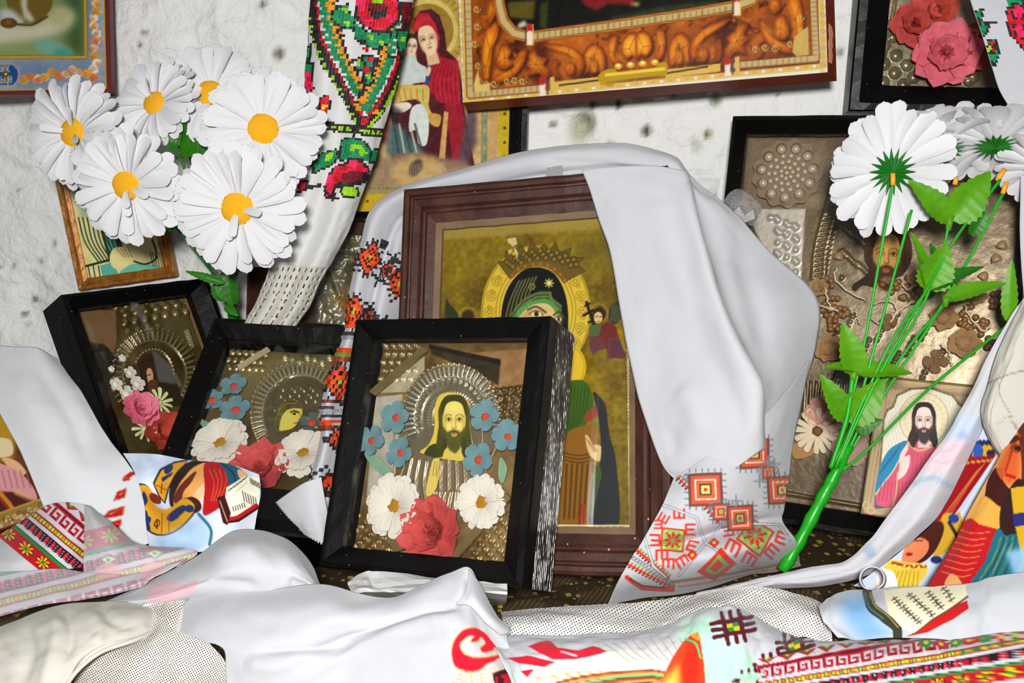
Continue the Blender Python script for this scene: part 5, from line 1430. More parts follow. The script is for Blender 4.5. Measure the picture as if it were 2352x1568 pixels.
# ---- M: icon half hidden at the lower left
def build_M():
    I = Icon('panel_icon', 'icon of a figure in pink robe, half hidden by cloth at the left edge', 'icon', FIT['M'])
    w, h, d = I.w, I.h, I.d
    I.part('board', box(-w/2, .001, 0, w/2, d, h, 'board'), mat('dark_red_board'))
    a = Art(-w/2 + .0008, .0008, w/2 - .0008, h - .0008, .0006, (96, 44, 26), conv=lambda p: I.loc(p, 0))
    a.noise(14, 20, 3, 3)
    a.poly([(-40, 930), (30, 960), (40, 1000), (30, 1060), (-40, 1060)], (190, 150, 36), .9, soft=6); a.poly([(-30, 1010), (20, 1008), (30, 1040), (5, 1050), (-30, 1045)], (226, 206, 160), smooth=1)
    a.poly([(8, 1050), (40, 1060), (60, 1085), (40, 1090), (10, 1062)], (226, 178, 130), smooth=1)
    a.poly([(-40, 1060), (30, 1075), (70, 1110), (85, 1145), (60, 1150), (30, 1130), (-40, 1125)], (214, 150, 150), smooth=1)
    for k in range(6): a.line([(-10 + k*14, 1080), (0 + k*14, 1120)], (160, 92, 100), 3, .7)
    a.poly([(35, 1125), (68, 1140), (66, 1148), (36, 1138)], (222, 170, 120), smooth=1)
    a.poly([(-40, 1125), (30, 1132), (100, 1160), (90, 1190), (-40, 1195)], (74, 20, 14), .9, soft=4)
    a.line([(-10, 1120), (20, 1155), (45, 1190)], (196, 128, 30), 9); a.line([(-16, 1126), (14, 1160), (38, 1195)], (150, 44, 30), 6)
    q = lambda t, o: (-130 + 280*t + o*.33, 1262 - 97*t - o)
    a.line([q(0, 22), q(1, 22)], (150, 116, 46), 40); a.line([q(0, 44), q(1, 44)], (176, 142, 60), 5)
    for k in range(34):
        x, y = q(k/34, 22 + 6*math.sin(k*2)); curl(a, x, y, 7, (206, 182, 130) if k % 2 else (104, 70, 40), 2.2, 1 if k % 2 else -1); a.ell(x + 4, y + 5, 3, 3, (214, 176, 160))
    I.sheet('printed_panel', a, 0, M_GILT, label='printed robed figure with gilt floral border')
build_M()

# ---- L1 and L2: two icons mostly hidden behind the lace end of the towel
def build_L():
    I = Icon('glazed_icon', 'brown framed icon with crinkled silver foil, behind the lace end of a towel', 'icon', FIT['L2'])
    I.rails((.013, .013, .015, .013), BEVEL, mat('dark_brown_wood', (52, 34, 30), rough=.5, noise=(40, .6, (84, 60, 50)), bump=(90, .3, .001)))
    I.board(.024, .0295, M_CARD, .004)
    off = .021
    a = I.art(off, .001, (126, 122, 98)); h = I.art(off, .001, None, cls=Height)
    a.noise(30, 16, 3, 3)
    hh = h.get() + np.abs(vnoise(h.ny, h.nx, 12, 5, 3)) * .004
    for q in range(60): h.dome(725 + (q*37) % 110, 560 + (q*61) % 180, 8, .004)
    a.poly([(760, 690), (800, 660), (830, 690), (800, 720)], (176, 120, 50), .7, soft=6)
    I.sheet('foil_cover', a, off, M_FOILB, np.maximum(hh, h.get()), label='crinkled silver foil')
    I.glass(.0105)
    J = Icon('framed_icon', 'narrow maroon framed icon peeping out left of the lace end', 'icon', FIT['L1'])
    J.rails((.0085, .0085, .0085, .0085), BEVEL, M_MAROON)
    J.board(.024, .0295, M_CARD, .003)
    a = J.art(.021, .0015, (40, 30, 26)); a.noise(12, 12, 3, 2); a.poly([(590, 660), (640, 640), (640, 740), (580, 740)], (150, 118, 96), .8, soft=5)
    J.sheet('printed_picture', a, .021, M_PRINT, label='dark print')
build_L()

# ------------------------------------------------------------------ artificial daisies
def leaf_mesh(name, base, tip, width, nrm, fold=0.35, serr=True, curl=0.12, side=None):
    base, tip, nrm = Vector(base), Vector(tip), Vector(nrm).normalized()
    ax = tip - base; L = ax.length; ax.normalize()
    sd = ax.cross(nrm).normalized(); up = sd.cross(ax).normalized()
    nu, nv = 18, 6
    V = np.zeros((nv + 1, nu + 1, 3))
    for i in range(nu + 1):
        u = i / nu
        w = width * math.sin(pi * min(1, u ** 0.8)) ** 0.8 * (1 - 0.25 * u) + 0.0004
        if serr: w *= 1 + (0.10 if i % 2 else -0.06)
        for j in range(nv + 1):
            s = j / nv * 2 - 1
            z = abs(s) * fold * w - curl * L * u * u + 0.06 * w * math.cos(u * 40) * (1 - abs(s)) * abs(s) * 4 + 0.03 * L * math.sin(u * 3)
            p = base + ax * (L * u - abs(s) * w * 0.25 * (u > 0.05)) + sd * (s * w) + up * z
            V[j, i] = p
    return grid_mesh(name, V)

def flower_matrix(c, n, spin=0.0):
    n = Vector(n).normalized()
    return Matrix.Translation(c) @ n.to_track_quat('Z', 'Y').to_matrix().to_4x4() @ Matrix.Rotation(spin, 4, 'Z')

def daisy(parent, c, n, rad, label, per=24, layers=2, cup=0.0, ragged=0.0, centre=True, spin=0.0, droop=None):
    F = flower_matrix(c, n, spin)
    if centre:
        d = ob('daisy_head', dome_mesh(M_DISC, .42, n=28, rings=8, bumpy=.03), None, parent, F @ Matrix.Translation((0, 0, rad * .03)) @ Matrix.Scale(rad * .245, 4))
    else:
        d = ob('daisy_head', dome_mesh(M_PETAL, .3, n=20), None, parent, F @ Matrix.Scale(rad * .2, 4))
    d['label'] = label
    for L in range(layers):
        for i in range(per):
            a = 2*pi*(i + .5*L)/per + random.uniform(-.07, .07)
            s = rad * random.uniform(.92, 1.04) * (1 - .10 * L)
            el = .04 - .13 * L - cup + random.uniform(-.07, .07)
            if ragged and L == 1 and random.random() < ragged: el -= random.uniform(.3, .8); s *= .62
            m = F @ Matrix.Rotation(a, 4, 'Z') @ Matrix.Rotation(el, 4, 'Y') @ Matrix.Rotation(random.uniform(-.25, .25), 4, 'X') @ Matrix.Translation((0, 0, rad * .012 * L)) @ Matrix.Scale(s, 4)
            ob('petal', petal('daisy', random.randrange(8), M_PETAL), None, d, m)
    return d, F

def calyx(parent, F, rad):
    v = [(0, 0, -.12)]; f = []; n = 36
    for i in range(n):
        t = 2*pi*i/n; r = 1.0 if i % 2 else .52
        v.append((r*cos(t), r*sin(t), -.02 - .05 * (i % 2)))
    for i in range(n): f.append((0, 1 + (i + 1) % n, 1 + i))
    v.append((0, 0, .05)); k = len(v) - 1
    for i in range(n): f.append((k, 1 + i, 1 + (i + 1) % n))
    me = mesh_py('calyx', v, f)
    return ob('calyx', me, mat('deep_green_plastic', (12, 92, 18), rough=.4, noise=(200, .6, (24, 120, 30))), parent, F @ Matrix.Scale(rad, 4))

def px_r(r, Y):
    return r * (Y - CAM.y) / cos(PITCH) / FPX

def build_left_bouquet():
    base = Vector((-0.225, -0.030, 0.002))
    root = empty('daisy_bouquet', Matrix.Translation(base))
    tag(root, 'bunch of six white artificial daisies with orange yellow centres, upper left', 'flowers')
    spec = [(170, 305, 130, -.135, (-.32, -1, .12), .06), (357, 238, 112, -.125, (-.35, -1, .38), .12), (483, 216, 124, -.11, (.12, -1, .42), .1),
            (605, 297, 143, -.155, (.16, -1, .12), .02), (293, 425, 136, -.175, (-.12, -1, -.12), .10), (547, 478, 153, -.185, (.02, -1, -.08), .03)]
    top = at(530, 700, -.062)
    for i, (px, py, r, Y, n, rag) in enumerate(spec):
        c = at(px, py, Y); rad = px_r(r, Y)
        d, F = daisy(root, c, n, rad, 'white daisy with orange yellow centre', ragged=rag, spin=random.random())
        nn = Vector(n).normalized()
        calyx(d, F @ Matrix.Translation((0, 0, -rad * .02)), rad * .36)
        q = [base + Vector((.004 * cos(i), .004 * sin(i), 0)), base.lerp(top, .6) + Vector((.003*cos(i*1.1), .003*sin(i), 0)), top + Vector((.003*cos(i), 0, 0)), top.lerp(c, .45) + Vector((0, .02, .008)), c - nn * .03, c - nn * .004]
        ob('stem', tube(crom(q, 26), .0013, 'stem'), M_STEM_DARK, root)
    ob('stem_bundle', tube(crom([base, base.lerp(top, .5), top, at(520, 635, -.075)], 14), [.0035]*6 + [.0045]*8, 'stem_bundle', 10), M_STEM_DARK, root)
    for b, t, w, Y in (((412, 330), (365, 310), 24, -.135), ((415, 335), (475, 345), 26, -.13), ((412, 315), (425, 265), 14, -.13), ((405, 515), (365, 500), 20, -.14), ((415, 530), (440, 508), 16, -.13), ((500, 690), (530, 610), 22, -.1),
                       ((520, 700), (545, 725), 12, -.1), ((515, 650), (425, 622), 10, -.12), ((530, 680), (490, 640), 20, -.1), ((520, 660), (560, 560), 16, -.1), ((535, 700), (520, 600), 20, -.105)):
        ob('leaf', leaf_mesh('leaf', at(*b, Y), at(*t, Y - .006), px_r(w, Y), (0, -1, .2)), M_LEAF_DARK, root)
    for p, Y in (([(405, 365), (418, 330), (420, 290), (430, 265)], -.125), ([(425, 395), (412, 335)], -.12), ([(545, 640), (470, 560), (420, 520), (400, 500)], -.125)):
        ob('stem', tube(crom([at(*u, Y) for u in p], 12), .0012, 'stem'), M_LEAF_DARK, root)
build_left_bouquet()

def build_right_bouquet():
    yy = lambda py: -.292 + .036 * (1308 - py) / 900.0
    pt = lambda p, dy=0: at(p[0], p[1], yy(p[1]) + dy)
    base = pt((1797, 1308))
    root = empty('daisy_bouquet', Matrix.Translation(base))
    tag(root, 'bunch of white artificial daisies with long bright green stems, leaning at the right', 'flowers')
    heads = [(2046, 393, 152, -.245, (-.05, .9, .12), False), (2165, 335, 138, -.225, (.15, .55, .75), False), (2288, 330, 140, -.24, (.2, .5, .8), False), (2395, 390, 110, -.25, (.5, .5, .6), False)]
    for px, py, r, Y, n, cen in heads:
        c = at(px, py, Y); rad = px_r(r, Y)
        d, F = daisy(root, c, n, rad, 'white daisy seen from behind', ragged=.04, spin=random.random(), per=24, layers=2)
        calyx(d, F @ Matrix.Translation((0, 0, -rad * .05)), rad * .36)
    stems = [[(2052, 418), (2030, 540), (1985, 790), (1945, 960), (1905, 1075)], [(2094, 482), (2062, 600), (2008, 800), (1958, 970), (1910, 1078)], [(2298, 412), (2200, 540), (2120, 680), (2010, 880), (1920, 1075)],
             [(2306, 440), (2228, 590), (2140, 740), (2035, 900), (1930, 1078)], [(2180, 510), (2162, 590), (2110, 720), (2000, 900), (1925, 1075)], [(2128, 668), (2050, 780), (1978, 930), (1918, 1076)],
             [(2178, 690), (2085, 800), (1990, 950), (1930, 1078)], [(2330, 735), (2240, 805), (2120, 905), (1990, 1035), (1935, 1080)], [(1958, 870), (1945, 960), (1908, 1075)], [(1945, 965), (1925, 1020), (1912, 1075)]]
    for i, s in enumerate(stems):
        q = [pt(p, -.004 * (i % 3)) for p in s]
        ob('stem', tube(crom(q, 30), .0011 if i < 8 else .0018, 'stem'), M_STEM, root)
    ob('main_stem', tube(crom([pt(p) for p in ((1948, 1020), (1920, 1085), (1885, 1150), (1835, 1245), (1797, 1310))], 24), [.0046 + .0006*math.sin(i*1.9) for i in range(24)], 'main_stem', 12), M_STEM, root)
    mo = mat('orange_ferrule', (240, 160, 30), rough=.5)
    for a, b in (((2051, 398), (2051, 425)), ((2308, 388), (2290, 415)), ((2312, 418), (2303, 445)), ((2197, 408), (2193, 424))):
        ob('ferrule', tube([pt(a, -.002), pt(b, -.002)], .0018, 'ferrule'), mo, root)
    F = (0, -1, .25)
    lv = [((1965, 858), (1940, 742), 34, F, 0), ((1960, 850), (1896, 838), 17, (0, -.6, 1), 0), ((1965, 855), (2098, 848), 26, (0, -.8, 1), 0), ((1945, 965), (1890, 862), 30, F, 0), ((1945, 965), (2036, 872), 44, F, 0), ((1965, 985), (2028, 965), 20, F, 1),
          ((2130, 664), (2178, 560), 44, F, 0), ((2128, 660), (2105, 532), 20, (.6, -1, 0), 0), ((2135, 665), (2258, 603), 22, (0, -.7, 1), 1), ((2170, 690), (2312, 640), 24, (0, -.8, 1), 0), ((2318, 740), (2322, 598), 18, (-.7, -1, 0), 0),
          ((2182, 508), (2095, 412), 30, F, 0), ((2185, 505), (2280, 392), 44, F, 0), ((2230, 540), (2270, 480), 16, F, 1), ((2150, 605), (2140, 560), 12, F, 1)]
    for b, t, w, n, dk in lv:
        B, T = pt(b, -.004), pt(t, -.012)
        ob('leaf', leaf_mesh('leaf', B, T, px_r(w, B.y), n, fold=.3), M_LEAF_DARK if dk else M_LEAF, root)
    for p, q in (((1962, 850), (1958, 880)), ((1945, 950), (1940, 985)), ((2132, 655), (2125, 680)), ((2175, 680), (2170, 705)), ((2182, 495), (2178, 530))):
        ob('leaf_socket', tube([pt(p, -.003), pt(q, -.003)], [.0035, .0018], 'leaf_socket'), M_LEAF, root)
build_right_bouquet()

# ------------------------------------------------------------------ cloths
def cpt(e):
    """control point: (px,py,Y) depth | (px,py,'z',h) height | (px,py,'I',off) on an icon's plane"""
    if len(e) == 3:
        p = at(*e)
        return p if p.z > .003 else atz(e[0], e[1], .003)     # never below the table
    if e[2] == 'z': return atz(e[0], e[1], e[3])
    I = ICON[e[2]]
    x, z = I.xz(e[0], e[1], e[3])
    return I.M @ Vector((x, e[3], z))

def surf(rows, nu, nv, wr=0.0006, cell=14, seed=1, folds=()):
    """smooth cloth surface through rows of control points; returns points and the flat pattern coordinates"""
    A = np.array([[tuple(cpt(e)) + (e[0], e[1]) for e in r] for r in rows])      # k,c,5
    B = np.stack([crom(A[i], nu + 1) for i in range(A.shape[0])])                # k,nu+1,5
    S = np.stack([crom(B[:, j], nv + 1) for j in range(nu + 1)], 1)              # nv+1,nu+1,5
    V, uv = S[..., :3].copy(), S[..., 3:]
    du = np.gradient(V, axis=1); dv = np.gradient(V, axis=0)
    N = np.cross(du, dv); N /= np.linalg.norm(N, axis=-1, keepdims=True) + 1e-12
    if wr:
        Lu = np.linalg.norm(np.diff(V[(nv + 1) // 2], axis=0), axis=-1).sum(); Lv = np.linalg.norm(np.diff(V[:, (nu + 1) // 2], axis=0), axis=-1).sum()
        k = 12 / (cell * .0013)                        # wrinkles keep their size whatever the cloth's proportions
        ny, nx = int(Lv * k) + 3, int(Lu * k) + 3
        G = vnoise(ny, nx, 12, seed, 3) * wr
        y = np.linspace(0, ny - 1.01, nv + 1); x = np.linspace(0, nx - 1.01, nu + 1)
        iy, ix = y.astype(int), x.astype(int); fy, fx = (y - iy)[:, None], (x - ix)[None]
        g = (G[iy][:, ix]*(1-fx) + G[iy][:, ix+1]*fx)*(1-fy) + (G[iy+1][:, ix]*(1-fx) + G[iy+1][:, ix+1]*fx)*fy
        V += N * g[..., None]
    for line, w, h in folds:                           # long soft folds: ridges (h>0 towards the room) and valleys
        P = crom(np.array(line, dtype=float), 24)
        d = np.full(uv.shape[:2], 1e9); tt = np.zeros(uv.shape[:2])
        for i in range(23):
            a, b = P[i], P[i + 1]; e = b - a
            t = np.clip(((uv - a) @ e) / (e @ e), 0, 1)
            q = np.linalg.norm(uv - a - t[..., None] * e, axis=-1)
            m = q < d; d[m] = q[m]; tt[m] = ((i + t) / 23)[m]
        taper = np.clip(np.minimum(tt, 1 - tt) * 5, 0, 1)
        sgn = np.sign((N * (np.array(CAM) - V)).sum(-1, keepdims=True))
        V += N * sgn * (np.exp(-(d / (w * 1.35)) ** 2) * h * 0.5 * taper)[..., None]
    return V, uv, N

def add_uv(me, uv, s=0.01):
    """flat pattern coordinates as UV map (me keeps the full grid order)"""
    lay = me.uv_layers.new(name='UVMap')
    idx = np.zeros(len(me.loops), dtype=np.int32); me.loops.foreach_get('vertex_index', idx)
    f = uv.reshape(-1, 2)[idx] * s
    lay.data.foreach_set('uv', f.astype(np.float32).ravel())

def cloth(name, rows, nu, nv, m, parent=None, art=None, thick=.0009, wr=.0006, cell=14, seed=1, keep=None, uvs=False, label=None, folds=()):
    V, uv, N = surf(rows, nu, nv, wr, cell, seed, folds)
    me = grid_mesh(name, V, art.sample(uv) if art is not None else None, keep)
    if uvs and keep is None: add_uv(me, uv)
    o = ob(name, me, m, parent)
    if thick:
        md = o.modifiers.new('thickness', 'SOLIDIFY'); md.thickness = thick; md.offset = 0
    if label: o['label'] = label
    o['_'] = 0; del o['_']
    return o, V, uv, N

KEY = (255, 0, 255)
def embroider(name, parent, rows, nu, nv, art, lift=.0012, wr=.0006, cell=14, seed=1, jitter=9, label=None, face=-1, cellscale=1):
    """raised cross stitches: one small tuft per cell of the weave wherever the design has thread"""
    k = 1
    V, uv, N = surf(rows, nu, nv, wr, cell, seed)
    c = (uv[:-1, :-1] + uv[1:, 1:] + uv[:-1, 1:] + uv[1:, :-1]) / 4
    q = art.pts(c.reshape(-1, 2))
    xi = np.clip(np.round(q[:, 0]).astype(int), 0, art.nx - 1); yi = np.clip(np.round(q[:, 1]).astype(int), 0, art.ny - 1)
    C = art.im[yi, xi].reshape(c.shape[:2] + (3,))
    on = np.abs(C - np.array(KEY)).sum(-1) > 90
    n = Vector(N[nv // 2, nu // 2]); s = 1 if n.dot(CAM - Vector(V[nv // 2, nu // 2])) > 0 else -1
    O = s * N
    a, b, cc, d = (V[:-1, :-1], V[:-1, 1:], V[1:, 1:], V[1:, :-1])
    oa, obb, oc, od = (O[:-1, :-1], O[:-1, 1:], O[1:, 1:], O[1:, :-1])
    mid = (a + b + cc + d) / 4; om = (oa + obb + oc + od) / 4
    P = []
    for p, o in ((a, oa), (b, obb), (cc, oc), (d, od)):
        P.append((mid + (p - mid) * .97 + o * lift * .45)[on])
    P.append((mid + om * lift)[on])
    P = np.stack(P, 1)                      # k,5,3
    kq = len(P)
    if kq == 0: return None
    base = np.arange(kq) * 5
    f = np.stack([np.stack([base + i, base + (i + 1) % 4, base + 4], -1) for i in range(4)], 1).reshape(-1, 3)
    me = bpy.data.meshes.new(name)
    me.vertices.add(kq * 5); me.vertices.foreach_set('co', P.astype(np.float32).ravel())
    me.loops.add(len(f) * 3); me.loops.foreach_set('vertex_index', f.astype(np.int32).ravel())
    me.polygons.add(len(f)); me.polygons.foreach_set('loop_start', np.arange(0, len(f) * 3, 3, dtype=np.int32)); me.polygons.foreach_set('loop_total', np.full(len(f), 3, dtype=np.int32))
    me.update(calc_edges=True); me.validate()
    col = np.clip(C[on] + RNG.normal(0, jitter, (kq, 1)), 0, 255)
    set_cols(me, np.repeat(col, 5, 0))
    o = ob(name, me, M_STITCH, parent)
    if label: o['label'] = label
    return o

BLK, RED, PNK, GRN, LIM, ORG, DRD, YEL, WHT = (38, 34, 38), (206, 18, 36), (228, 36, 92), (22, 134, 84), (150, 206, 24), (232, 146, 16), (110, 14, 30), (240, 196, 20), (236, 236, 240)

# ---- embroidered towel hanging at the top
def build_T1():
    ys = [-460, -260, -60, 60, 160, 260, 350, 440, 530, 608]
    xl = [730, 722, 716, 709, 703, 697, 688, 671, 648, 622]; xr = [1010, 985, 960, 936, 916, 890, 864, 831, 796, 754]
    Y = [-.088, -.091, -.094, -.096, -.098, -.100, -.103, -.107, -.110, -.114]
    rows = []
    for y, a, b, d in zip(ys, xl, xr, Y):
        rows.append([(a + (b - a) * t, y + 8 * t, d + e) for t, e in ((0, .012), (.2, -.004), (.45, .003), (.7, -.006), (.88, .0), (1, .012))])
    root = empty('embroidered_towel', Matrix.Translation(at(800, 608, -.11)))
    tag(root, 'white towel with red and green cross stitch roses and a lace end, hanging top centre', 'towel')
    cloth('woven_cloth', rows, 60, 170, M_TOWEL, root, wr=.0008, seed=3)
    a = Art(680, -480, 1030, 620, 1.0, KEY); a.hard = True
    W = 7.5
    def leaf(p, c=GRN, o=True):
        if o: a.line(p, BLK, W, closed=True)
        a.poly(p, c)
    # heart shaped border
    Lp = [(716, -30), (720, 30), (730, 85), (750, 140), (778, 190), (806, 238), (834, 292)]; Rp = [(934, 60), (922, 130), (906, 180), (882, 228), (856, 268), (836, 293)]
    for P in (Lp, Rp): a.line(P, BLK, 26, smooth=1)
    for P, s in ((Lp, 1), (Rp, -1)):
        Z = crom(P, 44)
        for i, (x, y) in enumerate(Z):
            if i % 2: a.poly([(x - 10*s - 4, y - 4), (x - 10*s + 4, y - 4), (x - 10*s + 4, y + 4), (x - 10*s - 4, y + 4)], LIM)
            a.poly([(x + 10*s - 3, y - 4), (x + 10*s + 4, y - 4), (x + 10*s + 4, y + 4), (x + 10*s - 3, y + 4)], RED if i % 2 else DRD)
        for i, (x, y) in enumerate(Z):
            if y > 262 or y < 0: continue
            x2, y2 = x + (24 + (7 if i % 2 else 0))*s, y - 8
            a.poly([(x2 - 8, y2 - 6), (x2 + 8, y2 - 6), (x2 + 8, y2 + 6), (x2 - 8, y2 + 6)], GRN)
            x3 = x2 + 13*s
            a.poly([(x3 - 6, y2 - 7), (x3 + 6, y2 - 7), (x3 + 6, y2 + 7), (x3 - 6, y2 + 7)], ORG)
            x4 = x3 + 9*s
            a.poly([(x4 - 4, y2 - 6), (x4 + 4, y2 - 6), (x4 + 4, y2 + 4), (x4 - 4, y2 + 4)], BLK)
    # top rose
    leaf([(762, 40), (775, 18), (795, 12), (800, 30), (820, 50), (800, 66), (782, 60)]); leaf([(838, 74), (870, 80), (896, 74), (890, 100), (860, 112), (842, 100)]); leaf([(812, 52), (838, 70), (832, 100), (818, 84)])
    for p in ([(785, 20), (800, 18), (798, 34)], [(788, 48), (806, 50), (800, 66)], [(845, 80), (860, 84), (852, 98)], [(868, 96), (884, 92), (880, 106)]): a.poly(p, LIM)
    pet = [(822, 5), (815, 30), (830, 52), (860, 74), (890, 70), (914, 44), (918, 10), (905, -30), (835, -30)]
    a.poly(pet, RED); a.line(pet, BLK, 6, closed=True)
    for p in ([(818, 0), (840, -4), (838, 26), (822, 30)], [(835, 40), (856, 46), (850, 70)], [(880, 40), (910, 30), (900, 56)], [(890, -10), (912, -6), (910, 20)]): a.poly(p, PNK)
    a.poly([(846, 14), (892, 14), (888, 40), (856, 44)], BLK); a.poly([(850, 8), (888, 8), (884, 30), (852, 30)], DRD); a.poly([(855, -14), (885, -14), (882, 10), (862, 10)], LIM)
    leaf([(922, 8), (942, 6), (940, 50), (924, 55)], DRD); leaf([(912, 70), (934, 72), (930, 112), (914, 118)]); a.poly([(918, 84), (930, 84), (928, 98), (918, 98)], LIM)
    # little sprig
    leaf([(838, 130), (858, 132), (858, 160), (842, 158)]); leaf([(822, 140), (834, 134), (834, 158), (824, 160)]); leaf([(836, 158), (850, 160), (856, 188), (842, 192)])
    for p, c in (([(845, 130), (860, 132), (858, 142), (846, 142)], RED), ([(838, 108), (850, 110), (848, 120), (838, 118)], RED), ([(836, 154), (848, 156), (846, 168), (836, 166)], RED), ([(824, 136), (832, 136), (830, 152), (824, 152)], LIM), ([(842, 168), (856, 170), (852, 184), (842, 182)], LIM)): a.poly(p, c)
    a.line([(885, 118), (892, 132), (904, 132)], BLK, 6)
    a.poly([(836, 226), (846, 226), (846, 236), (836, 236)], ORG)
    # dark bar with dots
    bar = [(735, 288), (800, 296), (876, 306)]; a.line(bar, BLK, 20)
    for i in range(15): x = 742 + i*9.4; a.poly([(x - 3, 286 + i*1.2), (x + 4, 286 + i*1.2), (x + 4, 294 + i*1.2), (x - 3, 294 + i*1.2)], LIM)
    a.line([(815, 300), (814, 325)], BLK, 9)
    # lower rose
    leaf([(786, 325), (810, 318), (836, 326), (850, 350), (846, 368), (815, 362), (784, 366)]); a.poly([(805, 334), (832, 332), (842, 352), (828, 360), (822, 344), (806, 346)], LIM)
    leaf([(740, 352), (772, 346), (778, 360), (760, 378), (742, 384), (722, 396), (720, 372)]); a.poly([(752, 352), (768, 350), (764, 366), (744, 372)], LIM); leaf([(852, 346), (866, 344), (858, 372), (848, 372)])
    pet2 = [(752, 412), (770, 384), (790, 378), (812, 364), (832, 372), (844, 392), (838, 414), (800, 420), (772, 424), (768, 452), (752, 456), (746, 432)]
    a.poly(pet2, RED); a.line(pet2, BLK, 6, closed=True)
    for p in ([(752, 400), (766, 402), (764, 430), (748, 428)], [(806, 366), (820, 368), (818, 386), (802, 384)], [(830, 384), (844, 388), (838, 412), (828, 408)], [(768, 382), (784, 384), (780, 398), (768, 396)], [(750, 440), (764, 438), (764, 452), (752, 452)]): a.poly(p, PNK)
    a.poly([(790, 396), (836, 392), (828, 418), (786, 424)], DRD); a.line([(780, 430), (832, 416), (836, 398)], BLK, 9)
    a.ell(802, 440, 22, 15, BLK); a.ell(802, 440, 18, 12, LIM)
    a.line([(778, 454), (765, 460), (752, 440)], BLK, 6); a.line([(688, 440), (710, 430), (736, 424)], BLK, 8); leaf([(690, 415), (706, 418), (702, 436), (690, 440)], RED)
    # left edge sprigs
    leaf([(702, 150), (722, 146), (718, 164), (704, 166)]); leaf([(702, 168), (718, 168), (722, 205), (704, 212)], PNK); a.poly([(706, 178), (718, 182), (714, 200)], RED); leaf([(708, 110), (714, 105), (712, 138), (708, 138)])
    leaf([(738, 230), (752, 220), (756, 240), (748, 258), (736, 252)], RED); a.poly([(738, 240), (750, 242), (748, 254), (738, 252)], YEL)
    embroider('embroidery', root, rows, 38, 160, a, wr=.0008, seed=3, lift=.0022, label='red, green and black cross stitch roses and dotted border')
    # crocheted lace end
    ly = [606, 650, 695, 742]; ll = [622, 606, 588, 562]; lr = [755, 732, 712, 680]
    lrows = []
    for i, (y, p, q) in enumerate(zip(ly, ll, lr)):
        lrows.append([(p + (q - p) * t, y + 6 * t, -.114 - .002 * i + e) for t, e in ((0, .008), (.25, -.004), (.5, .004), (.75, -.006), (1, .008))])
    nu, nv = 40, 44
    keep = np.ones((nv, nu), dtype=bool)
    for i in range(nv):
        for j in range(nu):
            r, c = i % 6, j % 4
            top = i < 22
            if top and 2 <= r <= 4 and c == 1: keep[i, j] = False
            if not top and (j % 8 == 4) and i % 5 in (1, 2, 3): keep[i, j] = False
            if not top and r == 2 and c == 1 and (j // 8) % 2 == 0: keep[i, j] = False
    cloth('lace_end', lrows, nu, nv, M_CREAM, root, thick=.0012, wr=.0005, keep=keep, label='white crocheted lace edging')
build_T1()

# ---- white rushnyk draped over the maroon icon
DIA = (224, 70, 24)
def diamond(a, cx, cy, w, h, rot=0, core=True):
    c, s = cos(R(rot)), sin(R(rot))
    P = lambda k: [(cx + x*w*k*c - y*h*k*s, cy + x*w*k*s + y*h*k*c) for x, y in ((0, -1), (1, 0), (0, 1), (-1, 0))]
    for k, col in ((1.0, (60, 30, 26)), (.86, DIA), (.60, (40, 26, 24)), (.50, (236, 90, 40)), (.27, (60, 40, 20)), (.18, (170, 186, 50))):
        if k < .55 and not core: break
        a.poly(P(k), col)
    q = P(1.0)
    for i in range(4):
        for t in (.15, .38, .62, .85):
            x, y = q[i][0] + (q[(i+1) % 4][0] - q[i][0])*t, q[i][1] + (q[(i+1) % 4][1] - q[i][1])*t
            dx, dy = (x - cx) / w, (y - cy) / h
            L = math.hypot(dx, dy); a.line([(x, y), (x + dx/L*9, y + dy/L*9)], (44, 40, 46), 4)
def sprig(a, x, y, s, rot=0):
    c, d = cos(R(rot)), sin(R(rot))
    T = lambda P: [(x + u*s*c - v*s*d, y + u*s*d + v*s*c) for u, v in P]
    a.line(T([(-1, 0), (1, 0)]), (44, 40, 46), 6); a.line(T([(0, -1), (0, 1)]), (44, 40, 46), 6)

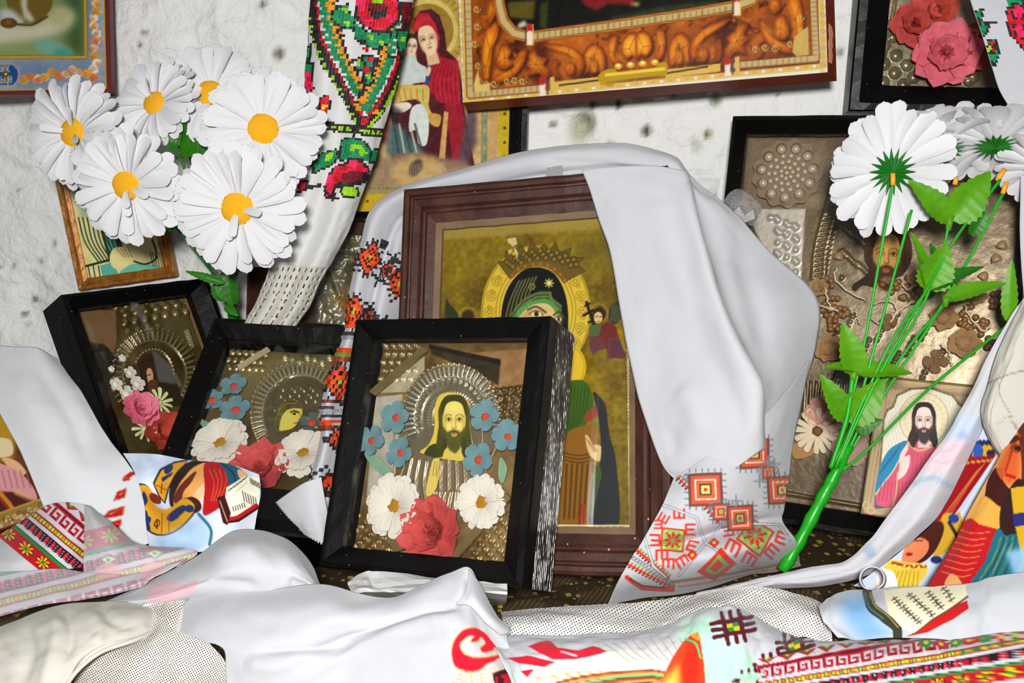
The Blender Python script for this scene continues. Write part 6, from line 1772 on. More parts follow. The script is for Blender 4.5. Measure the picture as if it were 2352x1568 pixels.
def build_T2():
    root = empty('embroidered_towel', Matrix.Translation(at(1400, 420, -.2)))
    tag(root, 'long white towel with orange diamond embroidery draped over the maroon framed icon', 'towel')
    # left fall and the arch over the frame
    ribs = [((688, 1218), (800, 1245), (-.286, -.280, -.262)), ((704, 1130), (812, 1140), (-.278, -.272, -.252)), ((736, 1010), (850, 1010), (-.254, -.248, -.226)), ((742, 910), (862, 910), (-.234, -.226, -.202)),
            ((792, 762), (905, 762), (-.198, -.192, -.168)), ((806, 650), (942, 660), (-.176, -.170, -.146)), ((828, 556), (965, 600), (-.158, -.152, -.126)), ((858, 473), (985, 560), (-.142, -.138, -.108)),
            ((940, 424), (1030, 525), (-.128, -.124, -.100)), ((1079, 383), (1125, 500), (-.138, -.140, -.115)), ((1215, 346), (1235, 480), (-.152, -.156, -.130)), ((1358, 331), (1350, 465), (-.166, -.172, -.142)),
            ((1460, 334), (1440, 455), (-.176, -.184, -.152)), ((1545, 358), (1510, 450), (-.188, -.194, -.164)), ((1580, 395), (1535, 460), (-.196, -.196, -.172))]
    rows = []
    for (a, b, ys) in ribs:
        f = lambda t: (a[0] + (b[0]-a[0])*t, a[1] + (b[1]-a[1])*t)
        rows.append([(*f(0), ys[0] + .006), (*f(.12), ys[0] - .004), (*f(.33), ys[1]), (*f(.45), ys[1] + .006), (*f(.62), ys[1] + .002), (*f(1), ys[2])])
    cloth('left_fall', rows, 60, 200, M_WHITE, root, wr=.0005, cell=22, seed=5, folds=[([(1230, 362), (1320, 372), (1440, 378)], 9, -.004), ([(1100, 402), (1220, 375), (1330, 352)], 10, .003)])
    a = Art(600, 480, 1000, 1280, 1.0, KEY); a.hard = True
    diamond(a, 848, 594, 26, 42, 14); diamond(a, 892, 622, 15, 20, 30, False); diamond(a, 914, 652, 26, 40, 14); sprig(a, 904, 592, 16, 40); sprig(a, 868, 640, 18, 30)
    diamond(a, 812, 715, 24, 40, 10); diamond(a, 846, 728, 18, 18, 30, False); sprig(a, 850, 706, 16, 40); sprig(a, 880, 735, 14, 30); diamond(a, 806, 600, 14, 40, 10); diamond(a, 880, 560, 0.1, .1)
    for i, (y, c, w) in enumerate([(756, DIA, 9), (770, (60, 50, 50), 8), (782, (150, 150, 156), 10), (796, (60, 50, 50), 6), (808, DIA, 10), (822, (120, 140, 50), 6), (835, (150, 60, 40), 12), (925, (120, 60, 40), 8), (936, (70, 60, 60), 6), (947, (160, 160, 166), 10), (960, (60, 50, 50), 6), (972, DIA, 9), (985, (120, 60, 40), 8)]):
        a.line([(730, y), (800, y - 6), (930, y + 4)], c, w)
    diamond(a, 778, 880, 34, 46, 8); diamond(a, 832, 880, 20, 40, 8); diamond(a, 775, 1010, 24, 28, 0)
    a.poly([(700, 1132), (752, 1080), (800, 1130), (790, 1150)], (60, 30, 26)); a.poly([(712, 1128), (752, 1090), (790, 1130)], DIA); a.poly([(735, 1128), (755, 1108), (775, 1130)], (40, 26, 24)); a.poly([(745, 1128), (755, 1117), (766, 1130)], (170, 186, 50))
    for i in range(6): a.line([(704 + i*9, 1122 - i*9), (698 + i*9, 1114 - i*9)], (44, 40, 46), 5)
    embroider('embroidery', root, rows, 34, 210, a, wr=.0005, cell=22, seed=5, lift=.0024, label='orange and black diamond cross stitch')
    # pinked tail end in front of the second icon
    tail = [[(634, 1154, -.272), (665, 1130, -.280), (700, 1108, -.285), (738, 1095, -.284)], [(655, 1180, -.280), (685, 1165, -.287), (715, 1150, -.290), (745, 1140, -.286)], [(690, 1216, -.286), (708, 1212, -.292), (730, 1205, -.294), (755, 1200, -.288)], [(700, 1226, -.287), (716, 1236, -.292), (738, 1250, -.294), (760, 1262, -.288)]]
    n = 44
    keep = np.ones((40, n), dtype=bool)
    keep[:, 0] = np.arange(40) % 2 == 0; keep[-1, :] = np.arange(n) % 4 < 2; keep[-2, :] = np.arange(n) % 4 < 3
    cloth('pinked_tail', tail, n, 40, M_WHITE, root, keep=keep, wr=.0006, seed=8, label='zigzag cut cloth end')
    # front flap and right side
    I = lambda x, y, o: (x, y, 'I', o)
    fr = [[I(1338, 393, -.004), I(1400, 384, -.006), I(1500, 380, -.006), I(1566, 392, -.004), (1577, 397, -.200), (1579, 399, -.196), (1581, 401, -.190)],
          [I(1354, 435, -.005), I(1420, 430, -.008), I(1520, 440, -.010), I(1584, 435, -.010), (1590, 440, -.212), (1602, 440, -.204), (1622, 438, -.196)],
          [I(1374, 500, -.005), I(1440, 500, -.010), I(1540, 500, -.013), I(1598, 495, -.016), (1607, 505, -.222), (1650, 488, -.210), (1690, 492, -.198)],
          [I(1402, 580, -.005), I(1470, 590, -.010), I(1565, 600, -.016), I(1626, 590, -.022), (1638, 600, -.232), (1700, 590, -.214), (1768, 578, -.200)],
          [I(1422, 690, -.005), I(1490, 700, -.011), I(1590, 700, -.018), I(1655, 690, -.026), (1672, 700, -.248), (1770, 682, -.228), (1874, 680, -.206)],
          [I(1442, 800, -.005), I(1510, 805, -.012), I(1620, 810, -.020), I(1700, 800, -.030), (1716, 808, -.262), (1795, 800, -.242), (1876, 790, -.214)],
          [I(1472, 925, -.006), I(1540, 930, -.014), I(1650, 912, -.024), I(1744, 885, -.030), (1753, 895, -.284), (1800, 890, -.258), (1850, 882, -.230)],
          [I(1518, 1056, -.006), I(1565, 1060, -.012), I(1660, 1022, -.020), I(1746, 972, -.024), (1756, 975, -.296), (1792, 972, -.275), (1832, 965, -.250)],
          [I(1548, 1096, -.005), I(1590, 1112, -.008), I(1670, 1085, -.014), I(1745, 1035, -.014), (1758, 1035, -.298), (1785, 1045, -.285), (1812, 1055, -.268)]]
    cloth('front_fall', fr, 84, 124, M_WHITE, root, wr=.001, cell=30, seed=11, folds=[([(1470, 400), (1525, 520), (1560, 640), (1585, 720)], 22, .0035), ([(1530, 700), (1500, 800), (1530, 900)], 26, -.003), ([(1555, 890), (1590, 930), (1615, 1010)], 22, .006), ([(1540, 980), (1555, 1050)], 14, -.004), ([(1640, 520), (1680, 640), (1705, 740), (1745, 850)], 14, .004), ([(1690, 560), (1740, 700), (1760, 800)], 16, -.004), ([(1640, 820), (1690, 930), (1700, 1000)], 16, -.003)])
    # embroidered tail on the table
    lt = [[(1546, 1098, -.318), (1600, 1062, -.316), (1660, 1028, -.312), (1722, 988, -.304), (1772, 938, -.284), (1812, 890, -.262), (1858, 828, -.230)],
          [(1522, 1158, -.334), (1580, 1135, -.334), (1645, 1110, -.330), (1705, 1080, -.320), (1750, 1050, -.306), (1788, 1020, -.288), (1824, 992, -.262)],
          [(1480, 1236, -.344), (1545, 1220, -.348), (1610, 1205, -.344), (1670, 1188, -.334), (1722, 1172, -.320), (1765, 1160, -.304), (1804, 1150, -.282)],
          [(1458, 1268, -.345), (1520, 1256, -.345), (1590, 1240, -.334), (1650, 1220, -.322), (1705, 1206, -.310), (1755, 1198, -.300), (1798, 1194, -.284)],
          [(1425, 1325, -.343), (1500, 1310, -.352), (1575, 1295, -.352), (1650, 1280, -.346), (1715, 1264, -.336), (1775, 1250, -.322), (1828, 1240, -.300)],
          [(1395, 1386, 'z', .010), (1480, 1372, 'z', .012), (1560, 1364, 'z', .012), (1640, 1346, 'z', .012), (1720, 1322, 'z', .012), (1790, 1312, 'z', .010), (1838, 1300, 'z', .008)]]
    b = Art(1380, 820, 1880, 1400, 1.0, (192, 193, 198))
    g = (120, 122, 132)
    def star(cx, cy, s, rot):
        c, d = cos(R(rot)), sin(R(rot))
        T = lambda P: [(cx + u*s*c - v*s*d, cy + u*s*d + v*s*c) for u, v in P]
        b.poly(T([(-1, -1), (1, -1), (1, 1), (-1, 1)]), (206, 44, 26)); b.poly(T([(-.86, -.86), (.86, -.86), (.86, .86), (-.86, .86)]), (138, 178, 92))
        for k in range(8):
            t = k*pi/4; b.poly(T([(.12*cos(t), .12*sin(t)), (.5*cos(t - .32), .5*sin(t - .32)), (.8*cos(t), .8*sin(t)), (.5*cos(t + .32), .5*sin(t + .32))]), (206, 40, 20))
        for u, v in ((-.68, -.68), (.68, .68), (-.68, .68), (.68, -.68)): b.poly(T([(u - .14, v - .14), (u + .14, v - .14), (u + .14, v + .14), (u - .14, v + .14)]), (210, 190, 70)); b.ell(*T([(u*.8, v*.8)])[0], s*.07, s*.07, (40, 40, 30))
    def hook(cx, cy, s, rot, col=(214, 58, 40)):
        c, d = cos(R(rot)), sin(R(rot))
        T = lambda P: [(cx + u*s*c - v*s*d, cy + u*s*d + v*s*c) for u, v in P]
        for P in ([(-1, -1.1), (-1, 1.1)], [(-1, -1.1), (1, -1.1)], [(-1, 0), (.7, 0)], [(-1, 1.1), (1, 1.1)]): b.line(T(P), col, s*.5)
    # stripes of flowers and grey loops
    for P, n in (([(1558, 1098), (1650, 1195)], 14), ([(1592, 1098), (1665, 1180)], 12), ([(1440, 1295), (1545, 1348)], 14), ([(1462, 1262), (1535, 1325)], 13)):
        (x0, y0), (x1, y1) = P
        b.line(P, (226, 228, 232), 9)
        for i in range(n):
            t = i/(n-1); x, y = x0+(x1-x0)*t, y0+(y1-y0)*t
            b.ell(x, y, 4.5, 4.5, (204, 44, 34)); b.ell(x + 4, y - 5, 3, 3, (110, 150, 60)); b.ell(x - 4, y + 4, 2.4, 2.4, (50, 40, 40))
    for P, n in (([(1574, 1096), (1658, 1190)], 15), ([(1450, 1278), (1542, 1338)], 15)):
        for i in range(n): t = i/(n-1); b.ring(P[0][0]+(P[1][0]-P[0][0])*t, P[0][1]+(P[1][1]-P[0][1])*t, 6, 4, g, 2.4)
    star(1545, 1240, 27, 5); star(1735, 1232, 33, 32)
    for x, y, s, r in ((1520, 1275, 11, 90), (1505, 1240, 10, 180), (1585, 1215, 10, 0), (1590, 1255, 10, 20), (1535, 1295, 11, 90), (1560, 1180, 10, -90), (1525, 1190, 9, -60), (1672, 1220, 11, 170), (1682, 1258, 12, 120), (1720, 1282, 12, 120), (1772, 1265, 11, 40), (1795, 1235, 11, 20), (1568, 1290, 11, 60), (1512, 1205, 8, 180)): hook(x, y, s, r)
    for P in ([(1500, 1150), (1600, 1190), (1620, 1250), (1560, 1320)], [(1480, 1230), (1500, 1300), (1530, 1325)], [(1655, 1205), (1620, 1250), (1700, 1300), (1760, 1305)], [(1700, 1200), (1790, 1205), (1815, 1240)], [(1480, 1190), (1470, 1240)]):
        b.line(P, g, 7, .85); b.line(P, (226, 228, 234), 2.4)
    b.poly([(1655, 1260), (1690, 1290), (1640, 1330), (1600, 1310)], (206, 44, 26)); b.poly([(1650, 1272), (1674, 1292), (1640, 1318), (1618, 1306)], (130, 170, 80)); b.poly([(1648, 1282), (1662, 1294), (1640, 1310), (1628, 1302)], (206, 44, 26))
    for x, y in ((1640, 1250), (1590, 1275)): b.poly([(x - 13, y), (x, y - 13), (x + 13, y), (x, y + 13)], (208, 44, 24)); b.ell(x, y, 4, 4, (236, 206, 80))
    b.line([(1440, 1325), (1475, 1350), (1545, 1352)], (206, 60, 26), 10); b.line([(1448, 1328), (1478, 1345), (1530, 1348)], (50, 36, 30), 3)
    b.line([(1545, 1335), (1640, 1318), (1740, 1305), (1830, 1285)], (170, 90, 60), 7, .8); b.line([(1560, 1345), (1700, 1322), (1830, 1296)], (190, 100, 60), 4, .7)
    for cx, cy, s in ((1733, 1042, 36), (1766, 1086, 15), (1795, 1125, 34), (1620, 1125, 40), (1655, 1175, 20), (1700, 1190, 32)):
        for k, col in ((1, (110, 70, 60)), (.84, (214, 84, 54)), (.62, (230, 226, 224)), (.54, (226, 96, 44)), (.34, (50, 40, 36)), (.26, (206, 206, 120)), (.1, (206, 50, 20))):
            q = s*k; b.poly([(cx - q, cy - q*.9), (cx + q*.95, cy - q), (cx + q, cy + q*.9), (cx - q*.95, cy + q)], col)
        for t in np.linspace(-.9, .9, 6):
            for u, v, dx, dy in ((t, -1, 0, -1), (1, t, 1, 0), (t, 1, 0, 1), (-1, t, -1, 0)): b.line([(cx + u*s, cy + v*s), (cx + u*s + dx*7, cy + v*s + dy*7)], (120, 120, 128), 3)
    for x, y in ((1765, 1060), (1745, 1105), (1690, 1150), (1780, 1065)): b.line([(x - 12, y), (x + 12, y)], (140, 140, 148), 4); b.line([(x, y - 12), (x, y + 12)], (140, 140, 148), 4)
    cloth('printed_tail', lt, 170, 190, M_CLOTH, root, art=b, wr=.0008, cell=30, seed=13, label='red, green and grey star patterned end')
build_T2()

# ------------------------------------------------------------------ cloths in the foreground
def net_mat(name, col, scale, hole):
    """fine knitted net: real openings between threads"""
    m = bpy.data.materials.new(name); m.use_nodes = True
    nt = m.node_tree; b = nt.nodes['Principled BSDF']
    b.inputs['Base Color'].default_value = (*s2l(col), 1); b.inputs['Roughness'].default_value = .9; b.inputs['Specular IOR Level'].default_value = .1
    tc = nt.nodes.new('ShaderNodeTexCoord'); mp = nt.nodes.new('ShaderNodeMapping')
    mp.inputs['Rotation'].default_value = (0, 0, .5); mp.inputs['Scale'].default_value = (scale, scale, scale)
    nt.links.new(tc.outputs['UV'], mp.inputs[0])
    v = nt.nodes.new('ShaderNodeTexVoronoi'); v.inputs['Scale'].default_value = 1.0; v.inputs['Randomness'].default_value = .12
    nt.links.new(mp.outputs[0], v.inputs['Vector'])
    c = nt.nodes.new('ShaderNodeMath'); c.operation = 'LESS_THAN'; c.inputs[1].default_value = hole
    nt.links.new(v.outputs['Distance'], c.inputs[0])
    t = nt.nodes.new('ShaderNodeBsdfTransparent'); x = nt.nodes.new('ShaderNodeMixShader')
    nt.links.new(c.outputs[0], x.inputs[0]); nt.links.new(b.outputs[0], x.inputs[1]); nt.links.new(t.outputs[0], x.inputs[2])
    nt.links.new(x.outputs[0], nt.nodes['Material Output'].inputs['Surface'])
    return m

def frame2(ox, oy, e1, e2):
    return lambda P: [(ox + u*e1[0] + v*e2[0], oy + u*e1[1] + v*e2[1]) for u, v in P]
def rect(u0, v0, u1, v1): return [(u0, v0), (u1, v0), (u1, v1), (u0, v1)]
GR, RD, YL, BK, WH = (14, 132, 48), (178, 10, 34), (232, 196, 16), (36, 8, 24), (194, 195, 199)
def key_bands(a, T, u0, u1, fade=1.0, s=1.0, k=None):
    """printed folk border: rows of comb, dotted braid, greek key and stars; u along the band, v across"""
    P = lambda q, c: a.poly(T([(x*s, y*s) for x, y in q]), c, fade)
    P(rect(u0, -90, u1, 95), WH)
    # stars on red, green edging
    P(rect(u0, -90, u1, -46), RD); P(rect(u0, -48, u1, -40), GR)
    for u in np.arange(u0 + 20, u1, 56):
        P([(u - 24, -68), (u, -86), (u + 24, -68), (u, -50)], (70, 10, 20))
        for t in range(8):
            x, y = cos(t*pi/4), sin(t*pi/4)
            P([(u, -68), (u + 16*cos(t*pi/4 - .25), -68 + 13*sin(t*pi/4 - .25)), (u + 22*x, -68 + 17*y), (u + 16*cos(t*pi/4 + .25), -68 + 13*sin(t*pi/4 + .25))], YL if t % 2 == 0 else (240, 150, 20))
        P(rect(u - 4, -72, u + 4, -64), GR)
    P(rect(u0, -40, u1, -38), BK)
    # comb
    P(rect(u0, -26, u1, -6), RD); P(rect(u0, -10, u1, -4), BK)
    for i, u in enumerate(np.arange(u0, u1, 22)):
        P(rect(u, -28, u + 11, -8), BK)
        for j in range(3): P(rect(u + 3, -26 + j*7, u + 6, -23 + j*7), WH)
        for j in range(3): P(rect(u + 14, -24 + j*7, u + 17, -21 + j*7), (236, 120, 140))
    # dotted braid
    P(rect(u0, 6, u1, 24), RD); P(rect(u0, 9, u1, 20), (20, 120, 50))
    for i, u in enumerate(np.arange(u0, u1, 9)): P(rect(u, 10, u + 6, 19), YL if i % 3 else (236, 140, 20))
    # greek key
    P(rect(u0, 34, u1, 72), WH)
    for u in np.arange(u0, u1, 30):
        P(rect(u, 36, u + 7, 64), RD); P(rect(u, 36, u + 24, 43), RD); P(rect(u + 18, 36, u + 24, 57), RD); P(rect(u + 11, 51, u + 24, 57), RD)
        P(rect(u + 2, 44, u + 4, 62), BK); P(rect(u + 8, 38, u + 20, 40), BK)
    P(rect(u0, 64, u1, 76), RD); P(rect(u0, 69, u1, 72), BK)
    for u in np.arange(u0, u1, 46):
        P([(u, 95), (u + 23, 78), (u + 46, 95)], RD); P([(u + 9, 95), (u + 23, 85), (u + 37, 95)], GR); P([(u + 16, 95), (u + 23, 90), (u + 30, 95)], YL)

def build_T3():
    """printed white towel rolled up at the left"""
    root = empty('printed_towel', Matrix.Translation(at(300, 1300, -.33)))
    tag(root, 'rolled white towel printed with a saint, red letters and folk borders, lower left', 'towel')
    # upper body
    body = [[(-50, 792, -.165), (20, 795, -.172), (85, 798, -.176), (132, 826, -.168)], [(-40, 880, -.205), (45, 885, -.215), (125, 890, -.214), (176, 890, -.198)], [(0, 948, -.228), (70, 952, -.240), (155, 955, -.238), (216, 952, -.222)],
            [(40, 1022, -.252), (110, 1030, -.262), (195, 1035, -.258), (258, 1020, -.240)], [(80, 1112, -.272), (150, 1115, -.280), (225, 1110, -.276), (292, 1062, -.256)], [(104, 1170, -.284), (180, 1190, -.292), (255, 1190, -.288), (345, 1140, -.272)], [(150, 1262, -.300), (220, 1270, -.304), (300, 1260, -.300), (385, 1232, -.290)]]
    b = Art(-60, 780, 400, 1280, 1.0, (208, 210, 214))
    for p in ([(259, 1152), (268, 1129), (292, 1120), (287, 1143)], [(235, 1188), (248, 1173), (288, 1160), (284, 1184), (252, 1190)], [(252, 1200), (280, 1191), (280, 1204), (273, 1214), (258, 1212)], [(279, 1103), (286, 1092), (300, 1084), (318, 1078), (322, 1088), (304, 1092), (296, 1104), (284, 1107)]):
        b.poly(p, (176, 130, 60)); c = np.mean(p, 0); b.poly([tuple(c + (np.array(q) - c)*.86) for q in p], (172, 12, 14)); b.line([tuple(c + (np.array(p[0]) - c)*.6), tuple(c + (np.array(p[2]) - c)*.6)], (214, 120, 90), 1.6)
    cloth('upper_fold', body, 100, 150, M_CLOTH, root, art=b, wr=.001, cell=34, seed=21, folds=[([(70, 815), (130, 900), (175, 980), (205, 1080)], 16, -.006), ([(100, 810), (165, 910), (215, 1000)], 14, .003), ([(30, 860), (90, 960), (140, 1080)], 20, .003)])
    # saint printed fold
    st = [[(282, 1040, -.268), (360, 1042, -.276), (440, 1058, -.282), (520, 1068, -.284), (594, 1092, -.280)], [(312, 1090, -.290), (372, 1096, -.296), (450, 1108, -.306), (530, 1118, -.306), (598, 1132, -.292)], [(328, 1150, -.306), (376, 1155, -.296), (455, 1162, -.316), (530, 1168, -.314), (592, 1172, -.298)],
          [(340, 1208, -.316), (402, 1222, -.328), (470, 1224, -.326), (530, 1214, -.320), (585, 1210, -.306)], [(345, 1262, -.322), (410, 1268, -.330), (480, 1265, -.330), (540, 1252, -.326), (582, 1248, -.314)]]
    a = Art(270, 1020, 610, 1280, .8, (196, 210, 230)); a.noise(10, 30, 3, 3)
    a.poly([(500, 1150), (600, 1130), (600, 1280), (460, 1280)], (214, 220, 232), .8, soft=12)
    gold, navy = (212, 152, 22), (24, 44, 96)
    a.poly([(352, 1108), (368, 1078), (400, 1060), (436, 1054), (410, 1085), (392, 1120), (382, 1160), (366, 1140)], (30, 34, 40)); a.poly([(356, 1110), (372, 1082), (402, 1064), (430, 1059), (408, 1084), (388, 1120), (380, 1152), (368, 1136)], gold)
    a.ell(388, 1078, 9, 13, navy, .95, 25); a.poly([(372, 1098), (400, 1086), (396, 1094), (376, 1106)], navy); a.line([(360, 1112), (384, 1122)], (130, 60, 14), 2); a.line([(374, 1110), (372, 1130)], (60, 36, 10), 2.5)
    a.poly([(392, 1150), (395, 1110), (412, 1078), (440, 1060), (478, 1062), (470, 1090), (440, 1100), (420, 1140), (400, 1170)], (34, 16, 10), smooth=1)
    a.poly([(402, 1158), (410, 1120), (440, 1078), (476, 1066), (476, 1100), (450, 1130), (440, 1165), (420, 1185)], (226, 160, 84), smooth=1)
    a.poly([(402, 1150), (412, 1120), (436, 1092), (452, 1084), (438, 1110), (424, 1130), (418, 1160)], (96, 34, 14), smooth=1)
    a.poly([(425, 1150), (455, 1126), (470, 1110), (468, 1140), (450, 1160)], (236, 176, 100), .8, soft=4); a.poly([(424, 1152), (440, 1140), (458, 1150), (462, 1168), (448, 1178), (434, 1166)], (70, 16, 8), smooth=1); a.ell(446, 1158, 7, 5, (150, 20, 12))
    a.poly([(470, 1068), (505, 1064), (528, 1080), (540, 1110), (520, 1150), (490, 1175), (466, 1180), (470, 1120)], (172, 12, 18), smooth=1)
    for k in range(4): a.line([(480 + k*12, 1080), (492 + k*9, 1110), (484 + k*6, 1150)], (206, 130, 70), 1.6, .8, smooth=1)
    a.poly([(502, 1062), (550, 1080), (556, 1098), (530, 1122), (520, 1090)], (14, 84, 110), smooth=1); a.line([(510, 1068), (535, 1090), (540, 1110)], (10, 40, 60), 3, smooth=1)
    a.poly([(545, 1082), (565, 1090), (560, 1104), (548, 1098)], (226, 168, 120), smooth=1)
    a.poly([(520, 1120), (560, 1096), (594, 1100), (594, 1165), (540, 1190), (516, 1160)], (240, 238, 214)); a.line([(520, 1150), (566, 1108)], (206, 200, 170), 3)
    for q in range(6): a.line([(524 + q*7, 1128 - q*5), (530 + q*7, 1122 - q*5)], (50, 40, 40), 2.4); a.line([(556 + q*6, 1128 + q*3), (560 + q*6, 1150 + q*3)], (50, 44, 44), 2); a.line([(534 + q*5, 1164 - q*2), (537 + q*5, 1174 - q*2)], (60, 50, 46), 2); a.line([(572 + q*4, 1100 + q*2), (576 + q*4, 1112 + q*2)], (60, 50, 46), 2)
    a.line([(518, 1196), (545, 1192), (588, 1164)], (40, 10, 10), 13); a.line([(518, 1194), (545, 1188), (588, 1160)], (190, 14, 22), 9); a.poly([(498, 1142), (516, 1136), (530, 1178), (522, 1206), (512, 1200)], (60, 12, 14)); a.line([(505, 1150), (522, 1198)], (206, 176, 110), 2)
    cres = [(312, 1124), (330, 1112), (348, 1128), (352, 1160), (368, 1172), (394, 1168), (428, 1142), (452, 1160), (440, 1190), (412, 1218), (376, 1230), (346, 1220), (322, 1188)]
    a.poly(cres, (34, 36, 44), smooth=1); c = np.mean(cres, 0); a.poly([tuple(c + (np.array(q) - c)*.94) for q in cres], gold, smooth=1)
    a.ell(356, 1146, 18, 12, (110, 34, 12), 1, 40)
    for x, y in ((322, 1160), (404, 1186), (436, 1168), (340, 1196)): a.ell(x, y, 10, 9, navy)
    for p in ([(328, 1130), (336, 1150), (330, 1164), (324, 1146)], [(384, 1190), (420, 1160), (428, 1172), (398, 1200)], [(320, 1178), (336, 1174), (350, 1214), (338, 1212)]): a.poly(p, navy, smooth=1)
    for x in (372, 388): a.line([(x, 1182), (x + 2, 1224)], (150, 50, 14), 2)
    a.line([(362, 1196), (364, 1214)], (70, 40, 12), 3); a.ring(363, 1204, 5, 7, (70, 40, 12), 2.4)
    a.poly([(370, 1232), (440, 1200), (470, 1180), (486, 1240), (450, 1270), (350, 1270)], (150, 186, 220), .7, soft=8); a.line([(456, 1180), (484, 1215), (482, 1250)], (20, 84, 110), 7, .8, smooth=1)
    cloth('saint_print_fold', st, 180, 140, M_CLOTH, root, art=a, wr=.0012, cell=26, seed=23, label='fold printed with a bearded saint and open book')
    # folk border fold
    kb = [[(-30, 1245, -.292), (30, 1212, -.294), (70, 1188, -.296), (105, 1164, -.296), (145, 1155, -.296), (197, 1160, -.296)], [(-30, 1275, -.312), (30, 1255, -.318), (80, 1235, -.320), (115, 1215, -.320), (155, 1208, -.318), (196, 1210, -.312)], [(-30, 1300, -.326), (30, 1290, -.334), (85, 1278, -.336), (120, 1268, -.336), (158, 1262, -.332), (194, 1258, -.322)], [(-30, 1322, -.330), (30, 1318, -.338), (90, 1314, -.340), (125, 1310, -.340), (160, 1306, -.336), (193, 1302, -.328)]]
    k = Art(-40, 1140, 210, 1330, .8, WH)
    th = R(40); T = frame2(120, 1232, (cos(th), sin(th)), (sin(th), -cos(th)))
    key_bands(k, T, -220, 220, s=.88)
    cloth('border_print_fold', kb, 150, 110, M_CLOTH, root, art=k, wr=.0008, cell=26, seed=25, label='red, green, black and yellow folk border')
    # reverse side flaps with the print showing through
    f1 = [[(193, 1158, -.300), (199, 1160, -.301), (206, 1165, -.300), (214, 1171, -.299)], [(194, 1200, -.318), (215, 1200, -.324), (238, 1202, -.322), (262, 1208, -.314)], [(194, 1245, -.332), (235, 1245, -.338), (275, 1245, -.334), (318, 1248, -.326)], [(193, 1290, -.340), (270, 1282, -.346), (350, 1272, -.344), (450, 1264, -.336)], [(193, 1338, -.346), (260, 1332, -.352), (330, 1320, -.352), (410, 1300, -.346)]]
    f2 = [[(-30, 1318, -.338), (60, 1312, -.344), (140, 1306, -.346), (220, 1318, -.350), (320, 1318, -.352), (430, 1284, -.346)], [(-30, 1360, -.352), (60, 1352, -.358), (140, 1345, -.360), (215, 1345, -.362), (300, 1340, -.362), (395, 1305, -.354)], [(-30, 1400, -.362), (60, 1384, -.368), (140, 1372, -.370), (205, 1366, -.370), (275, 1355, -.368), (350, 1328, -.360)], [(-30, 1424, -.366), (60, 1400, -.372), (135, 1384, -.372), (195, 1376, -.370), (260, 1366, -.368), (330, 1346, -.360)]]
    for nm, rw, sd in (('reverse_flap', f1, 27), ('reverse_flap', f2, 29)):
        r = Art(-40, 1150, 470, 1440, 1.0, (186, 184, 190)); r.noise(5, 40, 3, 2)
        th = R(-14); T = frame2(280, 1300, (cos(th), sin(th)), (-sin(th), cos(th)))
        full = Art(-40, 1150, 470, 1440, 1.0, (186, 184, 190)); key_bands(full, T, -420, 300, s=1.1)
        r.im = r.im * .72 + full.im * .28
        for x, y in ((250, 1285), (355, 1270)): r.poly([(x - 26, y), (x, y - 14), (x + 26, y - 4), (x + 2, y + 14)], (150, 146, 150), .7); r.poly([(x - 16, y), (x, y - 8), (x + 16, y - 3), (x + 1, y + 8)], (226, 220, 190), .8); r.ell(x, y, 5, 4, (110, 180, 130))
        for x in (238, 340): r.poly([(x - 18, 1305), (x + 10, 1288), (x + 40, 1300), (x + 36, 1326), (x - 14, 1332)], (216, 170, 178), .7)
        cloth(nm, rw, 120, 60, M_CLOTH, root, art=r, wr=.001, cell=24, seed=sd, label='pale reverse side with the print showing through')
    # thick white roll
    ro = [[(228, 1384, -.366), (330, 1342, -.352), (440, 1288, -.346), (520, 1226, -.336), (572, 1216, -.334), (650, 1234, -.336), (702, 1278, -.346), (738, 1346, -.372)], [(230, 1386, -.372), (340, 1360, -.374), (450, 1312, -.378), (525, 1262, -.378), (585, 1252, -.378), (650, 1268, -.378), (700, 1300, -.378), (738, 1348, -.380)],
          [(232, 1387, -.374), (340, 1376, -.384), (450, 1338, -.390), (530, 1305, -.394), (595, 1300, -.394), (655, 1308, -.392), (700, 1325, -.388), (740, 1352, -.384)], [(234, 1388, -.372), (335, 1384, -.380), (440, 1362, -.388), (520, 1350, -.392), (600, 1352, -.392), (660, 1352, -.390), (705, 1352, -.388), (744, 1360, -.384)], [(236, 1390, -.368), (335, 1390, -.374), (440, 1376, -.380), (520, 1372, -.384), (600, 1376, -.384), (660, 1376, -.382), (705, 1376, -.380), (748, 1376, -.378)]]
    p = Art(200, 1190, 780, 1410, 1.2, (192, 194, 199))
    p.poly([(345, 1352), (400, 1335), (450, 1352), (400, 1372), (340, 1378)], (222, 178, 188), .9, smooth=1); p.poly([(420, 1345), (445, 1330), (455, 1345), (425, 1356)], (220, 170, 182), .9)
    cloth('white_roll', ro, 170, 90, M_CLOTH, root, art=p, wr=.0012, cell=30, seed=31, folds=[([(600, 1240), (640, 1290), (660, 1345)], 18, -.004), ([(430, 1330), (520, 1335), (600, 1345)], 10, -.004), ([(660, 1335), (690, 1340), (715, 1350)], 9, -.005), ([(480, 1290), (540, 1262), (600, 1262)], 16, .003)])
build_T3()

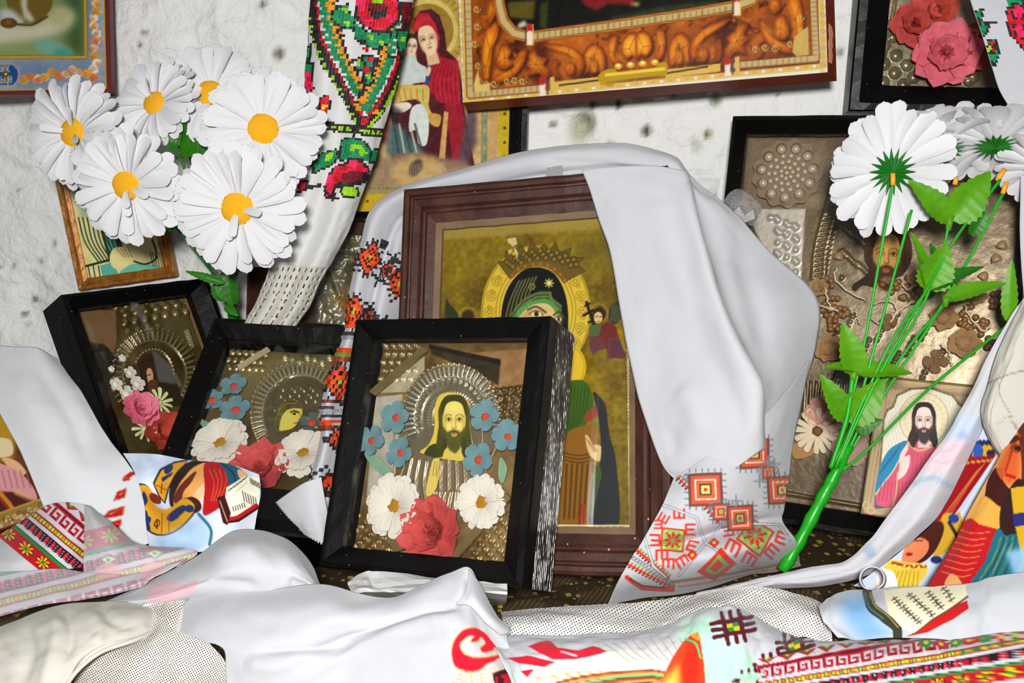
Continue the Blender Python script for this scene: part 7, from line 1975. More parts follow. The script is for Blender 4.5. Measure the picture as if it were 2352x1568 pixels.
def build_front():
    """the white printed towel lying along the front edge"""
    root = empty('printed_towel', Matrix.Translation(at(900, 1480, -.42)))
    tag(root, 'white towel with large red letters and folk border lying along the front edge', 'towel')
    w = [[(395, 1446, -.404), (432, 1372, -.384), (520, 1360, -.388), (630, 1352, -.392), (740, 1346, -.396), (830, 1366, -.402), (905, 1372, -.406), (970, 1342, -.408), (1030, 1318, -.410), (1075, 1303, -.412), (1102, 1345, -.416), (1140, 1416, -.424), (1166, 1440, -.428)],
         [(430, 1456, -.418), (470, 1420, -.414), (550, 1405, -.418), (650, 1400, -.422), (750, 1395, -.424), (830, 1408, -.422), (905, 1408, -.424), (975, 1378, -.424), (1030, 1352, -.424), (1072, 1340, -.424), (1100, 1372, -.426), (1138, 1424, -.432), (1166, 1450, -.432)],
         [(470, 1472, -.428), (520, 1462, -.430), (590, 1452, -.434), (680, 1448, -.436), (760, 1448, -.434), (835, 1440, -.430), (905, 1430, -.430), (975, 1412, -.434), (1035, 1395, -.438), (1072, 1400, -.438), (1105, 1430, -.440), (1140, 1462, -.442), (1170, 1478, -.442)],
         [(514, 1490, -.434), (560, 1500, -.440), (620, 1502, -.444), (700, 1500, -.444), (770, 1490, -.436), (840, 1474, -.434), (905, 1460, -.438), (975, 1450, -.444), (1035, 1440, -.450), (1075, 1445, -.450), (1110, 1475, -.450), (1150, 1510, -.450), (1185, 1530, -.450)],
         [(518, 1545, -.440), (570, 1545, -.446), (630, 1545, -.448), (705, 1540, -.446), (775, 1528, -.440), (840, 1515, -.442), (905, 1505, -.448), (975, 1500, -.454), (1035, 1500, -.458), (1078, 1505, -.458), (1115, 1530, -.458), (1160, 1560, -.458), (1200, 1580, -.458)],
         [(520, 1620, -.446), (575, 1620, -.450), (635, 1620, -.452), (705, 1620, -.452), (775, 1620, -.452), (840, 1620, -.454), (905, 1620, -.458), (975, 1620, -.462), (1035, 1620, -.464), (1080, 1620, -.464), (1120, 1625, -.464), (1170, 1630, -.464), (1210, 1640, -.464)]]
    a = Art(380, 1290, 1230, 1650, 1.0, (192, 194, 199))
    red = (206, 16, 46)
    L = [(1036, 1500), (1042, 1470), (1062, 1446), (1088, 1440), (1112, 1450), (1130, 1470), (1150, 1496), (1160, 1510), (1146, 1512), (1135, 1520), (1120, 1525), (1098, 1540), (1070, 1542), (1044, 1530)]
    a.poly(L, (206, 160, 90), smooth=1); c = np.mean(L, 0); a.poly([tuple(c + (np.array(q) - c)*.96) for q in L], red, smooth=1)
    a.poly([(1056, 1478), (1075, 1460), (1090, 1460), (1082, 1472), (1096, 1472), (1106, 1462), (1116, 1476), (1104, 1488), (1112, 1498), (1140, 1492), (1142, 1504), (1110, 1510), (1080, 1508), (1062, 1498)], (214, 170, 100), smooth=1)
    a.poly([(1059, 1479), (1076, 1463), (1086, 1463), (1079, 1475), (1097, 1475), (1106, 1466), (1113, 1476), (1100, 1488), (1111, 1501), (1138, 1495), (1138, 1502), (1110, 1507), (1082, 1505), (1065, 1496)], (192, 194, 199), smooth=1)
    for q in range(6): a.line([(1038 + q*22, 1560 - q*6), (1045 + q*22, 1600)], (206, 180, 120), 2); a.line([(1040, 1552 + q*9), (1150, 1530 + q*9)], (206, 180, 120), 2)
    a.poly([(1130, 1545), (1180, 1530), (1230, 1570), (1230, 1640), (1150, 1640)], (60, 10, 24)); a.poly([(1150, 1550), (1175, 1545), (1180, 1590), (1155, 1592)], RD)
    for q in range(4): a.line([(1140 + q*14, 1556 + q*3), (1140 + q*14, 1620)], BK if q % 2 else RD, 5)
    cloth('white_fold', w, 230, 124, M_CLOTH, root, art=a, wr=.0012, cell=26, seed=41, folds=[([(1060, 1318), (960, 1372), (800, 1420), (660, 1448)], 16, .005), ([(1075, 1390), (980, 1405), (870, 1440), (720, 1492)], 8, -.007), ([(1060, 1415), (960, 1432), (840, 1480), (650, 1575)], 16, .006), ([(560, 1500), (680, 1490), (770, 1488), (820, 1472)], 9, -.006), ([(560, 1520), (620, 1530), (690, 1520)], 14, .004), ([(520, 1380), (560, 1420), (640, 1445)], 18, -.003), ([(1075, 1310), (1072, 1360), (1045, 1390)], 7, -.005)])
    # small fold that turns over at the right of the peak
    hem = [[(1078, 1306, -.416), (1100, 1340, -.420), (1138, 1412, -.428), (1168, 1438, -.432)], [(1070, 1360, -.434), (1092, 1372, -.438), (1130, 1420, -.442), (1168, 1452, -.440)], [(1048, 1388, -.438), (1080, 1392, -.442), (1118, 1432, -.446), (1150, 1458, -.446)]]
    cloth('turned_fold', hem, 40, 40, M_WHITE, root, wr=.0005, seed=43)
    # right printed half
    top = [(1118, 1476), (1165, 1458), (1280, 1458), (1390, 1456), (1500, 1443), (1560, 1420), (1622, 1397), (1690, 1394), (1748, 1420), (1805, 1452), (1860, 1466), (1940, 1470), (2040, 1468), (2140, 1458), (2240, 1448), (2700, 1420)]
    yt = [-.446, -.436, -.430, -.428, -.426, -.428, -.432, -.432, -.428, -.424, -.424, -.424, -.426, -.428, -.430, -.430]
    mid1 = [(1140, 1500), (1180, 1490), (1285, 1488), (1392, 1486), (1500, 1476), (1565, 1458), (1628, 1440), (1695, 1438), (1752, 1455), (1808, 1478), (1862, 1490), (1942, 1494), (2042, 1490), (2142, 1482), (2242, 1475), (2700, 1450)]
    mid2 = [(1170, 1545), (1205, 1535), (1295, 1530), (1395, 1528), (1500, 1520), (1568, 1508), (1632, 1500), (1698, 1500), (1755, 1508), (1810, 1520), (1865, 1526), (1945, 1528), (2045, 1526), (2145, 1520), (2245, 1515), (2700, 1492)]
    bot = [(1195, 1640), (1225, 1640)] + [(x, 1640) for x in (1300, 1397, 1500, 1570, 1635, 1700, 1758, 1812, 1866, 1946, 2046, 2146, 2246, 2700)]
    rows = [[(*p, y + .012) for p, y in zip(top, yt)], [(*p, y - .008) for p, y in zip(mid1, yt)], [(*p, y - .020) for p, y in zip(mid2, yt)], [(*p, y - .030) for p, y in zip(bot, yt)]]
    b = Art(1100, 1380, 2720, 1660, 1.0, (192, 194, 199))
    # mint ground, gold rays, head, red letter strokes
    b.poly([(1560, 1430), (1640, 1420), (1690, 1480), (1760, 1540), (1760, 1650), (1600, 1650)], (176, 226, 200), .95, soft=14); b.poly([(1160, 1550), (1400, 1500), (1560, 1530), (1560, 1650), (1160, 1650)], (206, 236, 220), .9, soft=14)
    for p in ([(1212, 1484), (1262, 1470), (1282, 1490), (1330, 1496), (1362, 1488), (1395, 1500), (1330, 1510), (1270, 1512), (1240, 1500)], [(1165, 1510), (1210, 1505), (1275, 1520), (1250, 1532), (1190, 1522)], [(1195, 1540), (1225, 1538), (1210, 1555)]): b.poly(p, (206, 24, 46))
    b.line([(1290, 1498), (1325, 1504)], (230, 180, 190), 4)
    for q in range(9): b.line([(1385 + q*22, 1482 - q*2), (1450 + q*17, 1520 - q*1)], (176, 120, 60), 1.6, .8); b.line([(1200 + q*30, 1560), (1340 + q*22, 1540)], (190, 140, 60), 2, .6)
    for q in range(7): b.line([(1200, 1590 + q*9), (1330, 1556 + q*7), (1480, 1540 + q*6), (1545, 1548 + q*6)], ((150, 60, 24), (206, 150, 60), (110, 40, 20))[q % 3], 7, .9, smooth=1)
    b.line([(1330, 1570), (1440, 1552), (1545, 1550)], (110, 206, 140), 5, .9, smooth=1)
    b.poly([(1520, 1560), (1545, 1510), (1572, 1470), (1590, 1456), (1605, 1460), (1612, 1490), (1618, 1540), (1610, 1650), (1480, 1650)], (206, 60, 20), smooth=1); b.poly([(1490, 1600), (1530, 1555), (1565, 1520), (1560, 1580), (1540, 1650), (1490, 1650)], (244, 196, 70), .95, soft=8); b.poly([(1562, 1530), (1585, 1480), (1604, 1480), (1606, 1560), (1580, 1600)], (196, 30, 16), .8, soft=6)
    b.line([(1574, 1466), (1598, 1478), (1610, 1510)], (90, 190, 120), 5, smooth=1); b.poly([(1584, 1456), (1604, 1452), (1612, 1470), (1600, 1470)], (224, 150, 40))
    # dark snowflake crosses
    def flake(cx, cy, s, rot=-12):
        c, d = cos(R(rot)), sin(R(rot))
        T = lambda P: [(cx + u*s*c - v*s*.75*d, cy + u*s*d + v*s*.75*c) for u, v in P]
        col = (84, 14, 34)
        b.poly(T([(-.5, -.5), (.5, -.5), (.5, .5), (-.5, .5)]), col)
        for t in (-.42, 0, .42):
            b.line(T([(-1, t), (1, t)]), col, s*.2); b.line(T([(t, -1), (t, 1)]), col, s*.2)
        b.poly(T([(-.28, -.28), (.28, -.28), (.28, .28), (-.28, .28)]), (40, 140, 60)); b.poly(T([(-.28, -.28), (0, -.28), (0, 0), (-.28, 0)]), YL); b.poly(T([(0, 0), (.28, 0), (.28, .28), (0, .28)]), YL)
    flake(1684, 1440, 48); flake(1825, 1482, 42); flake(1775, 1530, 40); flake(1725, 1568, 40)
    T = frame2(1990, 1545, (.985, -.16), (-.05, -.75))
    key_bands(b, lambda P: [q for q in T(P)], -250, 800, s=1.0)
    b.poly([(1700, 1650), (1740, 1560), (1760, 1545), (1700, 1545)], (176, 226, 200), .9)
    for q in range(9):
        x = 2110 + q*34; b.poly([(x, 1480 - q*3), (x + 17, 1466 - q*3), (x + 34, 1480 - q*3), (x + 17, 1494 - q*3)], RD if q % 2 else GR); b.ell(x + 17, 1480 - q*3, 6, 5, YL)
    cloth('border_print_fold', rows, 380, 84, M_CLOTH, root, art=b, wr=.0014, cell=16, seed=45, label='printed letters, mint ground and red folk border')
build_front()

def build_left_linen():
    root = empty('linen_cloth', Matrix.Translation(at(150, 1500, -.42)))
    tag(root, 'creased off white linen cloth with a stitched hem, bottom left corner', 'cloth')
    r = [[(-40, 1446, -.392), (40, 1424, -.392), (120, 1398, -.386), (200, 1388, -.382), (270, 1384, -.380), (330, 1390, -.382), (372, 1420, -.392)], [(-40, 1480, -.414), (40, 1462, -.418), (120, 1440, -.420), (195, 1430, -.416), (260, 1424, -.412), (315, 1426, -.408), (356, 1444, -.404)], [(-40, 1530, -.430), (40, 1520, -.436), (115, 1500, -.440), (170, 1488, -.436), (220, 1476, -.432), (270, 1466, -.426), (310, 1466, -.420)],
         [(-40, 1580, -.440), (30, 1574, -.446), (95, 1560, -.450), (140, 1545, -.448), (172, 1525, -.444), (200, 1508, -.438), (236, 1492, -.432)], [(-40, 1640, -.446), (20, 1636, -.452), (75, 1628, -.456), (110, 1618, -.456), (135, 1600, -.452), (152, 1570, -.448), (180, 1532, -.440)]]
    a = Art(-60, 1370, 400, 1660, 1.0, (198, 195, 185)); a.noise(5, 60, 3, 3)
    for x, y in ((15, 1490), (30, 1502), (12, 1478), (240, 1462), (18, 1560)): a.ell(x, y, 9, 7, (176, 160, 140), .5, soft=5)
    cloth('linen', r, 120, 130, mat('linen_weave', attr=True, rough=.9, spec=.15, bump=(600, .25, .0006)), root, art=a, wr=.0016, cell=22, seed=51, folds=[([(120, 1400), (130, 1450), (110, 1530), (90, 1590)], 12, .004), ([(150, 1405), (165, 1460), (150, 1520)], 9, -.004), ([(60, 1430), (70, 1500), (40, 1580)], 12, -.004), ([(230, 1390), (260, 1430), (330, 1440)], 9, -.004), ([(200, 1400), (230, 1450), (220, 1480)], 10, .003)])
    V = crom([tuple(at(x, y, Y)) for x, y, Y in ((372, 1421, -.3935), (352, 1448, -.406), (308, 1470, -.4225), (234, 1496, -.4345), (182, 1535, -.4425), (152, 1574, -.450), (134, 1605, -.454))], 60)
    ob('hem', tube(V, .0014, 'hem', 8), M_CREAM, root)
    n = empty('net_cloth', Matrix.Translation(at(400, 1500, -.41)))
    tag(n, 'fine ivory net cloth hanging between the linen and the white towel, bottom left', 'cloth')
    r = [[(330, 1392, -.384), (352, 1376, -.378), (376, 1366, -.374), (402, 1358, -.372), (430, 1360, -.372)], [(290, 1450, -.402), (330, 1440, -.404), (370, 1430, -.408), (405, 1425, -.402), (440, 1420, -.402)], [(220, 1500, -.416), (290, 1490, -.422), (350, 1480, -.426), (410, 1480, -.418), (480, 1475, -.420)], [(170, 1560, -.424), (260, 1550, -.434), (340, 1540, -.438), (420, 1545, -.428), (525, 1535, -.432)], [(160, 1640, -.430), (250, 1640, -.440), (340, 1640, -.444), (425, 1640, -.436), (530, 1640, -.440)]]
    o, V, uv, N = cloth('net', r, 80, 80, net_mat('ivory_net', (226, 222, 212), 20.0, .29), n, wr=.0015, cell=24, seed=53, thick=0, uvs=True)
build_left_linen()

def build_lace():
    o = empty('lace_cloth', Matrix.Translation(at(1500, 1430, -.39)))
    tag(o, 'white openwork net cloth with leaf pattern, behind the front printed towel', 'cloth')
    top = [(1150, 1400), (1250, 1393), (1340, 1390), (1480, 1384), (1560, 1372), (1640, 1355), (1720, 1344), (1800, 1352), (1860, 1374), (1905, 1400)]
    mid = [(1155, 1430), (1255, 1424), (1345, 1422), (1480, 1418), (1565, 1408), (1645, 1392), (1725, 1385), (1805, 1395), (1865, 1415), (1910, 1435)]
    bot = [(1160, 1475), (1260, 1470), (1350, 1470), (1480, 1465), (1570, 1455), (1650, 1440), (1730, 1440), (1810, 1460), (1870, 1475), (1915, 1480)]
    r = [[(*p, -.356 - .004*math.sin(i*1.3)) for i, p in enumerate(top)], [(*p, -.384 - .006*math.sin(i*1.7)) for i, p in enumerate(mid)], [(*p, -.404) for p in bot]]
    cloth('net', r, 150, 50, net_mat('white_openwork', (232, 231, 228), 17.0, .24), o, wr=.0016, cell=20, seed=55, thick=0, uvs=True)
build_lace()

def build_right():
    """printed towel hanging down the right side"""
    root = empty('printed_towel', Matrix.Translation(at(2200, 1330, -.34)))
    tag(root, 'towel printed with a bearded saint in red and blue, twisted down the right edge', 'towel')
    Lf = [(2370, 660), (2330, 715), (2290, 782), (2240, 880), (2182, 990), (2100, 1100), (2040, 1185), (1995, 1245), (1940, 1292), (1860, 1304), (1786, 1322), (1700, 1338), (1600, 1360)]
    Rt = [(2400, 760), (2378, 790), (2340, 840), (2296, 905), (2262, 975), (2214, 1080), (2152, 1190), (2066, 1264), (2006, 1312), (1920, 1338), (1786, 1350), (1690, 1362), (1590, 1380)]
    Y = [-.290, -.292, -.294, -.298, -.304, -.310, -.314, -.316, -.314, -.314, -.318, -.332, -.344]
    rows = []
    for l, r, y in zip(Lf, Rt, Y):
        f = lambda t: (l[0] + (r[0]-l[0])*t, l[1] + (r[1]-l[1])*t)
        rows.append([(*f(0), y + .002), (*f(.2), y - .002), (*f(.5), y - .003), (*f(.70), y - .004), (*f(1), y + .004)])
    a = Art(1560, 640, 2420, 1400, 1.2, (202, 202, 208))
    a.poly([(2180, 960), (2260, 950), (2250, 1015), (2160, 1020)], (190, 208, 232), .8, soft=8); a.poly([(2130, 1020), (2240, 1000), (2230, 1070), (2120, 1090)], (226, 202, 212), .8, soft=10)
    for q in range(5): a.line([(2130, 1040 + q*9), (2180, 1024 + q*9), (2235, 1024 + q*9)], (206, 170, 186), 2, .5, smooth=1)
    a.line([(2100, 1110), (2140, 1096), (2190, 1120)], (160, 180, 210), 12, .7, smooth=1); a.poly([(2060, 1140), (2120, 1120), (2150, 1160), (2100, 1200)], (204, 204, 212), .8, soft=8); a.ell(2212, 1000, 14, 10, (140, 170, 216), .6, soft=4); a.poly([(1985, 1262), (2005, 1250), (2012, 1275), (1990, 1282)], (140, 160, 196), .6, soft=3)
    a.poly([(2235, 1050), (2200, 1110), (2130, 1200), (2060, 1262), (2080, 1262), (2170, 1190)], (196, 198, 208), .5, soft=6)
    cloth('reverse_fold', rows, 60, 170, M_CLOTH, root, art=a, wr=.0012, cell=24, seed=61, label='pale reverse side with the print showing through')
    # underlying print seen in the gap
    L2 = [(2330, 880), (2290, 930), (2262, 975), (2210, 1085), (2150, 1192), (2066, 1268), (2008, 1312), (1960, 1345)]; R2 = [(2400, 960), (2370, 985), (2330, 1030), (2290, 1100), (2240, 1190), (2200, 1260), (2170, 1330), (2150, 1385)]
    Y2 = [-.300, -.302, -.304, -.308, -.311, -.313, -.315, -.320]
    rows = [[(*l, y), ((l[0]*2+r[0])/3, (l[1]*2+r[1])/3, y - .002), ((l[0]+r[0]*2)/3, (l[1]+r[1]*2)/3, y - .003), (*r, y - .004)] for l, r, y in zip(L2, R2, Y2)]
    b = Art(1940, 860, 2420, 1400, .9, (196, 206, 224))
    b.poly([(2230, 1010), (2290, 1010), (2300, 1040), (2225, 1050)], (20, 40, 96)); b.poly([(2236, 1022), (2290, 1022), (2288, 1052), (2230, 1056)], (214, 160, 30)); b.ell(2246, 1036, 12, 18, (40, 84, 170)); b.ell(2275, 1040, 10, 8, (30, 30, 84))
    b.poly([(2215, 1050), (2285, 1045), (2262, 1080), (2200, 1170), (2150, 1230), (2120, 1230), (2170, 1160)], (146, 8, 20)); b.line([(2222, 1062), (2280, 1056)], (206, 150, 60), 4)
    for q in range(6): b.line([(2262 - q*4, 1062 + q*4), (2225 - q*6, 1115 + q*6), (2175 - q*6, 1195 + q*3)], (206, 120, 60), 1.8, .7, smooth=1)
    b.line([(2290, 1060), (2225, 1170), (2160, 1250), (2100, 1330)], (206, 218, 236), 22)
    b.poly([(2165, 1180), (2205, 1175), (2215, 1210), (2180, 1260), (2140, 1290), (2150, 1230)], (206, 160, 40)); b.ell(2190, 1190, 12, 11, (30, 60, 140)); b.ell(2150, 1285, 13, 9, (30, 44, 110)); b.line([(2180, 1200), (2200, 1235)], (40, 30, 50), 8)
    b.poly([(2110, 1215), (2150, 1195), (2168, 1210), (2150, 1260), (2120, 1290), (2085, 1290)], (70, 22, 14), smooth=1); b.poly([(2080, 1255), (2110, 1235), (2132, 1245), (2128, 1270), (2100, 1292), (2072, 1290)], (222, 128, 84), smooth=1); b.ell(2088, 1272, 8, 4, (150, 20, 20)); b.line([(2100, 1240), (2118, 1242)], (60, 20, 14), 3)
    b.poly([(2040, 1290), (2080, 1290), (2130, 1300), (2110, 1340), (2060, 1370), (2010, 1350)], (226, 196, 60), smooth=1); b.line([(2050, 1292), (2090, 1300), (2125, 1300)], (176, 70, 20), 7, smooth=1)
    for q in range(7): b.ell(2055 + q*11, 1298 + (q % 2)*4, 3, 3, (250, 220, 120)); b.line([(2055 + q*9, 1310), (2040 + q*11, 1350)], (160, 120, 20), 2, .8)
    b.poly([(2015, 1310), (2050, 1312), (2060, 1350), (2020, 1360)], (236, 234, 236), smooth=1)
    cloth('inner_print_fold', rows, 90, 170, M_CLOTH, root, art=b, wr=.0006, seed=63, label='print of a young face with gold halo')
    # large saint print
    L3 = [(2372, 930), (2340, 975), (2300, 1045), (2252, 1130), (2205, 1215), (2165, 1290), (2130, 1352)]
    R3 = [(2700, 950), (2700, 1000), (2700, 1060), (2700, 1130), (2700, 1210), (2700, 1270), (2700, 1320)]
    Y3 = [-.330, -.334, -.338, -.344, -.352, -.362, -.374]
    rows = [[(*l, y + .008), (l[0] + (r[0]-l[0])*.12, l[1] + (r[1]-l[1])*.12, y - .003), (l[0] + (r[0]-l[0])*.5, l[1] + (r[1]-l[1])*.5, y - .012), (*r, y - .008)] for l, r, y in zip(L3, R3, Y3)]
    c = Art(2110, 900, 2720, 1380, .9, (214, 160, 90))
    c.poly([(2330, 960), (2720, 960), (2720, 1160), (2320, 1150), (2290, 1080)], (222, 168, 96)); c.poly([(2290, 1070), (2330, 1000), (2350, 1000), (2345, 1100), (2310, 1120)], (206, 70, 24), .8, soft=8)
    c.poly([(2340, 970), (2352, 960), (2380, 980), (2380, 1180), (2350, 1160), (2346, 1060)], (74, 26, 12), .9, smooth=1)
    c.line([(2308, 1085), (2332, 1020), (2345, 1000)], (176, 50, 14), 5, smooth=1); c.poly([(2318, 1010), (2340, 1000), (2344, 1010), (2324, 1022)], (70, 24, 12)); c.ell(2338, 1030, 8, 6, (40, 20, 14)); c.ring(2336, 1030, 11, 8, (120, 50, 20), 3)
    c.poly([(2262, 1150), (2272, 1100), (2290, 1075), (2302, 1100), (2318, 1120), (2330, 1110), (2352, 1100), (2352, 1140), (2330, 1160), (2300, 1165), (2280, 1170)], (62, 18, 12), smooth=1); c.poly([(2290, 1080), (2302, 1074), (2310, 1086), (2300, 1100)], (196, 84, 40), smooth=1); c.line([(2312, 1090), (2330, 1096)], (170, 20, 14), 7)
    c.poly([(2236, 1170), (2262, 1140), (2300, 1165), (2345, 1165), (2340, 1210), (2290, 1215), (2230, 1205)], (222, 164, 70), smooth=1); c.poly([(2300, 1160), (2345, 1100), (2350, 1240), (2325, 1290), (2300, 1240)], (46, 20, 16), smooth=1)
    c.poly([(2130, 1352), (2165, 1285), (2215, 1195), (2232, 1190), (2250, 1205), (2290, 1215), (2280, 1260), (2240, 1330), (2200, 1380), (2120, 1380)], (186, 16, 28))
    for q in range(8): c.line([(2205 - q*6, 1215 + q*14), (2235 - q*4, 1226 + q*14), (2272 - q*6, 1222 + q*14)], (222, 150, 70), 2.2, .85, smooth=1)
    c.poly([(2290, 1215), (2310, 1230), (2335, 1230), (2345, 1290), (2310, 1340), (2230, 1345), (2262, 1290)], (16, 104, 120), smooth=1)
    for q in range(6): c.line([(2300 + q*7, 1235), (2280 + q*8, 1285), (2250 + q*10, 1335)], (8, 60, 76) if q % 2 else (150, 140, 60), 3, .8, smooth=1)
    c.poly([(2322, 1120), (2400, 1110), (2400, 1260), (2345, 1270), (2330, 1200)], (214, 168, 30), .95); c.poly([(2325, 1180), (2400, 1170), (2400, 1200), (2330, 1210)], (40, 40, 110)); c.poly([(2310, 1265), (2400, 1250), (2720, 1330), (2330, 1330)], (150, 190, 226), .9, soft=6)
    c.poly([(2170, 1345), (2182, 1318), (2200, 1325), (2210, 1350)], (222, 160, 100), smooth=1)
    cloth('saint_print_fold', rows, 160, 180, M_CLOTH, root, art=c, wr=.001, cell=26, seed=65, label='print of a bearded saint in red and blue robe')
    # book page fold with text
    pg = [[(1880, 1392, -.392), (1930, 1364, -.384), (2030, 1353, -.386), (2130, 1346, -.390), (2240, 1338, -.394), (2330, 1318, -.398), (2680, 1290, -.398)], [(1886, 1412, -.404), (1935, 1396, -.404), (2035, 1388, -.406), (2135, 1384, -.410), (2240, 1378, -.412), (2330, 1365, -.414), (2680, 1345, -.414)], [(1895, 1432, -.410), (1945, 1430, -.414), (2040, 1424, -.418), (2138, 1422, -.422), (2240, 1420, -.424), (2330, 1412, -.424), (2680, 1398, -.424)], [(1925, 1462, -.412), (1975, 1468, -.418), (2045, 1464, -.424), (2140, 1466, -.428), (2240, 1474, -.430), (2330, 1470, -.430), (2680, 1455, -.430)]]
    d = Art(1860, 1270, 2700, 1490, .9, (192, 195, 202))
    d.poly([(1930, 1380), (1985, 1365), (2010, 1420), (2060, 1465), (1980, 1470), (1940, 1430)], (110, 166, 220), .85, soft=14)
    d.line([(1992, 1362), (2002, 1398), (2030, 1420), (2058, 1440), (2062, 1462)], (52, 56, 40), 22, smooth=1); d.line([(1998, 1362), (2010, 1396), (2040, 1418), (2062, 1440)], (176, 140, 60), 3, smooth=1); d.line([(1986, 1364), (1998, 1400), (2028, 1424)], (60, 110, 120), 4, smooth=1)
    d.poly([(2030, 1360), (2130, 1346), (2218, 1344), (2222, 1372), (2200, 1385), (2140, 1425), (2100, 1455), (2070, 1440), (2040, 1410)], (236, 230, 196))
    d.poly([(2080, 1462), (2110, 1448), (2150, 1418), (2200, 1386), (2222, 1376), (2225, 1396), (2190, 1420), (2130, 1452)], (196, 20, 22)); d.line([(2222, 1368), (2190, 1392), (2140, 1424), (2100, 1456)], (110, 60, 30), 4)
    rs = random.Random(8)
    for j, (x0, y0, x1, y1) in enumerate([(2055, 1378, 2112, 1428), (2090, 1368, 2142, 1412), (2132, 1360, 2162, 1392), (2168, 1352, 2186, 1376)]):
        n = 10 - j*2
        for i in range(n):
            t = i/(n-1); x, y = x0+(x1-x0)*t, y0+(y1-y0)*t
            d.line([(x - 7, y + 4), (x + 6, y - 4)], (70, 54, 50), 2.6); d.line([(x - 5 + rs.uniform(0, 6), y - 4), (x + rs.uniform(0, 5), y + 5)], (70, 54, 50), 2.2)
    cloth('book_print_fold', pg, 230, 100, M_CLOTH, root, art=d, wr=.0014, cell=24, seed=67, label='print of an open book on blue ground')
    # curled edge
    cu = []
    for t in np.linspace(-.4, 1.5, 9):
        x, y = 2003 + 28*cos(t*pi), 1328 - 27*sin(t*pi)
        cu.append([(x, y, -.352), (x + 2, y + 1, -.340), (x + 4, y + 2, -.326)])
    cloth('curled_edge', cu, 10, 60, mat('grey_white_cotton', (206, 207, 212), rough=.9), root, wr=0, thick=.001)
    # cream cloth in front
    r2 = empty('cream_cloth', Matrix.Translation(at(2340, 1000, -.34)))
    tag(r2, 'cream cotton cloth with a brown crease, hanging at the right edge', 'cloth')
    Lc = [(2352, 690), (2330, 735), (2300, 800), (2272, 870), (2254, 925), (2252, 965), (2268, 1008), (2290, 1048), (2318, 1078)]
    Rc = [(2720, 690)] + [(2720, y) for y in (740, 800, 860, 920, 965, 1010, 1050, 1090)]
    rows = [[(*l, -.302 - i*.002), (l[0] + 22, l[1] + 4, -.314 - i*.002), (l[0] + 60, l[1] + 6, -.318 - i*.002), ((l[0]+r[0])/2 + 20, r[1], -.320 - i*.002), (*r, -.324)] for i, (l, r) in enumerate(zip(Lc, Rc))]
    e = Art(2230, 660, 2740, 1110, 1.0, (200, 197, 187))
    e.line([(2262, 884), (2300, 866), (2345, 852), (2400, 846)], (150, 134, 110), 3.4, .9, smooth=1); e.line([(2292, 878), (2300, 915), (2322, 955), (2334, 985)], (140, 124, 104), 2, .8, smooth=1); e.line([(2315, 955), (2330, 980)], (150, 134, 110), 2, .8); e.line([(2285, 973), (2302, 968), (2308, 955)], (170, 156, 136), 2, .7)
    cloth('cotton', rows, 90, 130, mat('linen_weave'), r2, art=e, wr=.0014, cell=22, seed=69)
    # upper right embroidered towel
    r3 = empty('embroidered_towel', Matrix.Translation(at(2340, 300, -.17)))
    tag(r3, 'white towel with green and red cross stitch hanging at the upper right edge', 'towel')
    Lu = [(2170, -380), (2190, -200), (2214, -50), (2232, 10), (2256, 80), (2276, 150), (2298, 212), (2330, 268), (2344, 330), (2344, 430), (2342, 540), (2348, 640), (2356, 720)]
    rows = [[(*l, -.166 - i*.008), ((l[0]*2+2720)/3, l[1] + 4, -.176 - i*.008), ((l[0]+2720*2)/3, l[1] + 6, -.174 - i*.008), (2720, l[1] + 8, -.180 - i*.008)] for i, l in enumerate(Lu)]
    cloth('woven_cloth', rows, 40, 110, M_WHITE, r3, wr=.0008, seed=71)
    g = Art(2160, -400, 2740, 740, 1.0, KEY); g.hard = True
    for p, c in (([(2238, 30), (2256, 24), (2252, 46), (2270, 60), (2262, 80), (2250, 92), (2244, 60)], GRN), ([(2238, 40), (2246, 42), (2248, 60), (2242, 62)], LIM), ([(2270, 92), (2286, 92), (2292, 130), (2282, 152), (2270, 130)], GRN), ([(2274, 96), (2284, 98), (2282, 120), (2274, 116)], RED), ([(2268, 108), (2276, 108), (2276, 124), (2268, 122)], LIM),
                 ([(2312, 30), (2330, 0), (2400, 0), (2400, 110), (2352, 112), (2320, 80)], RED), ([(2310, -20), (2340, -20), (2350, 12), (2318, 16)], GRN), ([(2328, 10), (2352, 20), (2346, 46), (2326, 40)], PNK), ([(2326, 60), (2350, 60), (2356, 90), (2334, 84)], PNK), ([(2370, 20), (2420, 20), (2410, 80), (2372, 80)], DRD)):
        g.line(p, BLK, 8, closed=True)
        g.poly(p, c)
    g.line([(2264, 56), (2288, 52)], BLK, 6)
    embroider('embroidery', r3, rows, 76, 168, g, wr=.0008, seed=71, lift=.0022, label='green, red and black cross stitch')
build_right()

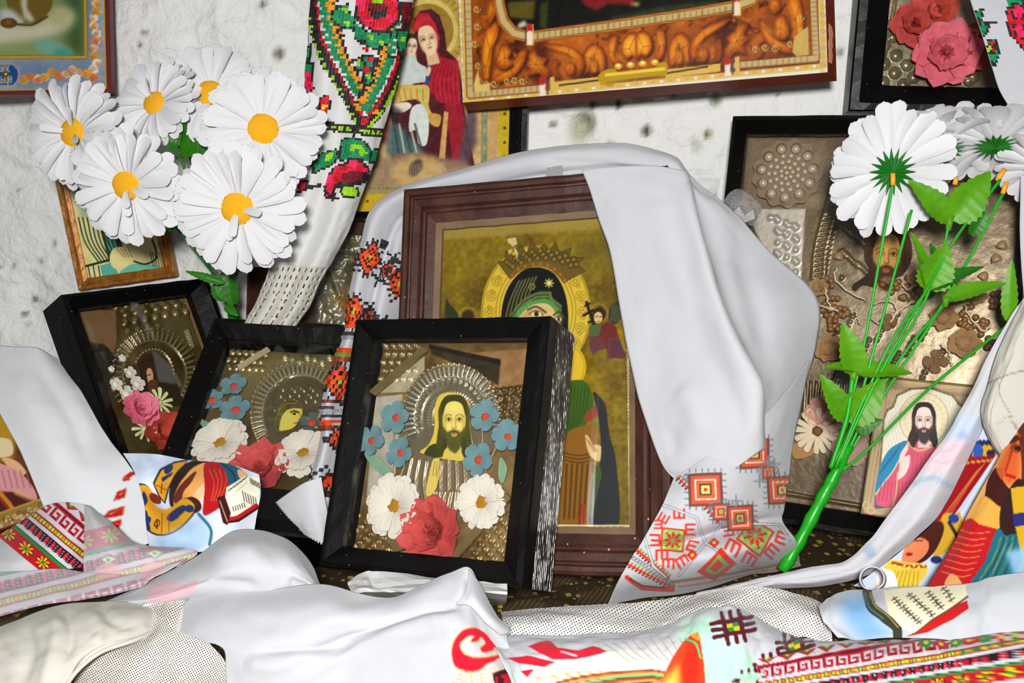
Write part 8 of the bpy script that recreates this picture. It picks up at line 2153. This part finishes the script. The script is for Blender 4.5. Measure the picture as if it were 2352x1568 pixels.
# ---- crumpled white paper under the front icon
def build_paper():
    r = [[(800, 1335, -.384), (830, 1318, -.380), (870, 1312, -.378), (960, 1322, -.384), (1060, 1335, -.390), (1165, 1340, -.394)], [(802, 1350, -.390), (845, 1340, -.392), (865, 1350, -.388), (960, 1338, -.394), (1060, 1346, -.396), (1165, 1350, -.398)], [(815, 1362, -.394), (850, 1362, -.398), (900, 1362, -.394), (970, 1360, -.398), (1060, 1362, -.400), (1165, 1364, -.402)], [(850, 1378, 'z', .006), (880, 1384, 'z', .006), (920, 1390, 'z', .006), (980, 1392, 'z', .006), (1060, 1390, 'z', .006), (1160, 1388, 'z', .006)]]
    V, uv, N = surf(r, 20, 8, .0012, 9, 77)
    o = ob('crumpled_paper', grid_mesh('crumpled_paper', V, smooth=False), mat('white_tissue_paper', (184, 184, 182), rough=.5, spec=.4))
    md = o.modifiers.new('thickness', 'SOLIDIFY'); md.thickness = .0005
    tag(o, 'crumpled white paper tucked under the front black icon', 'paper')
build_paper()

# ---- clear plastic wrapping pieces behind the draped towel
def build_plastic():
    gm = mat('clear_plastic_film', (214, 214, 214), rough=.12, spec=1.0, trans=.66, bump=(160, .8, .004))
    for pts, Y, lab in (([(1590, 415), (1620, 408), (1652, 412), (1648, 440), (1636, 468), (1615, 462), (1592, 440)], -.150, 'crinkled clear plastic scrap right behind the draped towel'), ([(1662, 470), (1672, 446), (1692, 434), (1712, 440), (1745, 470), (1752, 492), (1730, 518), (1700, 505), (1672, 486)], -.170, 'clear plastic petal with a white folded base beside the silver rosette')):
        root = empty('plastic_wrapping', Matrix.Translation(at(*pts[0], Y)))
        tag(root, lab, 'plastic')
        c = np.mean(pts, 0); B = crom(pts, 48, True)
        n = 8; V = np.zeros((n + 1, 49, 3))
        for i in range(n + 1):
            t = i / n
            for j in range(49):
                p = c + (B[j % 48] - c) * (1 - t * .97)
                V[i, j] = at(p[0], p[1], Y - .012 * (1 - (1 - t) ** 2) + .0018 * math.sin(j * 1.7 + i * 2.3))
        f = ob('film', grid_mesh('film', V), gm, root)
        q = [(c[0] - 26, c[1] + 18), (c[0] - 6, c[1] + 2), (c[0] + 6, c[1] + 22), (c[0] + 26, c[1] + 8), (c[0] + 30, c[1] + 28), (c[0] - 4, c[1] + 42)]
        W = [at(x, y, Y + .002) for x, y in q]
        v = [tuple(p) for p in W] + [tuple(p + Vector((0, .002, 0))) for p in W]; k = len(W)
        ob('white_base', mesh_py('white_base', v, [tuple(range(k))[::-1], tuple(range(k, 2*k))] + [(i, (i+1) % k, (i+1) % k + k, i + k) for i in range(k)]), mat('white_tissue_paper'), root)
build_plastic()
